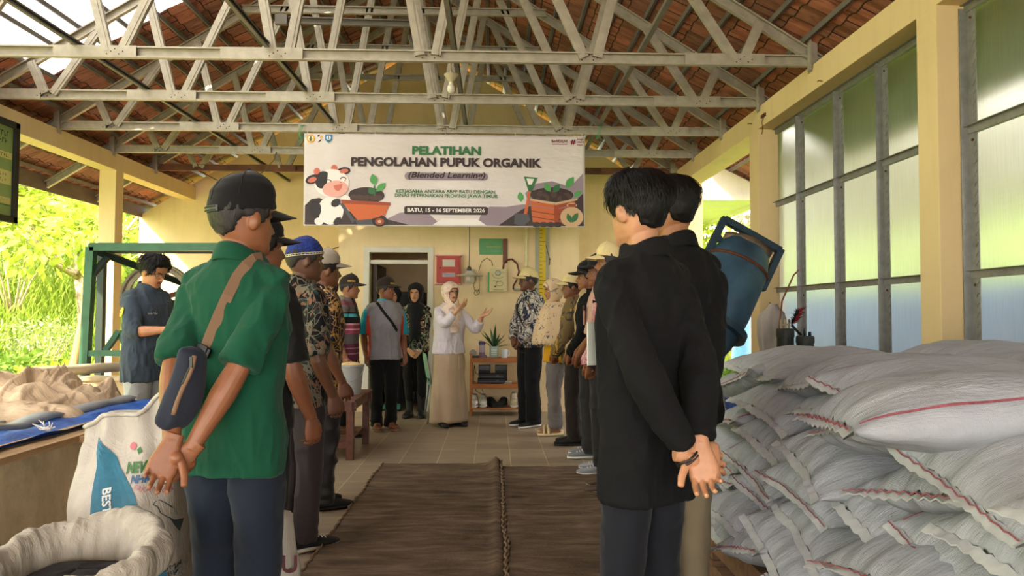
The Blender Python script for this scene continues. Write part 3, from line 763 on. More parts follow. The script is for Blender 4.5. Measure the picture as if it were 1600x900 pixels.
class Person:
    def __init__(s, label, loc, h, yaw, tone='#8a5a3c', category='person', build=1.0, head=(0, 0, 0), voxel=.0042, female=False, group=None, name='person', hs=1.0):
        s.h, s.k, s.b, s.yaw = h, h / 1.7, build * h / 1.7, R(yaw)
        s.root = empty(name, (loc[0], loc[1], loc[2] if len(loc) > 2 else 0), s.yaw, label, category, group)
        s.M = Matrix.Translation(s.root.location) @ Matrix.Rotation(s.yaw, 4, 'Z'); s.Mi = s.M.inverted()
        s.tone, s.vx, s.female = tone, voxel, female
        s.hh = (.139 * h if not female else .136 * h) * hs
        yw, pt, rl = head
        s.HR = Matrix.Rotation(R(yw), 3, 'Z') @ Matrix.Rotation(R(pt), 3, 'X') @ Matrix.Rotation(R(rl), 3, 'Y')
        s.piv = Vector((0, -.012 * s.k, .15 * s.hh)); s.HO = Vector((0, .022 * s.k, h - s.hh))
        s.foot = {}; s.arm = {}
    def loc(s, p): return s.Mi @ Vector(p)
    def px(s, x, y, Y): return s.Mi @ at(x, y, Y)
    def dirl(s, d): return s.Mi.to_3x3() @ Vector(d)
    def H(s, p): return s.HO + s.HR @ (Vector(p) - s.piv) + s.piv
    def headify(s, mb): mb.v = [tuple(s.H(p)) for p in mb.v]; return mb
    # -- pose
    def set_arm(s, side, W, pole, d, n, pose='relaxed'):
        sx = 1 if side == 'R' else -1
        S = Vector((sx * .170 * s.b, -.008, 1.358 * s.k)) if not s.female else Vector((sx * .150 * s.b, -.008, 1.352 * s.k))
        E, W2 = ik(S, Vector(W), .300 * s.k, .248 * s.k, Vector(pole)); s.arm[side] = (S, E, W2, Vector(d).normalized(), Vector(n), pose)
    def hang(s, side, fwd=.06, out=.07, pose='relaxed'):
        sx = 1 if side == 'R' else -1
        s.set_arm(side, (sx * (.172 * s.b + out * s.k), fwd, .845 * s.k), (sx * .3, -1, 0), (sx * .05, .18, -1), (-sx, .25, 0), pose)
    def clasp_front(s, z=.88, y=.16):
        for side, sx, dz in (('R', 1, 0.012), ('L', -1, -.012)):
            s.set_arm(side, (sx * .055, y + (.02 if sx > 0 else 0), (z + dz) * s.k), (sx * 1, -.45, -.3), (-sx * .72, .2, -.62), (-.1 * sx, -1, -.25), 'clasp')
    # -- flesh
    def body(s, lips=None, feet=False):
        k, b, vx = s.k, s.b, s.vx
        mb = MB(); na, nt = 56, 44
        rg = [[head_pt(2 * math.pi * j / na, i / nt, s.hh) for j in range(na)] for i in range(nt + 1)]
        mb.rings(rg)
        for sx in (-1, 1):                              # ears
            w = .315 * s.hh; e = MB()
            e.ball((0, 0, 0), 1, 12, 8, s=(.013 * k, .021 * k, .032 * k)); e.ball((.006 * k, .004, -.002), 1, 10, 6, s=(.011 * k, .012 * k, .020 * k))
            ro = Matrix.Rotation(R(-22 * sx), 3, 'Z') @ Matrix.Rotation(R(-8), 3, 'X')
            mb.add([ro @ Vector((p[0] * sx, p[1], p[2])) + Vector((sx * (w + .004), -.035 * s.hh, .455 * s.hh)) for p in e.v], e.f)
        s.headify(mb)
        n0 = Vector((0, -.02 * k, 1.36 * k)); n1 = s.H((0, -.055 * s.hh, .22 * s.hh)); r = (.056 if not s.female else .047) * s.b
        mb.tube([n0, n0.lerp(n1, .35), n0.lerp(n1, .7), n1], [r * 1.35, r * 1.06, r, r * 1.0], 20)
        mes = [remesh(mb, min(vx, .0036), 2, .45)]
        for side, (S, E, W, d, n, pose) in s.arm.items():
            mb = MB(); us = (0, .12, .4, .7, .9, 1.0, 1.12, 1.3, 1.55, 1.8, 1.95, 2.0)
            rr = (.030, .036, .043, .041, .039, .0385, .0405, .0415, .036, .029, .0265, .026)
            f = (.88 if s.female else 1.0)
            mb.tube([along(S, E, W, u) for u in us], [x * b * f for x in rr], 16)
            hand(mb, W, d, n, side == 'R', pose, k * (.92 if s.female else 1.0))
            mes.append(remesh(mb, vx * (.62 if vx < .004 else .85), 2, .4))
        mb = MB()                                       # trunk and legs under the clothes
        mb.rings([[Vector((hw * b * math.cos(q), hd * b * math.sin(q) - .01, z * k)) for q in [2 * math.pi * i / 20 for i in range(20)]] for z, hw, hd in ((.84, .08, .05), (.88, .13, .085), (.92, .145, .095), (1.05, .13, .09), (1.2, .145, .10), (1.32, .14, .09), (1.40, .10, .07), (1.43, .06, .055))])
        for sx in (-1, 1):
            hp, kn, an = s.legs(sx)
            mb.tube([hp, hp.lerp(kn, .5), kn, kn.lerp(an, .35), an + Vector((0, 0, .03)), an], [x * b * (.8 if s.female else 1) for x in (.060, .055, .042, .040, .030, .030)], 14)
            if feet:
                yw = s.foot.get(sx, (0, 0, 0))[2] if sx in s.foot else R(-8 * sx)
                f = Matrix.Rotation(yw, 3, 'Z')
                mb.rings([[Vector((an.x, an.y, .024)) + f @ Vector((w * math.cos(q) * k, y * k, hgt * (1 + math.sin(q)) * .5)) for q in [2 * math.pi * i / 14 for i in range(14)]] for y, w, hgt in ((-.06, .018, .05), (-.045, .03, .08), (0, .034, .085), (.06, .038, .065), (.12, .043, .042), (.155, .042, .03), (.185, .03, .02), (.195, .012, .012))])
        me = mb.mesh('trunk'); fix_normals(me); mes.append(me)
        out = join_meshes('body', mes); out.materials.append(skin(s.tone)); out.materials.append(lips or m_lip)
        Hi = s.HR.inverted(); hh = s.hh
        idx = np.zeros(len(out.polygons), dtype=np.int32)
        for p in out.polygons:
            c = p.center
            if c.z > s.HO.z - .05:
                q = Hi @ (c - s.HO - s.piv) + s.piv
                if q.y > .30 * hh and abs(q.x) < .095 * hh * (1 - abs(q.z / hh - .245) * 6) + .02 * hh and .212 < q.z / hh < .284: idx[p.index] = 1
        out.polygons.foreach_set('material_index', idx)
        s.bodyo = link('body', out, s.root); return s.bodyo
    def legs(s, sx):
        f = s.foot.get(sx, (sx * .075 * s.k, 0, 0)); k = s.k
        hp = Vector((sx * .085 * s.b, -.005, .86 * k)); an = Vector((f[0], f[1], .075 * k))
        kn = hp.lerp(an, .49) + Vector((sx * .008, .02 * k, 0)); return hp, kn, an
    def face(s, brows=True, tone=None):
        hh = s.hh
        for sx in (-1, 1):
            a = 0
            for i in range(80):
                a = sx * i * .01; p = head_pt(a, .485, hh)
                if abs(p.x) >= .135 * hh: break
            r = .0118 * s.k
            mb = MB(); mb.ball(p + Vector((0, -r * .72, 0)), r, 14, 10, 0, (1.25, 1, .80)); mb.ball(p + Vector((sx * -.001, -r * .72 + r * .62, -.0005)), r * .5, 10, 8, 1, (1, .85, 1))
            s.headify(mb); mb.build('eye', [m_eyew, m_iris], s.root, True)
            if brows:
                mb = MB(); pts = []
                for i in range(7):
                    u = i / 6; aa = sx * (.16 + .50 * u); q = head_pt(aa, .575 + .018 * math.sin(u * 2.6), hh, .0015); pts.append(q)
                mb.tube(pts, [.0022, .0034, .0036, .0034, .003, .0024, .0014], 6); s.headify(mb); mb.build('eyebrow', m_hair, s.root, True)
    def glasses(s, mat=None):
        hh = s.hh; mb = MB()
        y0 = head_pt(0, .50, hh).y + .003
        for sx in (-1, 1):
            c = Vector((sx * .150 * hh, y0 - .006, .475 * hh))
            mb.tube([c + Vector((.118 * hh * math.cos(q), -.012 * abs(math.cos(q)) * (1 if sx * math.cos(q) > 0 else 0), .095 * hh * math.sin(q))) for q in [2 * math.pi * i / 20 for i in range(21)]], .0016 * s.k, 6, cap=False)
            mb.tube([c + Vector((sx * .118 * hh, -.012, .02 * hh)), Vector((sx * .345 * hh, .02 * hh, .50 * hh)), Vector((sx * .345 * hh, -.06 * hh, .47 * hh))], .0015 * s.k, 6)
        mb.tube([Vector((-.035 * hh, y0, .49 * hh)), Vector((0, y0 + .004, .50 * hh)), Vector((.035 * hh, y0, .49 * hh))], .0015 * s.k, 6)
        s.headify(mb); mb.build('eyeglasses', mat or m_glass, s.root, True)
    def hair(s, mat=None, top=.020, side=.008, front=.80, nape=.24, rough=.004, seed=1, fine=False, quiff=0.0):
        hh = s.hh
        def off(a, t):
            d = adist(a)
            tl = interp([(0, front), (.75, front - .02), (1.05, .60), (1.25, .43), (1.5, .40), (1.75, .50), (2.0, .42), (2.4, nape + .05), (3.15, nape)], d)
            m = sstep(tl - .015, tl + (.05 if d < 1.9 else .10), t); th = side + (top - side) * sstep(.55, .85, t)
            if d > 1.7: th *= .25 + .75 * sstep(nape, .52, t)
            th += quiff * sstep(1.2, .2, d) * sstep(.78, .95, t)
            return -.012 + (.012 + th) * m
        mb = shell(hh, off, .08, 60 if fine else 34, 96 if fine else 48)
        me = mb.mesh('hair'); fix_normals(me)
        if rough: wrinkle(me, [(rough, (38, 38, 12), seed, True), (rough * .6, (90, 90, 26), seed + 3, True), (rough * .5, (14, 14, 10), seed + 8, False)])
        a = coords(me); set_coords(me, np.array([s.H(p) for p in a])); shade(me); me.materials.append(mat or m_hair)
        return link('hair', me, s.root)
    def strands(s, n, parent, mat=None, length=.05, lift=.010, width=.0016, front=.80, nape=.28, sweep=(0, 1.0), seed=3, top=.018, side=.008):
        """Locks of hair lying over the hair's skin, combed back from the parting and down at the sides."""
        hh = s.hh; rn = random.Random(seed); mb = MB()
        for _ in range(n):
            a, t = rn.uniform(-math.pi, math.pi), 1 - rn.random() ** 1.25 * .80
            d = abs(a); tl = interp([(0, front), (.75, front - .02), (1.05, .60), (1.25, .45), (1.5, .42), (1.75, .50), (2.0, .44), (2.4, nape + .05), (3.15, nape)], d)
            if t < tl: continue
            th = side + (top - side) * sstep(.55, .85, t); pts = []
            L = length * (.35 + .65 * sstep(.40, .80, t)) * rn.uniform(.7, 1.2); ph = rn.uniform(-.5, .5); up = lift * rn.uniform(.2, 1.3) * sstep(.35, .8, t)
            aa, tt = a, t; seg = 5
            for i in range(seg + 1):
                u = i / seg
                pts.append(head_pt(aa, min(tt, .995), hh, th - .004 + up * math.sin(u * 2.2) + .0015))
                da = (sweep[0] + ph) * .09; r = max(.12, interp(HW, min(tt, .99)))
                if d < 1.2 and t > .7:              # the front is combed up and back
                    aa += (.35 + da) * math.copysign(1, a) * L / (r * hh) * .18; tt = min(.99, tt + L / hh / seg * .55)
                else:
                    aa += da * L / (r * hh); tt -= L / hh / seg * .9
            w = width * rn.uniform(.6, 1.3); P = []
            for i in range(seg + 1):
                tg = (pts[min(i+1, seg)] - pts[max(i-1, 0)]); nn = (pts[i] - Vector((0, -.03 * hh, .55 * hh))); sd = tg.cross(nn)
                sd = sd.normalized() if sd.length > 1e-9 else Vector((1, 0, 0)); ww = w * (1 - (i / seg) ** 2 * .85)
                P.append([pts[i] - sd * ww, pts[i] + nn.normalized() * ww * .8, pts[i] + sd * ww])
            mb.grid(P)
        s.headify(mb); o = mb.build('hair_locks', mat or m_hair, parent, True, fix=False); o['kind'] = 'stuff'; return o
    def cap(s, mat, brim_mat=None, patch=None, patch_mat=None, snap=False, tilt=0, height=.030, t0=.66):
        hh = s.hh
        def off(a, t):
            d = adist(a); lo = t0 + .06 * math.cos(a)
            e = .011 + height * .55 * sstep(.7, .98, t) + .012 * sstep(.74, .9, t) * (math.cos(a) * .5 + .5)
            return -.02 + (.02 + e) * sstep(lo - .012, lo + .006, t)
        mb = shell(hh, off, t0 - .12, 30, 48)
        for i in range(6):                               # panel seams
            a = i * math.pi / 3; mb.tube([head_pt(a, t0 + .10 + (0.999 - t0 - .10) * j / 10, hh, off(a, t0 + .10 + (0.999 - t0 - .10) * j / 10) + .0004) for j in range(11)], .0014, 5)
        mb.ball(head_pt(0, 1, hh, off(0, 1)) , .007, 8, 6, s=(1, 1, .6))
        s.headify(mb); c = mb.build('cap', mat, s.root, True)
        mb = MB(); top, bot = [], []
        for i in range(21):
            u = -1 + 2 * i / 20; a = u * 1.12; base = head_pt(a, t0 + .055 - .012 * u * u, hh, .009)
            rt, rb = [], []
            for j in range(9):
                v = j / 8; L = .082 * s.k * math.sqrt(max(0, 1 - (abs(u) ** 2.4))) * v
                p = base + Vector((0, L, 0)) + Vector((base.x * .12 * v, 0, -.016 * s.k * u * u * (1 + .6 * v) - math.tan(R(12 + tilt)) * L))
                rt.append(p); rb.append(p - Vector((0, .001, .0035)))
            top.append(rt); bot.append(rb)
        ring = lambda G: [r[-1] for r in G]
        mb.grid(top); mb.grid(bot); mb.grid([[a, b] for a, b in zip(ring(top), ring(bot))])
        s.headify(mb); mb.build('brim', brim_mat or mat, c, True)
        if patch:
            mb = MB(); P = []
            for i in range(9):
                a = -.42 + .84 * i / 8 + patch[0]; P.append([head_pt(a, t0 + .10 + patch[1] + patch[2] * j / 3, hh, off(a, t0 + .10 + patch[1] + patch[2] * j / 3) + .002) for j in range(4)])
            if len(patch) > 3: P = P[2:7]
            mb.grid(P); s.headify(mb); mb.build('badge', patch_mat, c, True)
        if snap:
            mb = MB(); P = []
            for i in range(13):
                a = math.pi - .42 + .84 * i / 12; P.append([head_pt(a, t0 - .045 + .07 * j / 2, hh, .0150) for j in range(3)])
            mb.grid(P)
            for i in range(9):
                a = math.pi - .3 + .6 * i / 8; mb.ball(head_pt(a, t0 - .030, hh, .0155), .0022, 6, 4); mb.ball(head_pt(a, t0 + .008, hh, .0155), .0022, 6, 4)
            s.headify(mb); mb.build('snap_strap', M('dark grey plastic', '#2b2d30', .45), c, True)
        return c
    def kopiah(s, mat, band):
        hh = s.hh
        off = lambda a, t: -.02 + (.026 + .018 * sstep(.7, 1, t)) * sstep(.60 - .07 * math.cos(a) * -1 - .01, .60 + .07 * math.cos(a) + .006, t)
        mb = shell(hh, off, .45, 30, 56); s.headify(mb); c = mb.build('knitted_cap', mat, s.root, True)
        mb = MB(); pts = [head_pt(2 * math.pi * i / 40, .625 + .07 * math.cos(2 * math.pi * i / 40), hh, .0078) for i in range(41)]
        mb.tube(pts, .0022, 6, cap=False); mb.tube([p + Vector((0, 0, .010)) for p in pts], .0022, 6, cap=False)
        for i in range(40): mb.bar(pts[i], pts[i] + Vector((0, 0, .010)), .003, .003)
        s.headify(mb); mb.build('woven_band', band, c, True)
    def hijab(s, mat, rings=None, wr=.006, seed=3, open_w=.82, topt=.745, lowt=.015):
        """Headscarf: hood with a face opening, running into a cape over shoulders and chest."""
        hh, k = s.hh, s.k; na = 64; P = []
        nh = 34
        for i in range(nh + 1):
            t = 1.0 - i / nh * 1.02
            row = []
            for j in range(na):
                a = 2 * math.pi * (j + .5) / na; d = adist(a)
                o = .014 + .006 * sstep(.3, .9, t) + .012 * sstep(2.2, 3.1, d) * sstep(.9, .5, t)
                row.append(s.H(head_pt(a, max(t, 0.0), hh, o)))
            P.append(row)
        for z, hw, hf, hb, yc in (rings or ((1.46, .085, .105, .085, 0), (1.43, .115, .115, .10, 0), (1.40, .165, .13, .115, 0), (1.36, .205, .145, .125, 0), (1.30, .222, .155, .13, 0), (1.22, .222, .16, .13, 0), (1.16, .215, .16, .13, 0))):
            P.append([Vector((hw * s.b * math.sin(2 * math.pi * (j + .5) / na), yc + (hf if math.cos(2 * math.pi * (j + .5) / na) > 0 else hb) * s.b * math.cos(2 * math.pi * (j + .5) / na), z * k)) for j in range(na)])
        vs = [p for r in P for p in r]; fs = []
        for i in range(len(P) - 1):
            for j in range(na):
                t = 1.0 - (i + .5) / nh * 1.02; a = 2 * math.pi * (j + 1) / na; d = adist(a)
                if i < nh and lowt < t < topt:
                    mid = (topt + lowt) / 2; e = ((t - mid) / ((topt - lowt) / 2)) ** 2 + (d / open_w) ** 2
                    if e < 1: continue
                fs.append((i*na + j, i*na + (j+1) % na, (i+1)*na + (j+1) % na, (i+1)*na + j))
        fs.append(tuple(range(na)))
        me = bpy.data.meshes.new('headscarf'); me.from_pydata(vs, [], fs); fix_normals(me)
        bm = bmesh.new(); bm.from_mesh(me); bmesh.ops.delete(bm, geom=[v for v in bm.verts if not v.link_faces], context='VERTS'); bm.to_mesh(me); bm.free()
        me = eval_mesh(me, [('SMOOTH', dict(factor=.5, iterations=2)), ('SUBSURF', dict(levels=1)), ('SOLIDIFY', dict(thickness=.005, offset=1.0))])
        mk = lambda a: .25 + .75 * np.clip((s.HO.z + .12 * hh - a[:, 2]) / .08, 0, 1)
        wrinkle(me, [(wr, (9, 9, 3.5), seed, True), (wr * .5, (24, 24, 9), seed + 2, True), (wr * .8, (5, 5, 2), seed + 9, False)], mk)
        shade(me); me.materials.append(mat); return link('headscarf', me, s.root)
    # -- clothes
    TM = ((.86, .180, .122), (1.00, .170, .117), (1.12, .176, .118), (1.24, .186, .121), (1.32, .182, .115), (1.38, .160, .098), (1.42, .120, .080), (1.45, .082, .068), (1.475, .066, .064))
    TF = ((.86, .190, .130), (1.00, .168, .118), (1.12, .165, .125), (1.22, .175, .138), (1.31, .165, .118), (1.37, .145, .095), (1.41, .110, .078), (1.44, .075, .062), (1.465, .058, .056))
    def shirt(s, mats, sleeve=.75, hem=.80, loose=1.0, wr=.006, seed=1, collar=None, pick=None, name='shirt', belly=0.0, voxel=None, cuff=.0, sl_r=1.0, folds=None, flare=1.0, ztop=9):
        k, b, vx = s.k, s.b, voxel or max(.0065, s.vx * 1.6)
        T = [t for t in (s.TF if s.female else s.TM) if hem + .02 < t[0] < ztop]
        z0, w0, d0 = T[0]; T = [(hem, w0 * 1.02 * flare, d0 * 1.04 * flare), (hem + .03, w0 * 1.02 * flare, d0 * 1.03 * flare)] + list(T)
        def ring(z, hw, hd):
            f = belly * math.exp(-((z - 1.02) / .13) ** 2); f2 = 1 if z < 1.3 else max(0, (1.48 - z) / .18)
            return [Vector(((hw * b * loose) * math.copysign(abs(math.cos(q)) ** .85, math.cos(q)), (hd * b * loose + (f if math.sin(q) > 0 else 0)) * math.copysign(abs(math.sin(q)) ** .85, math.sin(q)) - .008 * f2 + .012 * (1 if 1.1 < z < 1.3 else 0), z * k)) for q in [2 * math.pi * i / 40 for i in range(40)]]
        mb = MB(); inner = [[Vector((p.x * .93, p.y * .9, p.z + (.055 if j == 0 else .0))) for p in ring(*T[0])] for j in (0, 1)]
        mb.rings(inner + [ring(*t_) for t_ in T])
        for side, (S, E, W, d, n, pose) in s.arm.items():
            sx = 1 if side == 'R' else -1
            if sleeve <= 0: continue
            end = sleeve if sleeve <= 1 else 1 + (sleeve - 1)
            us = [u for u in (0, .1, .22, .4, .6, .75, .87, .95, 1.0, 1.05, 1.13, 1.25, 1.4, 1.6, 1.75, 1.85) if u < end - .02] + [end]
            if sleeve <= 1: rad = lambda u: interp([(0, .056), (.2, .060), (.5, .063), (1, .070)], u)
            else: rad = lambda u: interp([(0, .055), (.2, .059), (.6, .059), (1.0, .057), (1.3, .054), (1.75, .045), (2.0, .042)], u)
            tr = MB(); A, B = Vector((sx * .02 * b, -.012, 1.425 * k)), S + Vector((sx * .01, 0, .004))
            tr.tube([A, A.lerp(B, .3) + Vector((0, 0, -.004)), A.lerp(B, .6) + Vector((0, 0, .004)), A.lerp(B, .85) + Vector((0, 0, .006)), B], [.055 * b, .050 * b, .049 * b, .050 * b, .044 * b], 18); mb.add(tr.v, tr.f)
            pts = [S + Vector((-sx * .05 * b, 0, -.03 * k))] + [along(S, E, W, u) for u in us]
            rs = [.052 * b] + [rad(u) * b * loose * sl_r * (.88 if s.female and sleeve > 1 else 1) for u in us]
            dd = (pts[-1] - pts[-2]).normalized()
            pts += [pts[-1] - dd * .001, pts[-1] - dd * .045]; rs += [rs[-1] - .008, rs[-1] - .012]
            mb.tube(pts, rs, 20)
        me = remesh(mb, vx, 9, .5, name)
        F = folds or [(wr, (7, 7, 4), seed, True), (wr * .8, (16, 16, 8), seed + 3, True), (wr * .35, (34, 34, 18), seed + 7, True)]
        wrinkle(me, F)
        mats = mats if isinstance(mats, (list, tuple)) else [mats]
        for m in mats: me.materials.append(m)
        if pick:
            idx = np.array([pick(p.center) for p in me.polygons], dtype=np.int32); me.polygons.foreach_set('material_index', idx)
        shade(me); o = link(name, me, s.root)
        if collar: s.collar(collar, o)
        return o
    def collar(s, mat, parent, r=.066, hgt=.042, stand=False):
        k, b = s.k, s.b; mb = MB(); out, inn = [], []
        for i in range(37):
            a = R(-158 + 316 * i / 36); dz = -.030 * math.cos(a) * k if True else 0    # a = 0 at the nape
            back = math.cos(a)
            c = Vector((math.sin(a), -math.cos(a) * 1.02, 0)); z0 = (1.437 + .022 * back) * k
            flare = 1.0 if stand else 1.28
            top = c * (r * b * .96) + Vector((0, -.006, z0 + hgt * k * (.9 + .25 * back)))
            mid = c * (r * b * 1.10) + Vector((0, -.006, z0 + hgt * k * (.8 + .25 * back)))
            low = c * (r * b * flare) + Vector((0, -.006 - .004 * back, z0 - (.010 + .030 * max(0, -back)) * k * (0 if stand else 1)))
            ins = c * (r * b * .93) + Vector((0, -.006, z0 - .01 * k))
            out.append([ins, top, mid, low, low * 1.0 + Vector((-c.x, -c.y, 0)) * .004 + Vector((0, 0, -.003))])
        mb.grid(out); mb.add(out[0], [(0, 1, 2, 3, 4)]); mb.add(out[-1], [(0, 1, 2, 3, 4)])
        me = mb.mesh('collar'); fix_normals(me); me = eval_mesh(me, [('SOLIDIFY', dict(thickness=.003, offset=0)), ('SUBSURF', dict(levels=1))])
        shade(me); me.materials.append(mat); return link('collar', me, parent)
    def trousers(s, mat, loose=1.0, top=.98, hemz=.055, wr=.006, seed=2, hem_r=.062, name='trousers', voxel=None, knee=.070):
        k, b, vx = s.k, s.b, voxel or max(.008, s.vx * 1.8); mb = MB()
        prof = ((.80, .155, .105), (.86, .170, .112), (.92, .166, .110), (top, .155, .104))
        mb.rings([[Vector((hw * b * math.copysign(abs(math.cos(q)) ** .9, math.cos(q)), hd * b * math.sin(q) - .008, z * k)) for q in [2 * math.pi * i / 32 for i in range(32)]] for z, hw, hd in prof])
        for sx in (-1, 1):
            hp, kn, an = s.legs(sx); e = Vector((an.x, an.y - .005, hemz * k))
            P = [hp, hp.lerp(kn, .3), hp.lerp(kn, .65), kn, kn.lerp(e, .3), kn.lerp(e, .65), e, e + Vector((0, 0, .002)), e + Vector((0, 0, .045))]
            h_ = hem_r * loose
            mb.tube(P, [x * b for x in (.088 * loose, .088 * loose, .080 * loose, knee * loose, (knee * .6 + hem_r * .4) * loose, (knee * .3 + hem_r * .7) * loose, h_, h_ - .010, h_ - .012)], 20)
        me = remesh(mb, vx, 4, .5, name)
        wrinkle(me, [(wr, (8, 8, 5), seed, True), (wr * .6, (18, 18, 12), seed + 4, True)])
        zk = np.clip((.30 * k - coords(me)[:, 2]) / (.25 * k), 0, 1)
        wrinkle(me, [(wr * 1.2, (6, 6, 26), seed + 11, True)], lambda a: np.clip((.30 * k - a[:, 2]) / (.25 * k), 0, 1))
        shade(me); me.materials.append(mat); return link(name, me, s.root)
    def shoes(s, upper, sole, kind='shoe', names='shoe', lace=None, sole_h=.026, labels=None):
        k = s.k
        for sx in (-1, 1):
            f = s.foot.get(sx, (sx * .075 * k, 0, 0)); yw = f[2] if sx in s.foot else R(-9 * sx)
            ro = Matrix.Rotation(yw, 3, 'Z'); O = Vector((f[0], f[1], 0))
            def ringy(y, w, z0, z1, n=18, e=.8): return [O + ro @ Vector((w * k * math.copysign(abs(math.cos(q)) ** e, math.cos(q)), y * k, z0 + (z1 - z0) * .5 * (1 + math.copysign(abs(math.sin(q)) ** .7, math.sin(q))))) for q in [2 * math.pi * i / n for i in range(n)]]
            st = ((-.092, .020), (-.088, .031), (-.06, .037), (0, .036), (.06, .040), (.11, .047), (.15, .046), (.18, .034), (.196, .015))
            mb = MB(); mb.rings([ringy(y, w + .003, .0, sole_h * (1.1 if y < 0 else 1.0), e=.9) for y, w in st])
            if kind == 'sandal':
                so = mb.build(names, sole, s.root, True)
                mb = MB()
                for y, w in ((.075, .030), (.125, .026)):
                    mb.rings([[O + ro @ Vector((math.cos(q) * (.046 + d) * k, (y + yy) * k, sole_h - .004 + math.sin(q) * (.060 - .12 * (y - .07) + d) * k)) for q in [math.pi * i / 12 for i in range(13)]] for yy, d in ((-w/2, .002), (-w/2, .006), (w/2, .006), (w/2, .002))], cap=False, close=False)
                mb.build('strap', upper, so, True); continue
            tops = {'shoe': (.075, .092, .098, .10, .072, .058, .050, .042, .034), 'boot': (.075, .092, .098, .10, .085, .062, .052, .042, .034)}[kind if kind in ('shoe', 'boot') else 'shoe']
            if kind == 'sole': pass
            sm = MB(); sm.v, sm.f, sm.m = mb.v, mb.f, mb.m
            mb = MB(); mb.rings([ringy(y, w, sole_h * .6, tz * k) for (y, w), tz in zip(st, tops)])
            if kind == 'boot': mb.tube([O + ro @ Vector((0, -.012 * k, z)) for z in (.07, .12, .2, .27, .30, .299, .26)], [.046 * k, .046 * k, .052 * k, .058 * k, .060 * k, .054 * k, .05 * k], 18)
            up = mb.build(names, upper, s.root, True, angle=60); sm.build('sole', sole, up, True, angle=50)
            if lace:
                mb = MB()
                for j in range(4):
                    y = .045 + j * .022; z = (.083 - j * .0075) * k
                    mb.tube([O + ro @ Vector((-.022 * k, y * k, z - .006)), O + ro @ Vector((0, y * k, z + .003)), O + ro @ Vector((.022 * k, y * k, z - .006))], .0028, 6)
                mb.build('laces', lace, up, True)
    def skirt(s, mat, top=1.0, hem=.06, wr=.012, w0=.165, w1=.25):
        k, b = s.k, s.b; mb = MB(); rg = []
        for i in range(34):
            u = i / 33; z = top - (top - hem) * u
            hw = w0 + (w1 - w0) * sstep(0, 1, u) * .75 + .022 * math.exp(-((u - .22) / .16) ** 2); hd = hw * (.70 + .06 * u)
            rg.append([Vector((hw * b * math.cos(q) * (1 + .045 * u * math.sin(5 * q + 1)), hd * b * math.sin(q) * (1 + .05 * u * math.sin(6 * q)), z * k)) for q in [2 * math.pi * j / 72 for j in range(72)]])
        rg += [[p * 1.0 - Vector((p.x, p.y, 0)) * .05 for p in rg[-1]], [Vector((p.x * .9, p.y * .9, p.z + .06)) for p in rg[-1]]]
        mb.rings(rg); me = mb.mesh('skirt'); fix_normals(me)
        wrinkle(me, [(wr, (7, 7, 1.2), 4, True), (wr * .4, (16, 16, 4), 9, True)], lambda a: .3 + .7 * np.clip((top * k - a[:, 2]) / .5, 0, 1))
        shade(me); me.materials.append(mat); return link('skirt', me, s.root)
    def on_shirt(s, o, pts, off=.004):
        """Drop points onto a garment's surface: list of (start, direction) in local coordinates."""
        out = []
        dg = bpy.context.evaluated_depsgraph_get()
        from mathutils.bvhtree import BVHTree
        bvh = BVHTree.FromPolygons([v.co for v in o.data.vertices], [list(p.vertices) for p in o.data.polygons])
        for p, d in pts:
            h = bvh.ray_cast(Vector(p), Vector(d).normalized())
            q = bvh.find_nearest(Vector(p)) if h[0] is None else h
            out.append((q[0] + (q[1] if q[1].dot(Vector(d)) < 0 else -q[1]) * off, q[1]))
        return out
    def ribbon(s, o, pts, w, mat, name, parent=None, off=.004, th=.003):
        """A strap laid over a garment through the given (start, direction) points."""
        den = []
        for (p0, d0), (p1, d1) in zip(pts, pts[1:]):
            for j in range(8): den.append((Vector(p0).lerp(Vector(p1), j / 8), Vector(d0).lerp(Vector(d1), j / 8)))
        q = s.on_shirt(o, den + [(Vector(pts[-1][0]), Vector(pts[-1][1]))], off); P = []
        n = len(q)
        for i in range(n):
            d = (q[min(i+1, n-1)][0] - q[max(i-1, 0)][0]).normalized(); sd = d.cross(q[i][1]).normalized()
            P.append([q[i][0] - sd * w / 2, q[i][0] + sd * w / 2])
        me = bpy.data.meshes.new(name); mb = MB(); mb.grid(P); me = mb.mesh(name); me = eval_mesh(me, [('SOLIDIFY', dict(thickness=th, offset=0))])
        shade(me, 40); me.materials.append(mat); return link(name, me, parent or s.root)
# ---------------------------------------------------------------- the two rows of people
m_green = cloth('green polo cotton', '#0b4630', .9, .06)
m_navy = cloth('navy trouser cloth', '#151d29', .85)
m_black = cloth('black shirt cotton', '#0c0c0e', .9, .10, sheen=0)
m_blackt = cloth('black trouser cloth', '#0b0b0d', .9, .10)
m_char = cloth('charcoal trouser cloth', '#262526', .8)
m_shoeb = M('black shoe mesh', '#121212', .8, bump=.3, bs=300, bd=.002); m_solew = M('white rubber sole', '#d9d6ca', .6); m_soleb = M('black rubber sole', '#101010', .7)
m_capb = cloth('black cap cotton', '#101012', .85, .12, bump=.12)
m_capd = cloth('dark brown cap cotton', '#2a211c', .85, .12, bump=.12)
m_capc = cloth('cream cap cotton', '#d8c48f', .85, .08, bump=.12)
m_capg = cloth('pale grey cap cotton', '#9d9484', .85, .08, bump=.12)
m_lace = M('white lace', '#e6e2d6', .8, var=0)
m_gold = M('gold thread patch', '#9b7a38', .7, var=.4, vs=90)

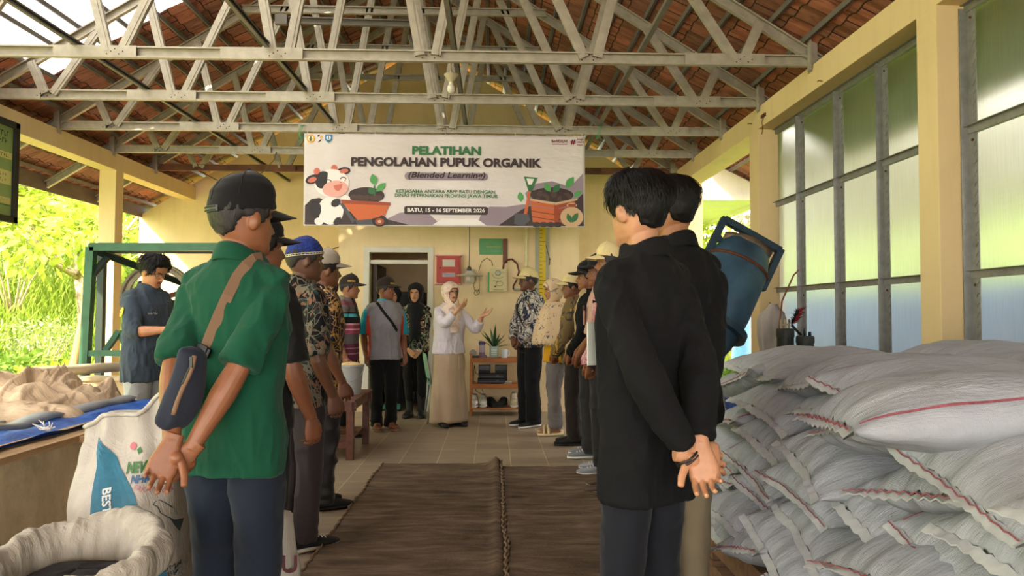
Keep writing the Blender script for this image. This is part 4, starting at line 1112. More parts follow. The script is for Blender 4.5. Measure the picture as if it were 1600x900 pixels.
def batik(name, base, cols, sc=9.0, lines=True, scroll=1.0):
    """Hand-drawn cloth pattern: a ground with curling shapes in the given colours and pale outlines."""
    if name in _mats: return _mats[name]
    t = NT(name); v = t.coord('Object', (1, 1, .85)); c = srgb(base); t.set(Roughness=.85); t.b.inputs['Specular IOR Level'].default_value = .2
    d = t.n('ShaderNodeTexNoise'); d.inputs['Scale'].default_value = sc * .7; d.inputs['Detail'].default_value = 2; t.l(v, d.inputs['Vector'])
    mixv = t.n('ShaderNodeMix', data_type='VECTOR'); mixv.inputs[0].default_value = .10 * scroll; t.l(v, mixv.inputs[4]); t.l(d.outputs['Color'], mixv.inputs[5]); vv = mixv.outputs[1]
    col = c
    for i, (hx, lo, hi, s2) in enumerate(cols):
        n = t.n('ShaderNodeTexNoise'); n.inputs['Scale'].default_value = sc * s2; n.inputs['Detail'].default_value = 1.5; n.inputs['Distortion'].default_value = 1.6
        m = t.n('ShaderNodeMapping'); m.inputs['Location'].default_value = (i * 3.7, i * 1.3, i * 5.1); t.l(vv, m.inputs['Vector']); t.l(m.outputs[0], n.inputs['Vector'])
        msk = t.ramp(n.outputs['Fac'], [(0, (0, 0, 0)), (lo, (1, 1, 1)), (hi, (0, 0, 0))], 'CONSTANT')
        col = t.mix(msk, col, srgb(hx))
    if lines:
        w = t.n('ShaderNodeTexVoronoi', feature='DISTANCE_TO_EDGE'); w.inputs['Scale'].default_value = sc * 2.1; t.l(vv, w.inputs['Vector'])
        col = t.mix(t.ramp(w.outputs['Distance'], [(0, (1, 1, 1)), (.035, (0, 0, 0))], 'CONSTANT'), col, srgb(cols[0][0]))
    t.col(col); t.bump(t.noise(t.coord('Object', (1, 1, .5)), 18, 5, .6), .25, .012)
    _mats[name] = t.mat; return t.mat

def stripes(name, stops, zlo, zhi, k=1.0):
    """Bands up the garment's height: (height, colour) from the hem."""
    t = NT(name); z = t.xyz(t.coord('Object'))[2]; t.set(Roughness=.9); t.b.inputs['Specular IOR Level'].default_value = .2
    fac = t.math('DIVIDE', t.math('SUBTRACT', z, zlo), zhi - zlo)
    t.col(t.ramp(fac, [(a, srgb(c)) for a, c in stops], 'CONSTANT')); t.bump(t.noise(t.coord('Object', (1, 1, .5)), 18, 5, .6), .25, .012)
    return t.mat

def watch(p, side, mat, w=.030):
    S, E, W, d, n, pose = p.arm[side]; u = (W - E).normalized(); c = W - u * .022
    mb = MB(); mb.tube([c - u * w / 2, c - u * w / 2 * .99, c + u * w / 2 * .99, c + u * w / 2], [.027 * p.k, .030 * p.k, .030 * p.k, .027 * p.k], 20)
    o = mb.build('wristwatch', mat, p.root, True, angle=40); nn = -(n - u * n.dot(u)).normalized()
    mb = MB(); ro = u.to_track_quat('Y', 'Z').to_matrix(); z = nn; x = u.cross(z); ro = Matrix((x, u, z)).transposed()
    mb.lathe((0, 0, 0), [(.0, .0), (.017, 0), (.017, .009), (.0, .009)], 20); mb.v = [tuple(ro @ Vector(q) + c + nn * .027 * p.k) for q in mb.v]
    mb.build('watch_case', M('watch steel', '#c9c3b0', .3, .7, var=0), o, True, angle=40)

# --- near left
p = Person('man in green polo and black snapback cap seen from behind, hands crossed behind him', (at(371, 490, 2.28).x, 2.28), 1.665, -16, '#8d5a3b', head=(-26, 0, 0), voxel=.0036, build=.92)
p.set_arm('R', p.px(293, 712, 2.05), (.9, -.75, -.1), p.dirl((-.55, -.10, -.55)), p.dirl((-.25, .95, .1)), 'clasp')
p.set_arm('L', p.px(266, 706, 2.02), (-1, -.45, 0), p.dirl((-.20, -.25, -.80)), p.dirl((.40, -.85, .25)), 'cup')
p.body(); p.face(); p.hair(m_hairg, top=.004, side=.008, nape=.19, rough=.003)
p.cap(m_capb, snap=True, height=.045, t0=.60)
gshirt = p.shirt(m_green, .93, .765, 1.0, .0065, 5, m_green, voxel=.0055, flare=.97, sl_r=.88)
p.trousers(m_navy, 1.05, wr=.006, seed=4); p.shoes(m_shoeb, m_solew); gman = p

# --- second on the left, almost hidden
p = Person('man in black cap almost hidden behind the man in green polo', (at(399, 490, 3.0).x, 3.0), 1.635, -25, '#7d4d33', head=(-30, 0, 0))
p.hang('R', .10, .05); p.hang('L', .02, .05)
p.body(); p.face(); p.hair(top=.004, side=.008); p.cap(m_capb, height=.03); p.shirt(cloth('charcoal shirt', '#17191a'), .9, .80, 1.0, .006, 8, m_black)
p.trousers(m_blackt); p.shoes(m_shoeb, m_solew, lace=m_lace)

# --- third: blue knitted cap
m_kop = NT('royal blue crochet'); v = m_kop.coord('Object'); w = m_kop.n('ShaderNodeTexVoronoi'); w.inputs['Scale'].default_value = 170; m_kop.l(v, w.inputs['Vector'])
m_kop.col(m_kop.ramp(w.outputs['Distance'], [(.1, srgb('#2447a8')), (.7, srgb('#0e1f5c'))])); m_kop.set(Roughness=.85); m_kop.bump(w.outputs['Distance'], .8, .004)
m_batikd = batik('dark batik cloth', '#15171a', [('#6b6657', .52, .60, .9), ('#7d5a45', .56, .61, 1.2), ('#2b3a34', .42, .47, .8)], 9)
p = Person('man in royal blue knitted cap and dark batik shirt', (at(470, 490, 3.85).x, 3.85), 1.645, -42, '#5d3a26', head=(-22, -2, 0))
p.hang('R', .06, .05); p.hang('L', .04, .05)
p.body(); p.face(); p.hair(m_hairg, top=.003, side=.006, nape=.22, rough=.002); p.kopiah(m_kop.mat, M('cream crochet band', '#c9bf9d', .8, var=.2, vs=60))
p.shirt(m_batikd, 1.0, .78, 1.0, .006, 21, m_batikd); p.trousers(cloth('dark brown trouser cloth', '#332b2c', .8), seed=7); p.shoes(m_shoeb, m_solew, lace=m_lace)

# --- fourth: grey cap, brown batik, beard
m_batikb = batik('brown and gold batik cloth', '#1b1a1f', [('#b08a4e', .54, .62, 1.0), ('#8a6a43', .40, .45, 1.5), ('#c9a878', .62, .66, .8), ('#26263a', .45, .52, .7)], 10)
p = Person('bearded man in pale grey cap and brown batik shirt by the mat edge', (at(503, 490, 4.65).x, 4.65), 1.64, -55, '#6b4029', head=(-5, 0, 0))
p.hang('R', .05, .06); p.hang('L', .03, .05)
p.body(); p.face(); p.hair(top=.004, side=.008); p.cap(m_capg, height=.03)
mb = MB(); mb.ball((0, .30 * p.hh, .02 * p.hh), .03, 12, 8, 0, (.8, .6, 1.1)); p.headify(mb); bm_ = mb.mesh('beard'); fix_normals(bm_); wrinkle(bm_, [(.006, (60, 60, 20), 2, True)]); shade(bm_); bm_.materials.append(m_hairg); link('beard', bm_, p.root)
p.shirt(m_batikb, .85, .80, 1.02, .006, 31, m_batikb); p.trousers(cloth('glossy black trouser cloth', '#1d1a1a', .5), seed=17, wr=.009); p.shoes(m_shoeb, m_soleb)

# --- fifth: striped polo behind the bench
m_str = stripes('striped polo cloth', [(0, '#5a2a3c'), (.05, '#8c6470'), (.07, '#5a2a3c'), (.13, '#8c6470'), (.15, '#5a2a3c'), (.21, '#55504e'), (.36, '#8d3f55'), (.42, '#c39aa0'), (.44, '#8d3f55'), (.50, '#c39aa0'), (.52, '#1b1718'), (.62, '#4aa3b5'), (.665, '#1b1718'), (.69, '#5c5350'), (.80, '#6f3f49'), (.86, '#5c5350')], .80, 1.46)
p = Person('man in striped polo shirt and dark cap standing behind the wooden bench', (at(543, 490, 7.32).x, 7.32), 1.62, -88, '#8a5a3c', head=(-2, 0, 0))
p.hang('R', .02, .04); p.hang('L', .02, .04)
p.body(); p.face(); p.hair(m_hairg, top=.003, side=.007); p.cap(m_capd, patch=(1.2, -.03, .06), patch_mat=m_gold, height=.03)
o = p.shirt(m_str, 1.0, .80, 1.02, .005, 41, cloth('grey collar knit', '#6f6a63')); p.trousers(m_blackt, seed=27); p.shoes(m_shoeb, m_soleb)
p.ribbon(o, [((.05, .3, 1.40), (0, -1, 0)), ((.12, .3, 1.36), (-.3, -1, 0)), ((.08, .3, 1.28), (0, -1, 0)), ((.0, .3, 1.18), (0, -1, 0)), ((-.08, .3, 1.08), (0, -1, 0))], .022, m_blackt, 'shoulder_strap', o)

# --- sixth: grey and turquoise polo
m_gpolo = cloth('grey polo cloth', '#7d7a7c'); m_teal = cloth('turquoise panel cloth', '#1b8fa6'); m_redp = cloth('red side piping', '#b4432f')
p = Person('man in grey polo with turquoise sleeves and dark cap, sling strap across chest', (at(601, 490, 7.72).x, 7.72), 1.615, -158, '#7c4c32', head=(52, 0, 0))
p.hang('R', .05, .05); p.hang('L', .03, .06)
p.body(feet=True); p.face(); p.hair(m_hairg, top=.003, side=.007); p.cap(m_capd, patch=(.25, -.03, .06), patch_mat=m_gold, height=.03)
def pk(c):
    if abs(c.x) > .205 or c.z > 1.385 + .0: return 1
    if .155 < abs(c.x) < .205 and c.z < 1.22 and c.y < .06: return 2
    return 0
o = p.shirt([m_gpolo, m_teal, m_redp], .98, .79, 1.05, .006, 51, m_teal, pick=pk)
p.ribbon(o, [((.11, .4, 1.38), (0, -1, 0)), ((.05, .4, 1.28), (0, -1, 0)), ((-.04, .4, 1.16), (0, -1, 0)), ((-.11, .4, 1.06), (0, -1, 0))], .03, m_blackt, 'shoulder_strap', o)
mb = MB(); [mb.box((.06 - .012 * i, 0, 0), (.009, .002, .012)) for i in range(0)]
p.trousers(m_blackt, seed=37, hem_r=.066, hemz=.04); p.shoes(M('tan sandal strap', '#6b4a35', .7), M('tan sandal sole', '#8a6a4d', .8), 'sandal', 'sandal', sole_h=.022)

# --- the girl half hidden in the doorway, and the one in the black headscarf
m_bootg = M('green rubber boot', '#3f7f63', .4, var=.08); m_bootk = M('black rubber boot', '#191a1a', .35, var=.1)
m_scarfk = cloth('black headscarf crepe', '#16171f', .9, .08); m_grey = cloth('grey blouse cloth', '#8f8d8c')
p = Person('young woman in doorway mostly hidden behind the man in grey polo', (at(616, 490, 9.32).x, 9.32), 1.57, 172, '#b07c58', female=True)
p.clasp_front(.86, .14); p.body(); p.face(); p.hijab(m_scarfk); p.shirt(m_grey, 1.85, .74, 1.0, .006, 12); p.trousers(m_blackt, .9, hem_r=.05)
p.shoes(m_bootg, m_soleb, 'boot', 'rubber_boot')
m_floral = batik('black floral blouse cloth', '#15151a', [('#cdbf9e', .57, .66, 1.1), ('#6d8470', .40, .45, .9), ('#9a7a68', .50, .53, 1.3)], 8, False)
p = Person('young woman in black headscarf and floral blouse in the doorway, hands joined', (at(650, 490, 8.66).x, 8.66), 1.60, 178, '#c08d68', female=True, head=(-6, -4, 0))
p.clasp_front(.84, .13); p.body(); p.face(); p.hijab(m_scarfk, seed=13, rings=((1.45, .085, .105, .085, 0), (1.42, .11, .115, .10, 0), (1.39, .115, .125, .10, 0), (1.35, .10, .135, .09, .01), (1.26, .085, .145, .06, .03), (1.12, .075, .150, .05, .05), (.98, .065, .150, .04, .06)))
p.shirt(m_floral, 1.85, .84, 1.0, .006, 61); p.trousers(m_blackt, .85, hem_r=.048, hemz=.2, seed=47); p.shoes(m_bootk, m_soleb, 'boot', 'rubber_boot'); watch(p, 'L', M('white watch strap', '#d8d4cc', .5))

# --- the boy by the green machine
m_uni = cloth('blue grey uniform drill', '#38444f', .85); m_jean = cloth('washed pale denim', '#a9b0b3', .9, .12)
p = Person('boy in blue grey uniform shirt and glasses looking down at his phone', (at(231, 490, 5.8).x, 5.8), 1.70, -112, '#b57f57', head=(6, -22, 0))
p.set_arm('R', p.px(262, 515, 5.55), (.55, -.7, -.5), p.dirl((.85, -.15, .1)), p.dirl((0, .35, .9)), 'cup')
p.set_arm('L', p.px(266, 513, 5.75), (-.6, -.7, -.5), p.dirl((.8, -.3, .05)), p.dirl((0, -.3, .95)), 'cup')
p.body(); p.face(); p.glasses(M('thin grey spectacle rim', '#55504a', .3, .5, var=0)); p.strands(900, p.hair(top=.030, side=.012, front=.78, nape=.26, rough=.005, seed=5, quiff=.010), top=.034, side=.012, length=.06, lift=.02, width=.003)
def pk(c): return 1 if c.y < -.02 and 1.30 < c.z and abs(c.x) < .15 and c.z > 1.36 else 0
o = p.shirt([m_uni, cloth('dark uniform yoke', '#1c232a')], 1.18, .70, 1.06, .008, 71, m_uni, pick=pk); p.trousers(m_jean, 1.15, hem_r=.075, seed=57); p.shoes(m_shoeb, m_solew)
S, E, W = p.arm['R'][:3]; q = p.on_shirt(o, [(S.lerp(E, .42) + Vector((.3, -.05, 0)), (-1, .1, 0))], .003)[0]
mb = MB(); nn = q[1].normalized(); ux = Vector((0, 0, 1)).cross(nn).normalized(); uz = nn.cross(ux)
if ux.y < 0 and False: ux = -ux
c = q[0] + nn * .002
mb.rings([[c + nn * h_ + (ux * math.cos(a) + uz * math.sin(a)) * r_ for a in [2 * math.pi * i / 8 + .39 for i in range(8)]] for r_, h_ in ((.040, 0), (.040, .002), (.036, .003))], 0)
mb.rings([[c + nn * h_ + (ux * math.cos(a) + uz * math.sin(a)) * r_ for a in [2 * math.pi * i / 16 for i in range(16)]] for r_, h_ in ((.022, .003), (.022, .0045))], 1)
mb.rings([[c + nn * h_ + (ux * math.cos(a) + uz * (math.sin(a) * .7 - .05)) * r_ for a in [2 * math.pi * i / 12 for i in range(12)]] for r_, h_ in ((.013, .0045), (.013, .0055))], 2)
mb.build('sleeve_badge', [M('yellow badge', '#d8b92c', .7, var=.05), M('pale yellow badge ring', '#e0cf6a', .7, var=0), M('dark badge emblem', '#2c3b20', .7, var=0)], o)
pts = p.on_shirt(o, [((x, .5, 1.24), (0, -1, 0)) for x in (.03, .12)], .004); u = (pts[1][0] - pts[0][0]).normalized()
mb = MB(); scribble(mb, pts[0][0].lerp(pts[1][0], .5) + Vector((0, .004, 0)), -Vector((1, 0, 0)), (0, 0, 1), .095, .014, 0, 2); mb.build('name_tape', M('white thread', '#d6d6d2', .8, var=0), o)
ph = p.M @ ((p.arm['R'][2] + p.arm['L'][2]) / 2)
mb = MB(); mb.box((0, 0, 0), (.075, .155, .009), bev=.004); mb.box((0, 0, .005), (.068, .146, .001), m=1)
o = mb.build('phone', [M('phone case', '#20252b', .4, var=0), M('phone glass', '#0c0f13', .1, var=0)]); o.location = ph + Vector((.11, -.03, .02)); o.rotation_euler = (R(12), R(-30), R(-70))
tag(o, 'dark phone held in the hands of the boy in uniform', 'phone')

# --- the speaker
m_coat = cloth('white lab coat cotton', '#d3cdd0', .85, .04); m_khaki = cloth('beige skirt twill', '#b59f82', .85, .06)
m_scarfc = batik('cream printed headscarf', '#e3cfbd', [('#c9a394', .60, .68, .8), ('#d9bba6', .40, .46, 1.1)], 9, False)
p = Person('woman in white coat, cream headscarf and long beige skirt speaking with both hands raised', (at(702, 490, 8.0).x, 8.0), 1.585, -150, '#c99a78', female=True, head=(6, 0, 0), voxel=.0038)
p.set_arm('R', p.px(717, 482, 7.68), (.6, -.6, -.8), p.dirl((.72, -.1, .62)), p.dirl((-.45, .75, .55)), 'spread')
p.set_arm('L', p.px(754, 493, 7.85), (-.2, -.5, -1), p.dirl((.78, -.15, .35)), p.dirl((-.35, -.55, .75)), 'spread')
p.foot = {-1: (-.085, .02, R(10)), 1: (.085, .02, R(-10))}
p.body(M('open lips', '#8a4038', .4, var=.1)); p.face(); p.glasses(M('brown spectacle rim', '#3a2a24', .3, var=0))
mb = MB(); q = head_pt(0, .243, p.hh); mb.ball(q + Vector((0, -.001, 0)), .010, 14, 8, 0, (1.3, .35, .75)); p.headify(mb); mb.build('mouth', M('dark mouth', '#3a1512', .5, var=0), p.root, True)
p.hijab(m_scarfc, rings=((1.45, .085, .105, .085, 0), (1.42, .11, .112, .10, 0), (1.385, .14, .125, .11, 0), (1.34, .15, .136, .115, 0), (1.27, .13, .155, .11, 0), (1.17, .09, .158, .09, .01), (1.10, .05, .155, .05, .05)), seed=23)
o = p.shirt(m_coat, 1.62, .86, 1.08, .007, 81, m_coat, flare=1.06)
for z in (1.0, 1.1, .9): 
    mb = MB(); q = p.on_shirt(o, [((0, .5, z), (0, -1, 0))], .001)[0]; mb.ball(q[0], .007, 8, 6, s=(1, .5, 1)); mb.build('button', m_solew, o, True)
sk = p.skirt(m_khaki, .99, .055, .010)
mb = MB(); P = []
for sx in (-1, 1):
    q = p.on_shirt(sk, [((sx * .115 + a * .055, .5, z), (0, -1, 0)) for z in (.78, .70, .63) for a in (-1, 0, 1)], .004)
    mb = MB(); mb.grid([[q[i * 3 + j][0] for j in range(3)] for i in range(3)]); me = eval_mesh(mb.mesh('pocket'), [('SOLIDIFY', dict(thickness=.005, offset=0))]); me.materials.append(m_khaki); link('pocket', me, sk)
p.shoes(M('black leather shoe', '#0e0d0d', .35), m_soleb)

# --- right row from the far end
m_batikw = batik('white and navy batik cloth', '#b9b2a6', [('#1d2230', .52, .62, .9), ('#3b4258', .40, .46, 1.2), ('#7a5a48', .63, .68, 1.0)], 9)
p = Person('man in white and navy batik shirt, cream cap and dark glasses beside the shelf', (at(828, 490, 7.95).x, 7.95), 1.74, 118, '#5f3b28', head=(-16, 0, 0))
p.clasp_front(.93, .17); p.body(); p.face(); p.glasses(M('black sunglasses rim', '#0c0c0c', .2, var=0)); p.hair(m_hairg, top=.003, side=.006); p.cap(m_capc, patch=(0, .02, .09, 1), patch_mat=M('cap emblem', '#8d7f58', .8, var=.3, vs=120), height=.035)
o = p.shirt(m_batikw, 1.9, .86, 1.02, .007, 91, m_batikw); p.trousers(m_blackt, 1.1, seed=67, hem_r=.075); p.shoes(m_shoeb, m_solew)
p.ribbon(o, [((.12, .05, 1.5), (0, 0, -1)), ((.10, .4, 1.36), (0, -1, 0)), ((.03, .4, 1.25), (0, -1, 0)), ((-.05, .4, 1.15), (0, -1, 0))], .03, m_blackt, 'shoulder_strap', o)

m_scarff = batik('cream headscarf with grey flowers', '#d0b592', [('#68616a', .64, .72, 1.7), ('#8a8075', .29, .33, 2.0)], 9, False)
p = Person('woman in long cream floral headscarf, yellow top and grey trousers', (at(868, 490, 7.38).x, 7.38), 1.60, 84, '#9a6a48', female=True, head=(14, -4, 0), build=1.05)
p.set_arm('R', (.06, .13, 1.03), (1, -.9, -.4), (-1, .1, 0), (0, -1, 0), 'relaxed'); p.set_arm('L', (-.06, .12, 1.0), (-1, -.9, -.4), (1, .1, 0), (0, -1, 0), 'relaxed'); p.body(feet=True); p.face(); p.hijab(m_scarff, seed=33, open_w=1.15, rings=((1.45, .085, .105, .09, 0), (1.42, .115, .115, .11, 0), (1.385, .180, .14, .135, 0), (1.34, .215, .165, .155, 0), (1.26, .235, .195, .165, 0), (1.15, .245, .21, .17, .01), (1.06, .238, .215, .165, .02), (.985, .228, .21, .16, .02)), wr=.012)
p.shirt(cloth('mustard yellow jersey', '#c8930f'), 0, .80, 1.0, .005, 101, ztop=1.2); p.trousers(cloth('grey jersey trousers', '#6b6461'), 1.0, seed=77, wr=.010, hem_r=.058, hemz=.09)
p.shoes(M('cream sandal strap', '#cdb88c', .6), M('cream sandal sole', '#d8c79c', .6), 'sandal', 'sandal', sole_h=.035)

m_jack = batik('ochre and olive printed jacket cloth', '#6d5a3c', [('#b88d33', .56, .66, .8), ('#3f3a30', .38, .45, 1.0)], 7, False)
p = Person('man in ochre printed jacket and pale cream cap with joined hands', (at(897, 490, 6.85).x, 6.85), 1.62, 80, '#7a4a32', head=(10, 0, 0))
p.clasp_front(.90, .19); p.body(); p.face(); p.hair(top=.004, side=.008); p.cap(m_capc, height=.03); p.shirt(m_jack, 1.9, .82, 1.05, .008, 111, m_jack); p.trousers(cloth('dark brown work trousers', '#241c1a'), seed=87); p.shoes(m_shoeb, m_soleb)

p = Person('man in black cap and open black jacket over beige shirt', (at(922, 490, 6.25).x, 6.25), 1.69, 80, '#8a5638', head=(12, 0, 0))
p.clasp_front(.90, .18); p.body(); p.face(); p.hair(top=.004, side=.008); p.cap(m_capb, height=.03)
m_beige = cloth('beige shirt cloth', '#a48d6c')
p.shirt([m_black, m_beige], 1.9, .80, 1.06, .008, 121, m_beige, pick=lambda c: 1 if (c.y > .03 and abs(c.x) < .10) else 0); p.trousers(m_char, seed=97); p.shoes(M('grey running shoe', '#77797c', .8), m_solew, lace=m_lace)

m_pink = NT('pale pink dotted cloth'); w = m_pink.n('ShaderNodeTexVoronoi'); w.inputs['Scale'].default_value = 60; m_pink.l(m_pink.coord('Object'), w.inputs['Vector'])
m_pink.col(m_pink.ramp(w.outputs['Distance'], [(.12, srgb('#8f6a5e')), (.2, srgb('#b99584'))])); m_pink.set(Roughness=.9); m_pink = m_pink.mat
p = Person('man in pale pink shirt with a brown phone in his chest pocket, black cap', (at(941, 490, 5.62).x, 5.62), 1.70, 78, '#7d4b33', head=(12, 0, 0))
p.clasp_front(.92, .19); p.body(); p.face(); p.hair(m_hairg, top=.004, side=.007); p.cap(m_capb, height=.03); o = p.shirt(m_pink, .95, .80, 1.03, .006, 131, m_pink); p.trousers(m_char, seed=107); p.shoes(M('light grey running shoe', '#8b8d92', .8), m_solew, lace=m_lace)
q = p.on_shirt(o, [((-.10, .5, 1.22), (0, -1, 0))], .006)[0]
mb = MB(); mb.box(q[0] + Vector((0, .004, .0)), (.08, .012, .11), bev=.004); mb.build('pocket', m_pink, o)
mb = MB(); mb.box(q[0] + Vector((0, .010, .045)), (.070, .010, .10), bev=.005); mb.build('phone', M('brown phone case', '#4a2a1d', .5), o)

m_scar = batik('pink checked scarf cloth', '#a5606c', [('#d3a9a8', .5, .6, 1.4)], 16, True)
p = Person('man in cream cap with pink scarf, partly hidden by the man in black shirt', (at(958, 490, 5.05).x, 5.05), 1.735, 78, '#8a573c', head=(10, 0, 0))
p.clasp_front(.86, .17); p.body(); p.face(); p.hair(m_hairg, top=.004, side=.007); p.cap(m_capc, height=.03); o = p.shirt(cloth('dark plum shirt', '#3a2a2c'), 1.9, .80, 1.03, .006, 141, m_scar); p.trousers(cloth('tan work trousers', '#7c6a52'), seed=117); p.shoes(M('brown canvas shoe', '#4a3a30', .8), m_solew)
p.ribbon(o, [((-.10, 0, 1.5), (0, 0, -1)), ((-.11, .4, 1.36), (0, -1, 0)), ((-.10, .4, 1.2), (0, -1, 0)), ((-.10, .4, 1.05), (0, -1, 0)), ((-.11, .4, .90), (0, -1, 0))], .10, m_scar, 'scarf', o, .006, .006)
p = Person('person in white sneakers nearly hidden between the black shirts and the pink scarf', (.97, 4.5), 1.56, 80, '#8a573c')
p.clasp_front(.88, .16); p.body(); p.face(); p.hair(top=.01, side=.008); p.shirt(cloth('tan field shirt', '#8d7c62'), 1.9, .80, 1.0, .006, 151, m_beige); p.trousers(m_char, seed=127); p.shoes(M('white sneaker', '#cfcabc', .7), m_solew)

# --- near right: the two young men in black
p = Person('young man in khaki trousers and black shirt, second from the viewer on the right', (at(1056, 490, 2.72).x, 2.72), 1.775, 26, '#9a6846', head=(4, -2, 0), voxel=.0036, build=.93, hs=.95)
p.hang('L', .04, .04); p.set_arm('R', p.px(1085, 705, 2.44), (1, -.5, 0), p.dirl((-.3, -.1, -.7)), p.dirl((0, -1, 0)), 'relaxed')
p.body(); p.face(); p.strands(2600, p.hair(top=.024, side=.009, nape=.17, rough=.0018, seed=7, fine=True), nape=.46, top=.023, seed=5, length=.040); p.shirt(m_black, 1.9, .80, 1.04, .007, 161, m_black, voxel=.0060); p.trousers(cloth('khaki trouser twill', '#84775f'), 1.0, seed=137); p.shoes(m_shoeb, m_solew)
p = Person('young man in black shirt and navy trousers nearest on the right, hands joined behind him', (at(1006, 490, 2.15).x, 2.15), 1.675, 36, '#b98562', head=(-2, -4, 0), voxel=.0034, build=.87, hs=.945)
p.set_arm('L', p.px(1070, 708, 1.93), (-1, -.55, .1), p.dirl((.75, .05, -.10)), p.dirl((.1, .9, -.4)), 'relaxed')
p.set_arm('R', p.px(1098, 728, 1.90), (.9, -.6, 0), p.dirl((.08, -.30, -.95)), p.dirl((-.15, -.95, .25)), 'cup')
p.body(); p.face(); p.strands(3400, p.hair(top=.026, side=.009, nape=.16, rough=.0018, seed=2, fine=True), nape=.46, top=.025, length=.042, lift=.012); o = p.shirt(m_black, 1.88, .715, 1.0, .008, 171, m_black, voxel=.0055); p.trousers(cloth('black denim', '#10131a', .8), .98, seed=147); p.shoes(m_shoeb, m_solew); bman = p
S, E, W, d, n, pose = p.arm['L']; u = (W - E).normalized()
mb = MB(); c = W + u * .010; x = u.orthogonal().normalized(); y = u.cross(x)
for q in (0, .008): mb.tube([c + u * (q + .004 * math.sin(a)) + (x * math.cos(a) + y * math.sin(a)) * .033 for a in [2 * math.pi * i / 28 for i in range(29)]], .0035, 8, cap=False)
mb.build('bracelet', M('dark metal bracelet', '#3a3432', .35, .6, var=.1), p.root, True)
q = p.on_shirt(o, [((-.12, .5, 1.16), (0, -1, 0))], .004)[0]
mb = MB(); mb.box(q[0] + Vector((0, .004, 0)), (.060, .003, .13)); mb.box(q[0] + Vector((0, .006, .0)), (.050, .001, .112), m=1); [mb.box(q[0] + Vector((0, .0068, .045 - .012 * i)), (.042, .0006, .004), m=2) for i in range(8)]
mb.build('name_badge', [M('badge sleeve', '#c9cfc4', .3, var=0), M('badge green print', '#6f9a72', .6, var=.2, vs=60), M('badge text grey', '#3c463f', .6, var=0)], o)
# ---------------------------------------------------------------- woven sacks of fertiliser on pallets
def weave(name, hexc, tint=0.10, sc=520):
    t = NT(name); c = srgb(hexc); v = t.coord('Object')
    a = t.n('ShaderNodeTexWave', wave_type='BANDS', bands_direction='Y'); a.inputs['Scale'].default_value = sc / 6; t.l(v, a.inputs['Vector'])
    b = t.n('ShaderNodeTexWave', wave_type='BANDS', bands_direction='X'); b.inputs['Scale'].default_value = sc / 6; t.l(v, b.inputs['Vector'])
    h = t.math('ADD', a.outputs['Fac'], b.outputs['Fac'])
    t.col(t.ramp(t.noise(t.coord('Object', (1, 5, 1)), 5, 6, .65), [(.3, tuple(x * (1 - tint * 2) for x in c[:3])), (.55, c), (.75, tuple(min(1, x * (1 + tint)) for x in c[:3]))]))
    t.set(Roughness=.55); t.b.inputs['Specular IOR Level'].default_value = .35
    t.bump(t.math('ADD', t.math('MULTIPLY', h, .03), t.noise(t.coord('Object', (2, 9, 2)), 7, 6, .65)), .6, .014); return t.mat
m_sack = weave('white woven sack', '#a2a5ab'); m_tape = M('sack seam tape', '#a9aaac', .6, var=.12, vs=30, bump=.1); m_red = M('red sack stitching', '#93525a', .8, var=.35, vs=90)

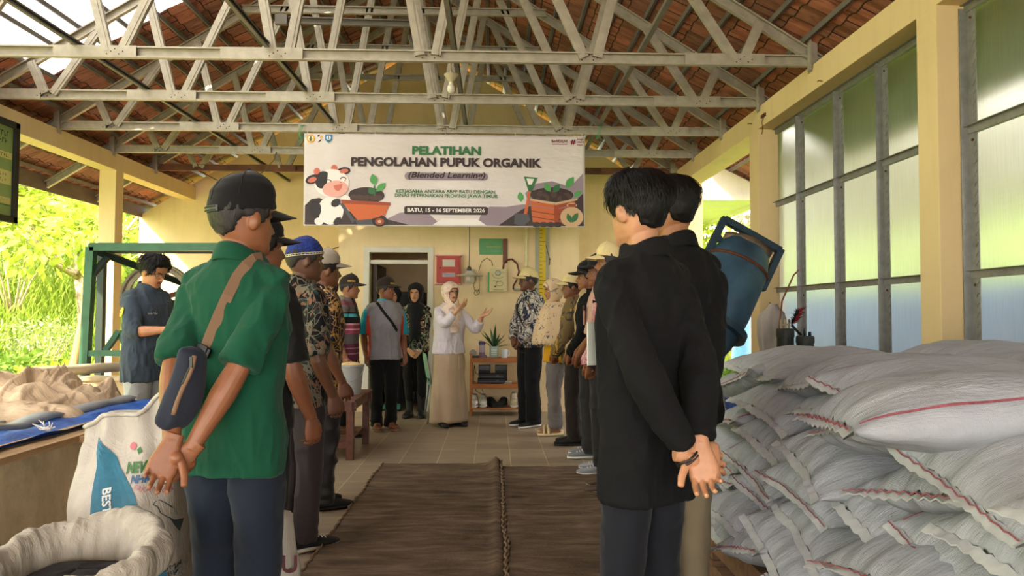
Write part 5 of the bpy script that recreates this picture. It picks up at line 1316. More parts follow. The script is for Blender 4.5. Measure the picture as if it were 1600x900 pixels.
def sack_mesh(seed, L=.80, W=.47, T=.19, sag=.02):
    rn = random.Random(seed); nu, nv = 46, 30
    def pt(u, v, top):
        eu, ev = abs(u), abs(v)
        th = (max(0, 1 - eu ** 3.2)) ** .62 * (max(0, 1 - ev ** 2.6)) ** .50
        x = L / 2 * u * (1 - .055 * (1 - ev ** 2) * eu ** 3 * .6); y = W / 2 * v * (1 - .07 * (1 - (2 * eu - 1) ** 2) * (1 if eu > .5 else 1) * .0 - .06 * (1 - eu ** 4) * 0 - .05 * eu ** 2)
        y += W / 2 * v * .05 * eu ** 8
        z = T / 2 * th * (1 if top else -.85)
        rad = (eu ** 3) * (1 - ev ** 4)
        z += .008 * rad * math.sin(v * 15 + seed + 1.5 * math.sin(u * 3)) * (1 if top else -1) + .0045 * rad * math.sin(v * 37 + seed * 2 + 2 * u)
        p = Vector((u * 2.4 + seed * 3.3, v * 1.6, 0 if top else 7)); z += .016 * noise.noise(p) * th + .006 * noise.noise(p * 3.1) * th
        z -= sag * (u ** 2) + .014 * math.sin(3 * u + seed) * ev ** 2
        y += .012 * noise.noise(Vector((u * 2, seed, 1))); x += .012 * noise.noise(Vector((v * 2, seed, 5)))
        return Vector((x, y, z))
    mb = MB()
    us = [math.copysign(1 - (1 - abs(-1 + 2 * i / nu)) ** 1.35, -1 + 2 * i / nu) for i in range(nu + 1)]; vs = [math.copysign(1 - (1 - abs(-1 + 2 * j / nv)) ** 1.4, -1 + 2 * j / nv) for j in range(nv + 1)]
    tp = [[pt(u, v, True) for v in vs] for u in us]; bt = [[pt(u, v, False) for v in vs] for u in us]
    mb.grid(tp); mb.grid([r[::-1] for r in bt])
    for i in range(nu): 
        for j in (0, nv): mb.add([tp[i][j], tp[i+1][j], bt[i+1][j], bt[i][j]], [(0, 1, 2, 3)])
    for e, sg in ((0, -1), (nu, 1)):                       # the folded and sewn ends
        A, B = [], []
        for j in range(nv + 1):
            m = (tp[e][j] + bt[e][j]) / 2; cr = .004 * math.sin(j * .40 + seed)
            A.append(m); B.append(m + Vector((sg * .022, 0, cr - .010)))
        mb.grid([[a + Vector((0, 0, .004)) for a in A], [b + Vector((0, 0, .002)) for b in B], [b - Vector((0, 0, .002)) for b in B], [a - Vector((0, 0, .004)) for a in A]], 1)
    me = mb.mesh('sack'); me.materials.append(m_sack); me.materials.append(m_tape); me.polygons.foreach_set('material_index', mb.m)
    bm = bmesh.new(); bm.from_mesh(me); bmesh.ops.remove_doubles(bm, verts=bm.verts, dist=.0008); bmesh.ops.recalc_face_normals(bm, faces=bm.faces); bm.to_mesh(me); bm.free(); shade(me, 65)
    sm = MB()                                              # printed red line down one side and red thread on the ends
    j = nv - 3
    P = [] if seed % 3 else [[tp[i][j] + Vector((0, 0, .0025)), tp[i][j].lerp(tp[i][j+1], .45) + Vector((0, .001, .0025))] for i in range(2, nu - 1)]
    if P: sm.grid(P)
    for e, sg in ((0, -1), (nu, 1)) if seed % 2 == 0 else ():
        for j in range(1, nv - 1):
            m = (tp[e][j] + bt[e][j]) / 2; m2 = (tp[e][min(j+1, nv)] + bt[e][min(j+1, nv)]) / 2
            sm.bar(m + Vector((sg * .012, 0, .004)), m2 + Vector((sg * .012, 0, .004)), .0022, .003)
    if not sm.v: return me, None
    se = sm.mesh('red_seam'); se.materials.append(m_red); shade(se, 40)
    return me, se
SACKS = [sack_mesh(i) for i in range(8)]
def sack(i, loc, rot, label, group, flip=1):
    me, se = SACKS[i % 8]
    o = link('fertiliser_sack', me); o.location = loc; o.rotation_euler = rot; o.scale = (flip, 1, 1) if flip > 0 else (1, 1, 1)
    if flip < 0: o.rotation_euler.z += math.pi
    tag(o, label, 'sack', group)
    if se: link('red_seam', se, o)
    return o

ROWS = ['far', 'second far', 'third far', 'middle', 'near', 'nearest']
LAY = ['bottom', 'second', 'third', 'fourth', 'fifth', 'sixth']
rn = random.Random(11); n = 0
yrow = (3.10, 2.70, 2.29, 1.88, 1.47, 1.06); PZ = .335
rname = ('farthest row', 'second row from the back', 'third row from the back', 'fourth row from the back', 'second row from the front', 'front row')
for l in range(6):
    for r_, y in enumerate(yrow):
        off = (.09 if l % 2 else -.05); ax = .02 * l + rn.uniform(-.04, .05)
        sack(rn.randrange(8), (1.31 + ax, y + off + rn.uniform(-.03, .03), PZ + .055 + .104 * l + rn.uniform(-.008, .008)),
             (R(rn.uniform(8, 17)), R(rn.uniform(-8, -1)), R(rn.uniform(-9, 9))),
             'white woven sack, %s layer up, %s of the pile' % (LAY[l], rname[r_]), 'white sacks in the stacked pile', rn.choice((1, -1)))
        if l >= 4: sack(rn.randrange(8), (2.09 + rn.uniform(-.03, .03), y + off, PZ + .055 + .104 * l), (R(rn.uniform(-5, 5)), R(rn.uniform(-3, 3)), R(rn.uniform(-6, 6))),
             'white sack on the window side, %s layer, %s' % (LAY[l], rname[r_]), 'white sacks along the window side')
tz = PZ + .055 + .104 * 6
for x, y, dz, rz, i, f, lb in ((1.48, 3.06, .00, 6, 1, 1, 'white sack lying on top of the pile at its far end by the mixer'), (1.50, 2.58, .0, -4, 3, -1, 'white sack on top of the pile, second from the far end'),
                            (1.47, 2.14, .0, 4, 2, 1, 'white sack on top of the pile, under the big near one'), (1.30, 1.80, -.015, -10, 6, -1, 'plump white sack with a long red line, topmost and nearest on the pile'),
                            (2.12, 2.95, .03, 12, 5, 1, 'white sack on top of the pile below the first large window'), (2.16, 2.45, .02, -8, 7, 1, 'white sack on top of the pile with a loose corner by the column'), (2.2, 1.9, .0, 14, 0, 1, 'white sack on top of the pile at the right picture edge')):
    o = sack(i, (x, y, tz + dz), (R(rn.uniform(2, 8)), R(1), R(rz)), lb, 'white sacks on top of the pile', f)
    if 'plump' in lb: o.scale = (1.08, 1.05, 1.15)

m_pal = M('raw pallet wood', '#6d5138', .8, var=.3, vs=5, stretch=(.6, 6, 6), bump=.2, bs=40)
for k in range(2):
    z0 = .168 * k
    root = empty('wooden_pallet', (1.75, 2.05, z0), 0, ('lower' if k == 0 else 'upper') + ' wooden pallet of the two under the pile of white sacks', 'pallet', 'pallets under the sacks')
    for y in (-1.12, -.6, -.1, .4, .85, 1.16):
        mb = MB(); mb.bx((-.78, y - .05, .135), (.78, y + .05, .160)); mb.build('top_board', m_pal, root)
    for x in (-.72, 0, .72):
        mb = MB(); mb.bx((x - .05, -1.17, .025), (x + .05, 1.21, .135)); mb.build('bearer', m_pal, root)
    for y in (-1.1, 0, 1.15):
        mb = MB(); mb.bx((-.78, y - .05, 0), (.78, y + .05, .025)); mb.build('bottom_board', m_pal, root)
# ---------------------------------------------------------------- behind the sacks: mixer, sprayers, coat
m_blue = M('worn blue machine paint', '#2f4a5c', .5, .3, var=.35, vs=7, bump=.12, bs=30)
m_bluef = M('dark blue frame paint', '#1f3542', .5, .3, var=.25, vs=9)
m_dirt = M('dried cement crust', '#6b5a45', .95, var=.35, vs=12, bump=.6, bs=25, bd=.02)
ax = Vector((.48, .18, .86)).normalized(); sx = Vector((ax.z, 0, -ax.x)).normalized(); sy = ax.cross(sx)
C0 = at(1166, 386, 4.9)                                    # middle of the mouth
RO = Matrix((sx, sy, ax)).transposed()
root = empty('concrete_mixer', (C0.x, C0.y, 0), 0, 'blue tilted concrete mixer with square guard frame behind the sacks', 'concrete mixer')
Lc = lambda x, y, z: C0 - Vector((C0.x, C0.y, 0)) + RO @ Vector((x, y, z))
mb = MB(); mb.lathe((0, 0, 0), [(.155, -.02), (.17, -.015), (.19, -.08), (.215, -.16), (.225, -.50), (.215, -.66), (.17, -.84), (.08, -.92), (.03, -.93)], 36)
mb.lathe((0, 0, 0), [(.155, -.02), (.14, -.06), (.16, -.2), (.01, -.3)], 36, cap=False)
mb.v = [tuple(Lc(*p)) for p in mb.v]; dr = mb.build('drum', m_blue, root, True, angle=35)
mb = MB(); mb.lathe((0, 0, 0), [(.216, -.165), (.226, -.16), (.226, -.175), (.216, -.18)], 36); mb.v = [tuple(Lc(*p)) for p in mb.v]; mb.build('weld_band', m_rust, dr, True)
mb = MB(); mb.lathe((0, 0, 0), [(.215, -.60), (.262, -.605), (.262, -.65), (.215, -.655)], 40); mb.v = [tuple(Lc(*p)) for p in mb.v]; mb.build('gear_ring', m_bluef, dr, True, angle=35)
mb = MB(); mb.lathe((0, 0, 0), [(.168, .0), (.178, .008), (.170, -.05), (.164, -.05)], 30); mb.v = [tuple(Lc(p[0] + .01 * math.sin(p[1] * 40), p[1], p[2])) for p in mb.v]; mb.build('cement_crust', m_dirt, dr, True)
mb = MB(); F = .225
for a, b in (((-F, .0, .10), (F, .0, .10)), ((-F, .0, .11), (-F, .0, -.30)), ((F, 0, .11), (F, 0, -.22))): mb.bar(Lc(*a), Lc(*b), .045, .05, sy)
for x in (-F, F): mb.bar(Lc(x, 0, -.2), Lc(x * .8, 0, -.24), .04, .04, sy)
mb.bar(Lc(-F, 0, -.02), Lc(-.18, 0, -.06), .035, .03, sy)
mb.build('guard_frame', m_bluef, root)
mb = MB(); base = Lc(0, 0, -.55)
mb.bar(Lc(-F, 0, -.28), (base.x - .22, base.y, .28), .05, .05); mb.bar(Lc(0, .2, -.5), (base.x - .05, base.y + .25, .28), .06, .06)
mb.bar((base.x - .26, base.y - .3, .28), (base.x +   .30, base.y - .3, .28), .06, .06); mb.bar((base.x - .26, base.y + .3, .28), (base.x +   .30, base.y + .3, .28), .06, .06)
mb.bar((base.x - .22, base.y - .3, .28), (base.x - .22, base.y + .3, .28), .06, .06); mb.bar((base.x + .26, base.y - .3, .28), (base.x + .26, base.y + .3, .28), .06, .06)
mb.bar(Lc(0, 0, -.76), (base.x, base.y, .28), .08, .08); mb.build('chassis', m_bluef, root)
m_tyre = M('black tyre rubber', '#131313', .8, bump=.2)
for x in (-.30, .33):
    w = MB(); w.lathe((0, 0, 0), [(.06, -.04), (.15, -.05), (.185, -.03), (.185, .03), (.15, .05), (.06, .04)], 24, rot=Matrix.Rotation(math.pi / 2, 3, 'Y'))
    w.v = [(p[0] + base.x + x, p[1] + base.y, p[2] + .185) for p in w.v]; w.build('wheel', m_tyre, root, True, angle=40)
mb = MB(); mb.bx((base.x - .02, base.y - .28, .31), (base.x + .25, base.y + .05, .60), bev=.02); mb.build('motor_housing', m_bluef, root)

# a dark chest that carries the sprayers
m_dk = M('black plastic', '#191a18', .45, var=.12)
o = empty('tool_chest', (2.28, 5.25, 0), 0, 'dark chest behind the sacks that the black sprayer tanks stand on', 'chest')
mb = MB(); mb.bx((-.24, -.40, .02), (.24, .40, .86), bev=.015); mb.build('body', m_dk, o); mb = MB(); mb.bx((-.25, -.41, .865), (.25, .41, .905), bev=.012); mb.build('lid', m_dk, o)
m_tank = M('dark olive sprayer plastic', '#23251f', .5, var=.12)
def tank(px, Y, r, z1, label):
    x = at(px, 530, Y).x
    o = empty('sprayer_tank', (x, Y, .905), 0, label, 'sprayer tank', 'black tanks by the window'); H_ = z1 - .905
    mb = MB(); mb.lathe((0, 0, 0), [(r * .95, 0), (r, .01), (r * .97, H_ * .72), (r * 1.04, H_ * .73), (r * 1.04, H_ - .012), (r * .95, H_), (.01, H_)], 28); mb.build('tank', m_tank, o, True, angle=35)
    return o, x, H_
o, x, H_ = tank(1227, 5.35, .064, 1.145, 'taller black sprayer tank with pale pump fittings by the window')
mb = MB(); mb.box((-.005, 0, H_ + .03), (.06, .03, .012)); [mb.lathe((dx, 0, H_), [(.009, 0), (.009, .055), (.005, .07)], 10) for dx in (-.03, .0, .028)]; mb.build('pump_fitting', M('aged ivory plastic', '#b9ab86', .5), o, True, angle=40)
o2, x2, H2 = tank(1258, 5.15, .062, 1.095, 'shorter black sprayer tank with a nozzle by the window')
mb = MB(); mb.lathe((-.005, 0, H2), [(.009, 0), (.008, .03), (.003, .055)], 10); mb.lathe((.035, 0, H2), [(.012, 0), (.010, .03)], 10); mb.build('nozzle', m_dk, o2, True)
# feather duster lying over the tanks
a, b = at(1252, 524, 5.27), at(1237, 508, 5.27)
o = empty('feather_duster', a, 0, 'red and black feather duster stuck between the two tanks', 'feather duster')
mb = MB(); mb.tube([Vector((0, 0, 0)), b - a], .010, 10); mb.build('handle', m_dk, o, True)
mb = MB(); d = (b - a); d = (at(1246, 490, 5.27) - at(1236, 508, 5.27))
for i in range(150):
    t0 = rn.random(); s_ = b - a + d * t0 * 1.1 + Vector((0, 0, 0)); v = Vector((rn.uniform(-1, 1), rn.uniform(-1, 1), rn.uniform(-.3, .8))) * .045
    e = s_ + v + d.normalized() * .02; sd = v.cross(d).normalized() * .006; mb.add([s_ - sd * .4, s_.lerp(e, .6) - sd, e, s_.lerp(e, .6) + sd, s_ + sd * .4], [(0, 1, 2, 3, 4)], 1 if v.x < 0 and v.z > -.01 else 0)
mb.build('feathers', [M('red feathers', '#9a1f28', .8, var=.3), M('black feathers', '#0d0c0c', .8, var=.2)], o, fix=False)
mb = MB(); mb.tube([at(1222, 470, 5.6), at(1240, 430, 5.6), at(1248, 422, 5.6)], .007, 8); p0 = at(1222, 470, 5.6); mb.tube([p0, (p0.x - .16, p0.y, .0)], .007, 8)
tag(mb.build('bamboo_stick', M('brown cane', '#7a4a30', .6, var=.2), None, True), 'thin brown stick leaning up behind the sprayer tanks', 'stick')
# white work coat hanging at the column
P = []; nu, nv = 30, 34
p0 = at(1206, 478, 6.44)
for i in range(nv + 1):
    v = i / nv; row = []
    for j in range(nu):
        a = 2 * math.pi * j / nu; w = (.035 + .105 * sstep(0, .30, v) - .03 * sstep(.5, 1, v)); dp = (.025 + .045 * sstep(0, .3, v))
        f = 1 + .22 * math.sin(5 * a + 2 * v) * v + .10 * math.sin(11 * a - 3 * v)
        row.append(Vector((p0.x + w * math.cos(a) * f, 6.41 + dp * math.sin(a) * f, p0.z + .02 - .47 * v + .02 * math.sin(3 * a) * v)))
    P.append(row)
mb = MB(); mb.rings(P); o = mb.build('work_coat', cloth('grubby white coat cloth', '#b3aaa0', .9, .15), None, True); tag(o, 'grubby white coat hanging on the yellow column beside the windows', 'coat')
mb = MB(); mb.tube([p0 + Vector((0, .0, -.01)), p0 + Vector((0, .05, .03))], .006, 8); mb.build('hanging_loop', m_dk, o, True)
# blue and dark oddments at the far foot of the pile
mb = MB()
for i in range(7): mb.rings([[Vector((1.22 + .05 * i + .03 * math.cos(a) * (1 + .4 * math.sin(z * 9 + i)), 3.56 + .10 * math.sin(a), z)) for a in [2 * math.pi * k / 12 for k in range(12)]] for z in (.0, .2, .45, .7, .85)])
me = remesh(mb, .014, 3); wrinkle(me, [(.015, (9, 9, 6), 3, True)]); me.materials.append(M('blue plastic sheet', '#16377f', .35, var=.3, vs=9)); shade(me); tag(link('plastic_sheet', me), 'crumpled blue plastic sheet behind the far end of the sack pile', 'plastic sheet')
# ---------------------------------------------------------------- the back wall, shelf, bench, mats, lamps
# two brown sacking mats on the floor
def mat_cloth():
    t = NT('brown sacking'); v = t.coord('Object', (1, 5, 1)); v1 = t.coord('Object')
    a = t.ramp(t.noise(v, 3.0, 7, .68, .5), [(.28, srgb('#463c33')), (.5, srgb('#6a5c4d')), (.72, srgb('#877763'))])
    b = t.ramp(t.noise(v1, 1.1, 4, .6), [(.35, (.72, .69, .66)), (.65, (1.1, 1.06, 1.0))])
    t.col(t.mix(1, a, b, 'MULTIPLY')); t.set(Roughness=.95); t.b.inputs['Specular IOR Level'].default_value = .1
    t.bump(t.noise(v1, 26, 8, .72, .8), .75, .014); return t.mat
m_mat = mat_cloth()
def mat(x0, x1, y0, y1, z, label, seed, hump=None):
    P = []; ny, nx = 150, 48
    for i in range(ny + 1):
        row = []
        for j in range(nx + 1):
            u, v = j / nx, i / ny; x, y = x0 + (x1 - x0) * u, y0 + (y1 - y0) * v
            q = Vector((x * 1.3, y * 2.2, seed)); h = z + .012 + .010 * noise.noise(q) + .007 * (1 - abs(noise.noise(q * 2.6 + Vector((0, 0, 4))))) + .004 * noise.noise(q * 7)
            h += .010 * max(0, math.sin(y * 3.1 + seed)) ** 8 * (.5 + .5 * noise.noise(Vector((x * 2, y, 1))))
            if hump: h += hump[2] * math.exp(-((x - hump[0]) / .05) ** 2 - ((y - hump[1]) / .16) ** 2) + .014 * math.exp(-((x - hump[0]) / .025) ** 2)
            x += .018 * noise.noise(Vector((y * 2.5, seed, u * 2))) * (1 if u in (0, 1) else .5); y += .020 * noise.noise(Vector((x * 3, seed, 8))) * (v > .97)
            row.append(Vector((x, y, max(h, .004))))
        P.append(row)
    mb = MB(); mb.grid(P); me = eval_mesh(mb.mesh('floor_mat'), [('SOLIDIFY', dict(thickness=.004, offset=-1))]); shade(me); me.materials.append(m_mat)
    o = link('floor_mat', me); tag(o, label, 'mat', 'sacking mats on the floor')
    for j, sx in ((0, -1), (nx, 1)):
        e = MB(); e.tube([P[i][j] + Vector((sx * .004 + .006 * math.sin(i * 1.9), 0, .004 + .003 * math.sin(i * 2.7))) for i in range(0, ny + 1)], .007, 6)
        e.build('frayed_hem', M('frayed jute hem', '#74604a', .95, var=.35, vs=40, bump=.4, bs=120), o, True)
    return o
mat(-.90, .06, 1.2, 5.86, .004, 'left brown sacking mat with a rumpled fold at its far corner', 2.0, (.02, 5.78, .06))
mat(.075, 1.02, 1.2, 5.80, .0, 'right brown sacking mat beside the feet of the right row', 5.0)

# wooden bench table and the bucket on it
m_red = m_red
m_bench = M('reddish brown varnished wood', '#5a3222', .45, var=.3, vs=6, stretch=(4, .8, 4), bump=.1)
bx0, bx1, by0, by1, bz = -2.25, -1.17, 6.08, 6.92, .515
root = empty('wooden_bench', ((bx0 + bx1) / 2, (by0 + by1) / 2, 0), 0, 'reddish brown slatted wooden bench table carrying the grey bucket', 'bench table')
W_ = lambda n_, mb_, m_=m_bench: (setattr(mb_, 'v', [(p[0] - root.location.x, p[1] - root.location.y, p[2]) for p in mb_.v]), mb_.build(n_, m_, root))[1]
for i in range(7):
    y = by0 + .03 + i * (by1 - by0 - .06) / 6; mb = MB(); mb.bx((bx0, y - .048, bz - .022), (bx1, y + .048, bz), bev=.004); W_('top_slat', mb)
for x in (bx0 + .05, bx1 - .05):
    for y in (by0 + .05, by1 - .05):
        mb = MB(); mb.bx((x - .03, y - .03, 0), (x + .03, y + .03, bz - .022), bev=.004); W_('leg', mb)
for a, b in (((bx0, by0 + .03), (bx1, by0 + .055)), ((bx0, by1 - .055), (bx1, by1 - .03)), ((bx0 + .03, by0), (bx0 + .055, by1)), ((bx1 - .055, by0), (bx1 - .03, by1))):
    mb = MB(); mb.bx((a[0], a[1], bz - .10), (b[0], b[1], bz - .022)); W_('apron', mb)
mb = MB()
for i in range(5): mb.bx((bx0 + .06, by0 + .08 + i * .15, .15), (bx1 - .06, by0 + .20 + i * .15, .168))
mb.bx((bx0 + .04, by0 + .04, .10), (bx1 - .04, by0 + .065, .15)); mb.bx((bx0 + .04, by1 - .065, .10), (bx1 - .04, by1 - .04, .15)); W_('lower_shelf', mb)
m_buck = M('grey plastic bucket', '#8f908c', .4, var=.06)
c = at(548, 590, 6.5); root = empty('bucket', (c.x, 6.5, bz), 0, 'grey plastic bucket with beige meal in it on the wooden bench', 'bucket')
mb = MB(); mb.lathe((0, 0, 0), [(.085, .0), (.092, .004), (.112, .245), (.120, .248), (.120, .268), (.115, .270), (.108, .262), (.102, .10), (.01, .09)], 36); mb.build('pail', m_buck, root, True, angle=40)
mb = MB(); mb.lathe((0, 0, 0), [(.107, .20), (.106, .255), (.08, .278), (.03, .290), (.005, .288)], 30); me = mb.mesh('meal'); wrinkle(me, [(.006, (60, 60, 60), 2, False)]); shade(me); me.materials.append(M('beige meal', '#c9ad79', .95, var=.25, vs=60, bump=.5, bs=160)); link('meal', me, root)
mb = MB(); mb.tube([Vector((.122 * math.cos(a), -.03 - .10 * math.sin(a), .235 - .11 * math.sin(a))) for a in [math.pi * i / 16 for i in range(17)]], .003, 6); mb.build('handle', m_alu, root, True)

# shoe shelf with its things
m_orange = M('orange pine shelf wood', '#a8652c', .5, var=.22, vs=5, stretch=(.7, 6, 6), bump=.08)
x0, x1, y0, y1 = at(734, 560, 8.72).x, at(818, 560, 8.72).x, 8.72, 9.05; cx = (x0 + x1) / 2
root = empty('shoe_shelf', (cx, 8.885, 0), 0, 'orange pine shelf of three tiers against the wall behind the speaker', 'shelf')
def SH(n_, a, b, bev=.004): mb = MB(); mb.bx((a[0] - cx, a[1] - 8.885, a[2]), (b[0] - cx, b[1] - 8.885, b[2]), bev=bev); return mb.build(n_, m_orange, root)
for x in (x0, x1 - .03):
    SH('post', (x, y0, 0), (x + .03, y0 + .035, .76 if x == x0 else .70)); SH('post', (x, y1 - .035, 0), (x + .03, y1, .76))
for z, n_ in ((.705, 'upper_board'), (.39, 'middle_board'), (.10, 'lower_board')):
    SH(n_, (x0 + .015, y0 - .006, z - .055 if z > .2 else z - .02), (x1 - .015, y0 + .018, z)); SH(n_, (x0 + .015, y0 + .018, z - .02), (x1 - .015, y1, z - .004))
def leaf_blade(mb, base, d, L, w, droop, m=0):
    d = Vector(d).normalized(); s = d.cross(Vector((0, 0, 1))); s = s.normalized() if s.length > .01 else Vector((1, 0, 0)); P = []
    for i in range(9):
        u = i / 8; c = base + d * L * u - Vector((0, 0, droop * u * u * L)); ww = w * (math.sin(math.pi * min(1, .12 + u * .9)) ** .8) * (1 - u ** 6)
        P.append([c - s * ww, c + Vector((0, 0, -ww * .35)), c + s * ww])
    mb.grid(P, m)
m_leaf = M('deep green leaf', '#24502a', .45, var=.25, vs=14, spec=.5)
c = at(772, 545, 8.86); root = empty('potted_plant', (c.x, 8.86, .705), 0, 'spiky green pot plant in a pale mint pot on the shelf top', 'pot plant')
mb = MB(); mb.rings([[Vector((math.copysign(abs(math.cos(a)) ** .45, math.cos(a)) * r_, math.copysign(abs(math.sin(a)) ** .45, math.sin(a)) * r_, z)) for a in [2 * math.pi * i / 28 for i in range(28)]] for r_, z in ((.050, 0), (.054, .006), (.060, .135), (.057, .137), (.050, .12), (.01, .115))]); mb.build('pot', M('mint glazed pot', '#a9c3b4', .35, var=.08), root, True, angle=40)
mb = MB(); 
for i in range(3): mb.bx((-.035, -.0615, .03 + i * .028), (.035, -.0585, .045 + i * .028))
mb.build('pot_print', M('white pot print', '#dfe6dc', .6, var=0), root)
for i in range(15):
    a = i * 2.4; e = .25 + .75 * ((i * 37) % 15) / 15; mb = MB(); leaf_blade(mb, Vector((0, 0, .115)), (math.cos(a), math.sin(a) * .6, e * 1.7), .25 + .13 * ((i * 7) % 5) / 5, .019, .35 * (1.1 - e)); mb.build('leaf', m_leaf, root, True, fix=False)
c = at(788, 545, 8.8); o = empty('white_mug', (c.x, 8.80, .705), 0, 'frosted white mug beside the mint pot on the shelf top', 'mug')
mb = MB(); mb.lathe((0, 0, 0), [(.036, 0), (.040, .004), (.042, .105), (.039, .106), (.036, .01), (.0, .008)], 24); mb.build('cup', M('frosted glass', '#cfd6dd', .25, var=.03), o, True, angle=40)
mb = MB(); mb.tube([Vector((.038 + .030 * math.sin(a), 0, .055 + .033 * math.cos(a))) for a in [math.pi * i / 10 for i in range(11)]], .005, 8); mb.build('handle', M('frosted glass', ''), o, True)
c = at(753, 540, 8.84); o = empty('water_bottle', (c.x, 8.84, .705), 0, 'clear bottle with purple lid on the shelf top', 'bottle')
mb = MB(); mb.lathe((0, 0, 0), [(.036, 0), (.039, .005), (.039, .15), (.034, .165), (.01, .165)], 24); mb.build('flask', M('pale violet clear plastic', '#a898a8', .2, var=.05), o, True, angle=40)
mb = MB(); mb.lathe((0, 0, .06), [(.0395, -.055), (.0397, .0), (.0395, .004)], 24, cap=False); mb.build('purple_drink', M('mauve drink', '#7a5a72', .3, var=.05), o, True)
mb = MB(); mb.lathe((0, 0, .158), [(.040, 0), (.041, .004), (.040, .035), (.025, .042), (.01, .043)], 24); mb.tube([Vector((.02, 0, .03)), Vector((.055, -.01, .02)), Vector((.05, -.02, -.02))], .006, 8); mb.build('lid', M('purple plastic lid', '#4d3a78', .4, var=.05), o, True, angle=40)
c = at(739, 545, 8.82); o = empty('tape_dispenser', (c.x, 8.85, .705), 0, 'small dark tape dispenser at the left end of the shelf top', 'dispenser')
mb = MB(); mb.bx((-.02, -.05, 0), (.075, .03, .022), bev=.006); mb.build('base', m_dk, o); mb = MB(); mb.lathe((0, 0, .05), [(.012, -.012), (.045, -.012), (.045, .012), (.012, .012)], 20, rot=Matrix.Rotation(math.pi / 2, 3, 'X')); mb.build('roll', M('grey tape roll', '#8a8278', .4), o, True, angle=40)
m_gloss = M('black gloss plastic', '#0b0b0c', .5, var=.05)
for px, lb in ((757, 'left one of two black router boxes standing behind the recorders'), (783, 'right one of two black router boxes standing behind the recorders')):
    c = at(px, 580, 8.95); o = empty('router_box', (c.x, 8.96, .39), 0, lb, 'router', 'router boxes on the middle tier')
    mb = MB(); mb.bx((-.075, -.02, .0), (.075, .02, .215), bev=.004); mb.build('case', m_gloss, o); mb = MB(); mb.bx((-.066, -.0215, .15), (.066, -.0195, .205)); mb.build('front_panel', M('dark screen', '#050506', .12, var=0), o)
for k, z, w, lb in ((0, .39, .17, 'wide black recorder box lying lowest on the middle tier'), (1, .452, .158, 'black recorder box stacked on the wider one on the middle tier')):
    c = at(768, 590, 8.83); o = empty('recorder_box', (c.x, 8.83, z), 0, lb, 'recorder', 'recorders on the middle tier')
    mb = MB(); mb.bx((-w, -.08, .004), (w, .085, .058), bev=.003); mb.build('case', m_gloss, o)
    mb = MB(); mb.bx((-w + .01, -.0815, .02), (w - .01, -.0795, .024)); mb.bx((.06, -.0815, .032), (.09, -.0795, .040)); mb.build('front_trim', M('grey trim print', '#6d6f74', .4, var=0), o)
c = at(787, 592, 8.78); o = empty('network_switch', (c.x + .05, 8.79, .39), 0, 'small cream network box right of the recorders', 'network box')
mb = MB(); mb.bx((-.05, -.04, 0), (.05, .04, .028), bev=.003); mb.build('case', M('cream plastic', '#b9ad92', .5), o); mb = MB(); [mb.bx((-.04 + i * .018, -.0415, .008), (-.028 + i * .018, -.0395, .018)) for i in range(5)]; mb.build('port', m_dk, o)
mb = MB(); p = Vector((x0 + .05, 8.98, .60)); mb.tube([p + Vector((.0, 0, 0)), p + Vector((.02, -.02, -.1)), p + Vector((.10, -.02, -.14)), p + Vector((.16, -.05, -.10))], .004, 6); mb.tube([p, p + Vector((-.01, -.01, -.2)), p + Vector((.05, -.03, -.27)), p + Vector((.14, -.02, -.20))], .004, 6); mb.tube([p + Vector((0, 0, -.2)), p + Vector((.02, 0, -.32)), p + Vector((.12, 0, -.38)), p + Vector((.10, 0, -.30))], .004, 6)
tag(mb.build('power_cable', m_dk, None, True), 'tangled black cables at the left end of the middle tier', 'cable')
def loose_shoe(px, z, mt, label, group, dark=False, tall=.10, wd=1.0, rz=0):
    c = at(px, 620, 8.86); o = empty('loose_shoe', (c.x, 8.86, z), R(rz), label, 'shoe', group); o.scale = (1.3, 1.05, 1.25); st = ((-.125, .020), (-.12, .030), (-.08, .037), (0, .036), (.05, .033), (.10, .036), (.128, .034), (.135, .022))
    rg = lambda y, w, z0, z1: [Vector((w * wd * math.copysign(abs(math.cos(q)) ** .8, math.cos(q)), y, z0 + (z1 - z0) * .5 * (1 + math.copysign(abs(math.sin(q)) ** .7, math.sin(q))))) for q in [2 * math.pi * i / 18 for i in range(18)]]
    mb = MB(); mb.rings([rg(y, w + .003, 0, .025) for y, w in st]); mb.build('sole', m_soleb if dark else m_solew, o, True, angle=50)
    mb = MB(); mb.rings([rg(y, w, .018, h_ * tall / .10) for (y, w), h_ in zip(st, (.045, .050, .058, .075, .092, .098, .095, .07))]); mb.build('upper', mt, o, True, angle=60)
    mb = MB(); mb.rings([[p + Vector((0, 0, .0)) for p in [Vector((math.cos(q) * .022, .085 + math.sin(q) * .032, tall * .955)) for q in [2 * math.pi * i / 14 for i in range(14)]]], [Vector((math.cos(q) * .024, .085 + math.sin(q) * .034, tall * .985)) for q in [2 * math.pi * i / 14 for i in range(14)]]]); mb.build('opening', m_dk, o, True)
    mb = MB(); [mb.tube([Vector((-.02, y, zz)), Vector((0, y, zz + .006)), Vector((.02, y, zz))], .003, 6) for y, zz in ((-.05, .066 * tall / .1), (-.02, .074 * tall / .1), (.01, .082 * tall / .1))]; mb.build('laces', m_dk if dark else m_lace, o, True)
m_ws = M('white shoe leather', '#cfccc2', .5, var=.05); m_cs = M('cream boot leather', '#b9ab8c', .6, var=.08)
loose_shoe(741, .10, m_ws, 'left shoe of the white sneakers on the bottom tier', 'shoes on the bottom tier', tall=.115); loose_shoe(755, .10, m_ws, 'right shoe of the white sneakers on the bottom tier', 'shoes on the bottom tier', tall=.115)
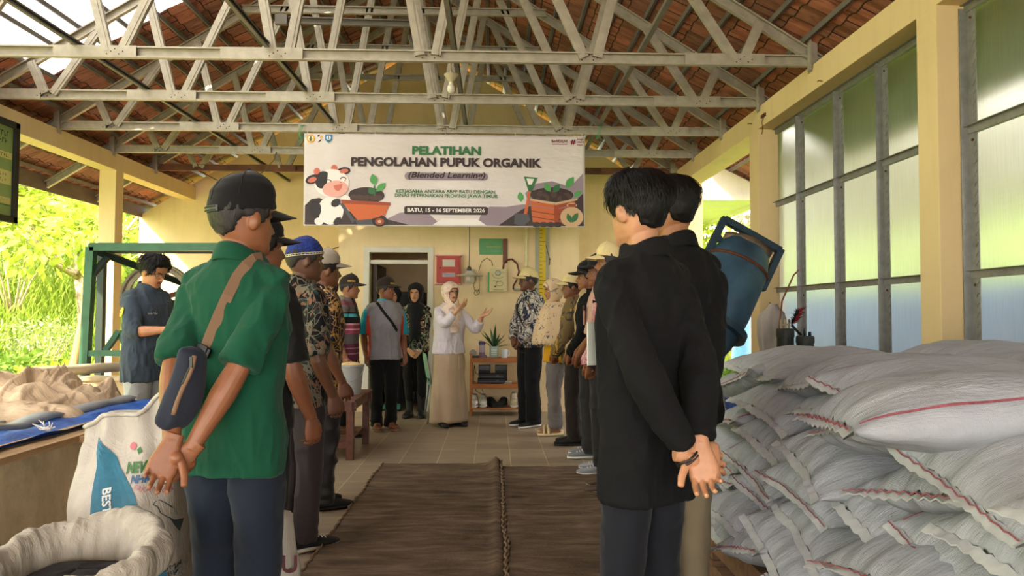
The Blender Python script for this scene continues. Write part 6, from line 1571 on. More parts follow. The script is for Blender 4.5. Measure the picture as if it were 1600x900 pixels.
loose_shoe(770, .10, m_shoeb, 'left shoe of the black pair on the bottom tier', 'shoes on the bottom tier', True, .085, rz=18); loose_shoe(784, .10, m_shoeb, 'right shoe of the black pair on the bottom tier', 'shoes on the bottom tier', True, .085, rz=-14)
loose_shoe(803, .10, m_cs, 'left one of the cream ankle boots on the bottom tier', 'shoes on the bottom tier', tall=.135); loose_shoe(815, .10, m_cs, 'right one of the cream ankle boots on the bottom tier', 'shoes on the bottom tier', tall=.135)

# chair half hidden behind the speaker
c = at(697, 560, 8.33); root = empty('plastic_chair', (c.x, 8.33, 0), R(-80), 'pale green chair with metal legs behind the speaker, by the doorway', 'chair')
m_mint = M('mint green plastic', '#6fa39a', .45, var=.06)
for x, y, dx, dy in ((-.18, -.18, -.04, -.05), (.18, -.18, .04, -.05), (-.18, .18, -.04, .04), (.18, .18, .04, .04)):
    mb = MB(); mb.tube([(x, y, .44), (x + dx, y + dy, .0)], .012, 10); mb.build('leg', m_alu, root, True)
mb = MB(); mb.grid([[Vector((x * .22, y * .21, .445 - .015 * (1 - x * x) * (1 - y * y))) for x in (-1, -.7, 0, .7, 1)] for y in (-1, -.7, 0, .7, 1)]); me = eval_mesh(mb.mesh('seat'), [('SOLIDIFY', dict(thickness=.012)), ('SUBSURF', dict(levels=1))]); shade(me); me.materials.append(m_mint); link('seat', me, root)
mb = MB(); mb.grid([[Vector((x * .20, -.20 - .05 * v + .03 * (1 - x * x) * -1, .50 + .30 * v)) for x in (-1, -.5, 0, .5, 1)] for v in (0, .3, .7, 1)]); me = eval_mesh(mb.mesh('backrest'), [('SOLIDIFY', dict(thickness=.012)), ('SUBSURF', dict(levels=1))]); shade(me); me.materials.append(m_mint); link('backrest', me, root)
for x in (-.19, .19):
    mb = MB(); mb.tube([(x, -.18, .44), (x, -.235, .72)], .011, 10); mb.build('back_post', m_alu, root, True)

# things on the wall of the little room
WY = YA
m_redp2 = M('red enamel', '#a82a14', .45, var=.12, vs=10); m_cream = M('cream plastic casing', '#c9bd8c', .5, var=.06)
def wall_at(px, py, d=0.0): p = at(px, py, WY - d); return p
a, b = wall_at(683, 444), wall_at(720, 401); c = (a + b) / 2; w, h_ = b.x - a.x, b.z - a.z
root = empty('red_cabinet', (c.x, WY, a.z), 0, 'red metal wall cabinet with two small windows right of the doorway', 'wall cabinet')
mb = MB(); mb.bx((-w/2, -.12, 0), (w/2, 0, h_), bev=.004); mb.build('case', m_redp2, root)
mb = MB(); mb.bx((-w/2 + .018, -.128, .02), (w/2 - .018, -.12, h_ - .03), bev=.003); d_ = mb.build('door', m_redp2, root)
m_bez = M('pale pink bezel', '#c99a90', .6, var=.1)
for z0, z1, mt in ((.215, .31, M('white meter paper', '#c9bfb0', .5, var=.1)), (.085, .14, M('dark meter glass', '#1d1713', .15, var=0))):
    mb = MB(); mb.bx((-.075, -.133, z0), (.085, -.127, z1)); mb.build('window_frame', m_bez, d_); mb = MB(); mb.bx((-.068, -.135, z0 + .008), (.078, -.132, z1 - .008)); mb.build('window_pane', mt, d_)
mb = MB(); mb.lathe((-.105, -.128, .20), [(.010, 0), (.010, .012), (.0, .012)], 12, rot=Matrix.Rotation(math.pi / 2, 3, 'X')); mb.build('lock', m_rust, d_, True)
for z in (-.008, h_ - .002): mb = MB(); mb.bx((-w/2 - .015, -.14, z), (w/2 + .012, 0, z + .012)); mb.bx((-w/2 + .01, -.14, z + .012), (-w/2 + .02, -.1, z + .022)); mb.build('ledge', m_bez, root)
# hanging shade lamp
c = at(733, 429, 8.6); root = empty('shade_lamp', (c.x, 8.6, c.z), 0, 'white dish shaded lamp hanging in front of the red cabinet', 'lamp')
mb = MB(); mb.lathe((0, 0, 0), [(.165, -.016), (.168, -.012), (.10, .008), (.045, .022), (.03, .045), (.0, .045)], 40); mb.lathe((0, 0, -.003), [(.165, -.016), (.10, .004), (.04, .017), (0, .018)], 40, cap=False); mb.build('lamp_shade', M('white enamel shade', '#c9c4b6', .35, var=.05), root, True, angle=50)
mb = MB(); mb.lathe((0, 0, .045), [(.028, 0), (.030, .03), (.018, .05), (.008, .055)], 16); mb.build('socket', M('dark lamp socket', '#4a453c', .5), root, True, angle=40)
top = CH + .0 - c.z
mb = MB(); mb.tube([(0, 0, .10), (.004, 0, .4), (-.002, 0, top)], .0045, 8); mb.tube([(0, 0, .10), (-.018, 0, .075), (0, 0, .055)], .004, 6); mb.build('cord', m_dk, root, True)
a = wall_at(735, 430); root = empty('meter_box', (a.x, WY, a.z - .09), 0, 'small grey meter box on the wall behind the shade lamp', 'meter box')
mb = MB(); mb.bx((-.075, -.07, -.01), (.055, 0, .165), bev=.006); mb.build('case', M('grey meter casing', '#9d9885', .5), root); mb = MB(); mb.bx((-.05, -.073, .02), (.0, -.069, .07)); mb.build('dial_window', M('white meter paper', ''), root)
mb = MB(); q = [(.04, -.06, -.01), (.055, -.06, -.10), (.09, -.05, -.13), (.115, -.04, -.09), (.11, -.03, .15), (.14, -.03, .26), (.21, -.03, .31), (.27, -.04, .27), (.285, -.05, .21)]
mb.tube(sum([[Vector(q[i]).lerp(Vector(q[i+1]), u) for u in (0, .33, .66)] for i in range(len(q)-1)], []) + [Vector(q[-1])], .0045, 6); mb.tube([(.115, -.04, -.09), (.12, -.05, -.14), (.075, -.05, -.17), (.05, -.05, -.14), (.07, -.05, -.10), (.11, -.045, -.11)], .0045, 6); mb.build('cable_loop', M('olive cable', '#6b5d33', .6), root, True)
# gas control box
a, b = wall_at(765, 456), wall_at(791, 421); c = (a + b) / 2; w, h_ = b.x - a.x + .01, b.z - a.z
root = empty('gas_control_box', (c.x, WY, a.z), 0, 'cream wall box with a round dial, hoses and drawn diagram', 'control box')
mb = MB(); mb.bx((-w/2, -.09, 0), (w/2, 0, h_), bev=.008); mb.build('case', m_cream, root)
mb = MB(); mb.bx((-w/2 - .018, -.085, 0), (-w/2 + .002, -.005, h_ - .04)); mb.build('side_stripe', M('green side label', '#3f8f54', .5), root)
mb = MB(); mb.lathe((0, -.09, h_ - .05), [(.034, 0), (.034, .012), (.027, .014)], 24, rot=Matrix.Rotation(math.pi / 2, 3, 'X')); dl = mb.build('dial', M('grey dial ring', '#6f7568', .4), root, True, angle=40)
mb = MB(); mb.lathe((0, -.104, h_ - .05), [(.026, 0), (.0, .001)], 20, rot=Matrix.Rotation(math.pi / 2, 3, 'X')); mb.box((.004, -.106, h_ - .045), (.002, .001, .028), Matrix.Rotation(.5, 3, 'Y'), 1); mb.build('dial_face', [M('dial face', '#a9b39d', .4, var=0), m_dk], dl)
mb = MB(); scribble(mb, (0, -.0915, h_ - .155), (1, 0, 0), (0, 0, 1), .115, .018, 0, 3); scribble(mb, (.072, -.0915, h_ - .045), (1, 0, 0), (0, 0, 1), .045, .016, 0, 4)
mb.bx((-.045, -.0915, .055), (-.02, -.0905, .075)); mb.bx((-.06, -.0915, .02), (.07, -.0905, .026))
mb.tube([Vector((.02 + .045 * math.cos(q), -.0915, .10 + .028 * math.sin(q))) for q in [2 * math.pi * i / 24 for i in range(25)]], .0022, 6, cap=False); mb.tube([(.07, -.0915, h_ - .10), (.02, -.0915, h_ - .12), (-.05, -.0915, h_ - .11), (-.08, -.0915, h_ - .06)], .002, 6)
mb.build('lettering', M('dark olive print', '#3a4028', .6, var=0), root)
a = wall_at(786, 421, .05); pts = [a, wall_at(787, 412, .06), wall_at(793, 406, .06), wall_at(800, 405, .06), wall_at(808, 412, .06), wall_at(811, 424, .06), wall_at(807, 438, .06), wall_at(802, 447, .06), wall_at(802, 452, .05)]
mb = MB(); P = []
for i in range(len(pts) - 1): P += [pts[i].lerp(pts[i+1], u) for u in (0, .5)]
mb.tube(P + [pts[-1]], .012, 10); tag(mb.build('gas_hose', M('reddish brown hose', '#5a1f17', .45, var=.15), None, True), 'reddish brown hose looping from the cream box to the grey pipe', 'hose')
mb = MB(); mb.tube([wall_at(802, 452, .04), wall_at(806, 453, .04), wall_at(840, 452, .04)], .016, 12); mb.tube([wall_at(818, 452.5, .04), wall_at(826, 452.3, .04)], .022, 12, m=1); tag(mb.build('grey_pipe', [M('grey pvc pipe', '#8f8c80', .5), m_dk], None, True), 'short grey pipe along the wall behind the man in batik', 'pipe')
a, b = wall_at(749, 398), wall_at(785, 373); mb = MB(); mb.bx((a.x, WY - .012, a.z), (b.x, WY, b.z), bev=.003); o = mb.build('green_plaque', [M('green plaque paint', '#4f8a55', .45, var=.12, vs=8)]); tag(o, 'green rectangular plaque on the wall above the cream box', 'plaque')
mb = MB(); mb.bx((a.x + .09, WY - .0145, (a.z + b.z) / 2 - .008), (b.x - .02, WY - .0125, (a.z + b.z) / 2 + .006)); mb.build('faded_line', M('faded gold line', '#8a8f45', .6), o)
a, b = wall_at(785.5, 411), wall_at(793, 373); mb = MB(); mb.bx((a.x, WY - .02, a.z), (b.x, WY, b.z)); mb.bx((a.x + .022, WY - .024, a.z + .02), (b.x - .022, WY - .019, b.z - .02)); o = mb.build('wood_strip', M('carved brown strip', '#6d452c', .6, var=.3, vs=40)); tag(o, 'narrow brown wooden strip right of the green plaque', 'wood strip')
mb = MB(); a = wall_at(822, 420, .03); mb.tube([(a.x, WY - .022, .9), (a.x, WY - .022, 3.0)], .020, 14); [mb.bx((a.x - .03, WY - .03, z), (a.x + .03, WY, z + .02)) for z in (1.3, 2.0, 2.7)]; tag(mb.build('white_pipe', M('cream painted pipe', '#d3c79d', .5), None, True, angle=40), 'cream painted pipe running up the wall left of the ruler board', 'pipe')
a, b = wall_at(836, 450), wall_at(858, 350); root = empty('ruler_board', ((a.x + b.x) / 2, WY, .9), 0, 'grey board with a yellow measuring strip on the wall behind the headscarf', 'measuring board')
w = b.x - a.x; mb = MB(); mb.bx((-w/2, -.022, 0), (w/2, 0, 2.1)); mb.build('board', M('weathered grey board', '#a09b88', .7, var=.15), root)
mb = MB(); mb.bx((-.035, -.028, 0), (.045, -.021, 2.1)); mb.build('yellow_strip', M('yellow rule', '#c9ac16', .5, var=.08), root)
mb = MB()
for i in range(42): mb.bx((-.035, -.0295, .02 + i * .05), (.045 if i % 5 == 0 else .005, -.0275, .026 + i * .05))
mb.build('tick_marks', m_dk, root)
mb = MB(); q = [at(853, 383, WY - .03), at(856, 395, WY - .03), at(859, 405, WY - .03), at(858, 413, WY - .03)]; mb.tube(q, .004, 6); [mb.ball(p, .010, 8, 6) for p in q[2:]]; mb.build('dangling_wire', m_dk, None, True); tag(bpy.data.objects['dangling_wire'], 'thin dark wire hanging beside the ruler board', 'wire')
mb = MB(); q = [at(512, 398, 10.98), at(517, 391, 10.98), at(524, 387, 10.98), at(531, 386, 10.98), at(540, 388, 10.98)]; mb.tube(q, .006, 6); tag(mb.build('wall_wire', m_dk, None, True), 'thin curved wire on the back wall left of the doorway room', 'wire')
# black cupboard inside the doorway
c = at(633, 560, 10.2); root = empty('black_cupboard', (c.x, 10.2, 0), 0, 'tall black cupboard inside the doorway', 'cupboard')
mb = MB(); mb.bx((-.28, -.2, 0), (.28, .25, 1.55), bev=.01); mb.build('case', m_dk, root); mb = MB(); mb.bx((-.26, -.215, .05), (-.005, -.2, 1.5)); mb.bx((.005, -.215, .05), (.26, -.2, 1.5)); d_ = mb.build('door', m_gloss, root); mb = MB(); mb.bx((-.02, -.23, .8), (-.012, -.214, .95)); mb.build('handle', m_alu, d_)

# bare bulb hanging under the nearest trusses
c = at(705, 130, 5.75); root = empty('hanging_bulb', c, 0, 'white light bulb in a cream holder hanging between the steel trusses', 'light bulb')
mb = MB(); mb.ball((0, 0, -.045), .034, 18, 12, 0, (1, 1, 1.15)); mb.lathe((0, 0, 0), [(.019, -.02), (.017, .012), (.0, .012)], 16); mb.build('bulb', M('white bulb glass', '#d8d2c2', .25, var=0), root, True)
mb = MB(); mb.lathe((0, 0, 0), [(.020, .010), (.050, .055), (.060, .068), (.058, .072), (.02, .075), (.012, .10), (.0, .10)], 24); mb.build('holder', M('aged cream holder', '#b3a689', .6, var=.15), root, True, angle=40)
mb = MB(); mb.tube([(0, 0, .10), (-.008, 0, .2), (.004, -.01, .33), (0, -.02, CH + .05 - c.z)], .005, 6); mb.build('cord', M('cream cord', '#b99d63', .7), root, True)
# loose wires and green twine on the trusses
mb = MB(); q = [at(432, 238, 8.55), at(428, 250, 8.8), at(410, 270, 9.2), at(380, 280, 9.5), at(340, 282, 9.9), at(310, 266, 10.6)]
mb.tube(sum([[q[i].lerp(q[i+1], u) for u in (0, .5)] for i in range(len(q)-1)], []) + [q[-1]], .006, 6); tag(mb.build('slack_wire', m_dk, None, True), 'slack dark wire sagging from the truss to the left beam end', 'wire')
for px, lb in ((470, 'green twine tied round the truss at the left end of the banner'), (936, 'green twine tied round the truss right of the banner')):
    mb = MB(); c = at(px, 205, 7.5)
    for k in range(3): mb.tube([c + Vector((.012 * k - .01 + .02 * math.sin(a), .06 + .075 * math.cos(a) - .02, .075 * math.sin(a))) for a in [2 * math.pi * i / 18 for i in range(19)]], .003, 5)
    mb.tube([c + Vector((0, -.02, -.05)), c + Vector((.02, -.04, -.10)), c + Vector((-.01, -.03, -.16))], .003, 5)
    tag(mb.build('green_twine', M('green plastic twine', '#4f9a68', .5), None, True), lb, 'twine', 'green twine on the banner truss')
# ---------------------------------------------------------------- left: bins, sacks, machine frame, board
def conc(name, hexc):
    if name in _mats: return _mats[name]
    t = NT(name); v = t.coord('Object'); c = srgb(hexc); t.set(Roughness=.85)
    t.col(t.mix(.8, t.ramp(t.noise(v, 2.2, 8, .68), [(.28, tuple(x * .55 for x in c[:3])), (.5, c), (.7, tuple(min(1, x * 1.25) for x in c[:3]))]), t.ramp(t.noise(t.coord('Object', (5, 5, 1)), 3, 6, .7), [(.3, (.78, .75, .70)), (.6, (1, 1, 1))]), 'MULTIPLY'))
    t.bump(t.noise(v, 30, 6, .7), .4, .008); _mats[name] = t.mat; return t.mat
m_conc = conc('stained grey concrete', '#cdbb98'); m_conc2 = conc('flaking cream concrete', '#bfae88')
m_plank = M('rough pale plank', '#a98a63', .85, var=.3, vs=5, stretch=(5, .6, 5), bump=.25, bs=40)
root = empty('compost_bin', (-2.1, 2.9, 0), 0, 'low stained concrete bin wall with plank top, along the left aisle', 'bin wall')
def B(n_, a, b, m_, bev=.004): mb = MB(); mb.bx((a[0] + 2.1, a[1] - 2.9, a[2]), (b[0] + 2.1, b[1] - 2.9, b[2]), bev=bev); return mb.build(n_, m_, root)
B('wall_panel', (-2.16, 1.0, 0), (-2.01, 4.20, .625), m_conc); B('plank_top', (-2.20, .98, .625), (-1.995, 4.22, .655), m_plank); B('end_panel', (-4.5, 4.05, 0), (-2.16, 4.20, .45), m_conc)
B('end_post', (-2.01, 3.55, 0), (-1.86, 4.20, .62), m_conc); B('end_plank', (-2.02, 3.5, .62), (-1.84, 4.24, .65), m_plank)
root = empty('bin_back_wall', (-3.4, 6.3, 0), 0, 'sunlit flaking cream concrete wall of the far bin, behind the crumpled sacks', 'bin wall')
mb = MB(); mb.bx((-1.4, -.08, 0), (.62, .08, .66), bev=.01); mb.build('wall_panel', m_conc2, root); mb = MB(); mb.bx((-1.42, -.11, .66), (.64, .11, .69), bev=.006); mb.build('coping', m_conc2, root)
# blue tarpaulin with its silver hem, draped in the bin
t = NT('bright blue tarpaulin'); v = t.coord('Object'); t.col(t.ramp(t.noise(v, 5, 6, .65), [(.3, srgb('#123c86')), (.55, srgb('#2361ba')), (.75, srgb('#5d93d6'))])); t.set(Roughness=.38); t.bump(t.noise(v, 14, 5, .7), .5, .02); m_bt = t.mat
m_silver = M('silver tarpaulin back', '#8f969c', .35, .2, var=.2, vs=6, bump=.3, bs=20, bd=.01)
P, S_ = [], []
for i in range(90):
    y = 1.3 + i * .042; w1 = noise.noise(Vector((y * 2.2, 1, 0))); row = []
    for k in range(13):
        u = k / 12; x = -2.08 - .42 * u + .03 * noise.noise(Vector((y * 3, u * 3, 2))); z = .668 - .20 * math.sin(min(1, u * 1.3) * math.pi) * .25 + .0 * u - .03 * u + .022 * noise.noise(Vector((y * 4, u * 5, 7))) + (.012 if k < 2 else 0)
        row.append(Vector((x, y, z)))
    P.append(row); e = row[-1]
    S_.append([e + Vector((0, 0, -.01)), e + Vector((.015, 0, (.022 + .010 * w1))), e + Vector((-.03, 0, (.034 + .012 * w1))), e + Vector((-.10, 0, .03)), e + Vector((-.16, 0, .0))])
mb = MB(); mb.grid(P); o = mb.build('blue_tarpaulin', m_bt, None, True); tag(o, 'bright blue tarpaulin with a silver hem draped over the near bin wall', 'tarpaulin')
mb = MB(); mb.grid(S_); mb.build('silver_hem', m_silver, o, True)
mb = MB(); mb.tube([r[2] + Vector((-.01, 0, .012)) for r in S_[:60]], .006, 6); tag(mb.build('white_rope', M('white rope', '#d6d2c6', .8, bump=.4, bs=200), None, True), 'white rope lying along the silver hem of the blue tarpaulin', 'rope')
mb = MB(); c = at(68, 670, 3.55)
for i in range(9): a = i * .9; mb.tube([c, c + Vector((.03 * math.cos(a), .02, .015 * math.sin(a))), c + Vector((.06 * math.cos(a + .4), .02 * math.sin(a), .01 + .03 * abs(math.sin(a))))], [.005, .004, .002], 5)
tag(mb.build('rope_knot', M('white rope', ''), None, True), 'frayed white rope knot on the black corrugated sheet', 'rope')
# black corrugated sheet, standing in the bin, and the blue tarp at the far end
P = []
for k in range(26):
    z = .40 + k * .0125; P.append([Vector((x, 3.95 + .008 * math.sin(k * 1.9), z)) for x in (-4.2, -3.4, -2.75)])
mb = MB(); mb.grid(P); me = eval_mesh(mb.mesh('corrugated_sheet'), [('SOLIDIFY', dict(thickness=.008))]); shade(me); me.materials.append(M('black corrugated plastic', '#22262b', .5, var=.12)); tag(link('corrugated_sheet', me), 'black corrugated sheet standing in the bin under the crumpled sacks', 'corrugated sheet')
for (x0, x1, y, z, nm, lb, mt, sd) in ((-5.6, -3.1, 7.35, .62, 'blue_tarpaulin', 'blue tarpaulin heaped at the foot of the green machine frame', m_bt, 3), (-2.95, -1.9, 4.45, .58, 'grey_tarpaulin', 'silvery blue tarpaulin fold lying past the end of the bin', m_silver, 6)):
    P = [[Vector((x0 + (x1 - x0) * i / 40 , y - .35 + .7 * j / 16, z * sstep(0, .35, min(j / 16, 1 - j / 16) * 1.6) * (.86 + .14 * noise.noise(Vector((i * .16, j * .2, sd)))) + .03 * noise.noise(Vector((i * .4, j * .5, sd))))) for j in range(17)] for i in range(41)]
    mb = MB(); mb.grid(P); tag(mb.build(nm, mt, None, True), lb, 'tarpaulin')
# crumpled plastic sacks
m_crump = weave('crumpled beige plastic sack', '#c6ad8c', .14, 300); 
def crumple(c, s, seed, label, peaks=()):
    """A slack sack: a creased skin thrown over its contents, its corners sticking up."""
    N1, N2 = 110, 84; P = []
    g = [(-1 + 2 * i / N1, -1 + 2 * j / N2) for i in range(N1 + 1) for j in range(N2 + 1)]
    u = np.array(g); q = np.stack([u[:, 0] * 1.5, u[:, 1] * 1.3, np.full(len(u), seed * 1.7)], 1)
    w = np.stack([vnoise(q * 1.3, seed), vnoise(q * 1.3 + 7, seed + 1), np.zeros(len(u))], 1) * .45
    f = .52 * fold(q * 1.6 + w, seed + 2) + .26 * fold(q * 3.4 * np.array([1.5, .6, 1]) + w * 2, seed + 3) + .09 * fold(q * 7.0 + w * 3, seed + 4) + .03 * fold(q * 15 + w, seed + 5)
    r2 = np.clip(np.abs(u[:, 0]) ** 2.6 + np.abs(u[:, 1]) ** 2.6, 0, 1); h_ = s[2] * (1.25 * (1 - r2) ** .6 + .48 * f * (1 - .5 * r2) - .2)
    for px_, py_, ph, pr in peaks: h_ += .62 * ph * np.exp(-(((u[:, 0] - px_) / pr) ** 2 + ((u[:, 1] - py_) / (pr * 1.6)) ** 2)) * (.75 + .35 * f)
    x = s[0] * u[:, 0] * (1 + .10 * w[:, 0]) + .05 * f * s[0]; y = s[1] * u[:, 1] + .12 * s[1] * w[:, 1]
    mb = MB(); mb.grid([[Vector((x[i * (N2 + 1) + j], y[i * (N2 + 1) + j], h_[i * (N2 + 1) + j])) for j in range(N2 + 1)] for i in range(N1 + 1)])
    me = eval_mesh(mb.mesh('crumpled_sack'), [('SOLIDIFY', dict(thickness=.006, offset=-1))]); shade(me); me.materials.append(m_crump); o = link('crumpled_sack', me); o.location = c; tag(o, label, 'sack', 'crumpled beige sacks in the bin')
crumple(at(12, 642, 4.6), (.42, .30, .16), 4, 'crumpled beige plastic sack at the left picture edge in the bin', [(-.2, 0, .14, .30), (.35, .1, .10, .2)])
crumple(at(92, 640, 4.75), (.30, .26, .13), 14, 'crumpled beige sack with a raised twisted neck in the middle of the bin', [(-.15, .1, .16, .28), (.1, 0, .10, .2)])
crumple(at(140, 640, 5.0), (.20, .24, .10), 24, 'smaller crumpled beige sack in the bin nearest the boy', [(.55, .1, .15, .25)])
crumple(at(28, 652, 4.25), (.34, .18, .06), 34, 'flat creased beige sack lying over the black corrugated sheet')
mb = MB(); c = at(44, 583, 5.9); mb.lathe((0, 0, 0), [(.0, 0), (.045, 0), (.050, .01), (.050, .06), (.045, .065), (.0, .065)], 24, rot=Matrix.Rotation(math.pi / 2, 3, 'X')); o = mb.build('pipe_cap', M('yellow plastic cap', '#d9a516', .4, var=.05), None, True, angle=40); o.location = c; tag(o, 'round yellow pipe cap among the beige sacks', 'pipe cap')
mb = MB(); mb.tube([c + Vector((0, .07, 0)), c + Vector((.5, 1.4, -.02))], .045, 16); tag(mb.build('drain_pipe', M('pale pvc pipe', '#b9ac92', .5), None, True, angle=40), 'pale pipe carrying the yellow cap', 'pipe')
m_post = M('pale wooden stake', '#b08a55', .85, var=.25, vs=8, stretch=(4, 4, .6))
mb = MB(); a, b = at(116, 575, 8.2), at(140, 400, 8.4); mb.tube([(a.x, a.y, hill_z(a.x, a.y) - .1), a, a.lerp(b, .5) + Vector((.03, 0, 0)), b], [.07, .06, .045, .03], 10); tag(mb.build('tree_stake', m_post, None, True), 'bare pale stake trunk leaning behind the green machine frame', 'stake')
# green steel machine frame with its big pulley wheel
m_gr = M('green frame enamel', '#2f5a40', .45, .2, var=.18, vs=8); m_grd = M('dark green frame enamel', '#16271d', .5, .2, var=.2)
Yf, Yb = 6.85, 7.75
root = empty('machine_frame', (-3.2, 7.2, 0), 0, 'green square tube machine frame with diagonal braces and a large pulley wheel', 'machine')
Q = lambda px, py, Y: at(px, py, Y) - Vector((-3.2, 7.2, 0))
def G(n_, ends, w=.075, m_=m_gr):
    mb = MB(); mb.bar(ends[0], ends[1], w, w, (0, -1, 0)); return mb.build(n_, m_, root)
lf, lt = Q(128, 590, Yf), Q(143, 386, Yf); rt = Q(348, 386, Yf); rb = Q(352, 590, Yf)
up = Vector((0, 0, 1))
G('upright', (lf * 1.0 + Vector((0, 0, -.62)), lt)); G('upright', (rb + Vector((0, 0, -.62)), rt)); G('top_rail', (lt, rt)); G('lower_rail', (Q(134, 552, Yf), Q(350, 552, Yf)), .055)
lb_, rb_ = Q(160, 392, Yb), Q(345, 392, Yb)
G('back_upright', (Vector((lb_.x, lb_.y, .0)), lb_), .07, m_grd); G('back_upright', (Vector((rb_.x, rb_.y, .0)), rb_), .07, m_grd); G('back_rail', (lb_, rb_), .06, m_grd); G('side_rail', (lt, lb_), .06); G('side_rail', (rt, rb_), .06)
G('brace', (Q(150, 392, Yf + .05), Q(290, 444, Yb - .1)), .06, m_grd); G('brace', (Q(137, 438, Yf), Q(168, 402, Yf + .1)), .05, m_grd); G('brace', (Q(165, 548, Yf + .1), Q(186, 518, Yf + .2)), .05, m_gr); G('brace', (Q(186, 518, Yf + .2), Q(200, 545, Yf + .2)), .05)
wc = Q(246, 468, 7.35); rot = Matrix.Rotation(math.pi / 2, 3, 'X'); mb = MB(); Rw = .37
mb.lathe((0, 0, 0), [(Rw, -.035), (Rw, .035), (Rw - .02, .03), (Rw - .035, .012), (Rw - .075, .012), (Rw - .075, -.012), (Rw - .035, -.012), (Rw - .02, -.03), (Rw, -.035)], 56, cap=False, rot=rot); mb.v = [tuple(Vector(p) + wc) for p in mb.v]; wh = mb.build('pulley_wheel', M('dull wheel iron', '#7d7463', .6, .4, var=.2), root, True, angle=35)
for i in range(5):
    a = i * 1.2566 + .3; mb = MB(); d = Vector((math.cos(a), 0, math.sin(a))); mb.bar(wc + d * .03, wc + d * (Rw - .06), .05, .018, (0, 1, 0)); mb.build('spoke', m_rust, wh)
mb = MB(); mb.lathe((0, 0, 0), [(.02, -.2), (.06, -.06), (.06, .06), (.02, .3)], 20, rot=rot); mb.v = [tuple(Vector(p) + wc) for p in mb.v]; mb.build('hub', m_grd, wh, True, angle=40)
mb = MB(); mb.bar(wc + Vector((0, .28, 0)), Vector((wc.x, wc.y + .28, .0)), .08, .08); mb.build('wheel_stand', m_grd, root)
# green information board at the left picture edge
X0 = -4.52; c1, c2 = 5.45, 6.80; zt, zb = 3.03, 2.08
root = empty('information_board', (X0, (c1 + c2) / 2, zb), 0, 'green printed information board in a black frame, cut by the left picture edge', 'notice board')
L_ = (c2 - c1) / 2; H_ = zt - zb
mb = MB()
for a, b in (((-.03, -L_, 0), (.02, L_, .06)), ((-.03, -L_, H_ - .06), (.02, L_, H_)), ((-.03, -L_, 0), (.02, -L_ + .06, H_)), ((-.03, L_ - .06, 0), (.02, L_, H_))): mb.bx(a, b, bev=.006)
mb.build('frame', m_dk, root); mb = MB(); mb.bx((-.02, -L_ + .05, .05), (-.008, L_ - .05, H_ - .05)); mb.build('panel', M('olive green print', '#7c9150', .4, var=.06), root)
mb = MB(); X_ = -.0065
[scribble(mb, (X_, L_ - .30 - .04 * i, H_ - .13 - .07 * i), (0, 1, 0), (0, 0, 1), .40 + .06 * i, .045, 0, i) for i in range(2)]
scribble(mb, (X_, L_ - .25, H_ - .33), (0, 1, 0), (0, 0, 1), .30, .035, 0, 7); [scribble(mb, (X_, L_ - .20, H_ - .51 - .05 * i), (0, 1, 0), (0, 0, 1), .16, .030, 0, 8 + i) for i in range(2)]; scribble(mb, (X_, L_ - .23, .20), (0, 1, 0), (0, 0, 1), .26, .035, 0, 11)
for z in (.155,): mb.bx((X_, -L_ + .1, z), (X_ + .001, L_ - .06, z + .004))
mb.build('lettering', M('dark green lettering', '#27351a', .6, var=0), root)
mb = MB(); mb.bx((X_ - .001, L_ - .34, H_ - .60), (X_, L_ - .07, H_ - .47)); mb.bx((X_ - .001, L_ - .42, H_ - .36), (X_, L_ - .07, H_ - .30)); mb.bx((X_ - .001, L_ - .40, .17), (X_, L_ - .07, .23)); mb.build('yellow_box', M('pale yellow print', '#c3bd6c', .5, var=0), root)
mb = MB(); [mb.bx((-.02, y - .02, H_), (-.0, y + .02, 2.985 - zb)) if False else mb.bx((-.025, y - .015, H_ - .02), (-.005, y + .015, 2.99 - zb + .05)) for y in (-.5, .5)]; mb.build('hanger', m_rust, root)

# ---- the tall feed sack and the open sack in front
m_fs = weave('white feed sack', '#b7b0a3', .06, 300); m_fteal = M('teal sack print', '#2b6a80', .6, var=.12, vs=30); m_fgreen = M('green sack print', '#3c6a3a', .6, var=.1); m_fblue = M('blue sack print', '#33567d', .6, var=.1); m_fpink = M('faded red sack print', '#b0606a', .6, var=.15); m_fink = M('dark sack print', '#3b4a4a', .6, var=.1)
YS = 2.72
o_ = at(212, 900, YS); base = Vector((o_.x, YS, 0)); Hs = .865
nu, nv = 64, 48; lean = -.035
def fs_pt(a, v):                                                # a angle (0 = towards the viewer), v height share
    w = .215 - .015 * math.sin(v * 3) - .06 * sstep(.62, 1.0, v); d = .13 * (1 - .80 * sstep(.60, .98, v))
    s, c = math.sin(a), math.cos(a)
    x = w * math.copysign(abs(s) ** .75, s) + lean * v * 1.2 + .010 * noise.noise(Vector((s * 2, v * 4, c))); y = -d * math.copysign(abs(c) ** .8, c) * (1 + .25 * math.sin(v * 2.6))
    z = v * (Hs + .10 * sstep(.2, 1, s) * sstep(.80, 1, v) - .05 * sstep(.3, 1, -s) * sstep(.85, 1, v))
    f = .010 * math.sin(9 * a + 5 * v) * sstep(.55, .9, v) + .012 * noise.noise(Vector((s * 3, c * 3, v * 5))) + .006 * noise.noise(Vector((s * 8, c * 8, v * 11)))
    return Vector((x + s * f, y - c * f, z))
root = empty('feed_sack', base, 0, 'tall white feed sack with teal band and green lettering standing against the bin wall', 'feed sack')
mb = MB(); rgs = [[fs_pt(2 * math.pi * j / nv, i / nu) for j in range(nv)] for i in range(nu + 1)]
mb.rings(rgs, cap=False); mb.add(rgs[0], [tuple(range(nv))]); me = eval_mesh(mb.mesh('sack_body'), [('SOLIDIFY', dict(thickness=.004, offset=-1))]); shade(me); me.materials.append(m_fs); link('sack_body', me, root)
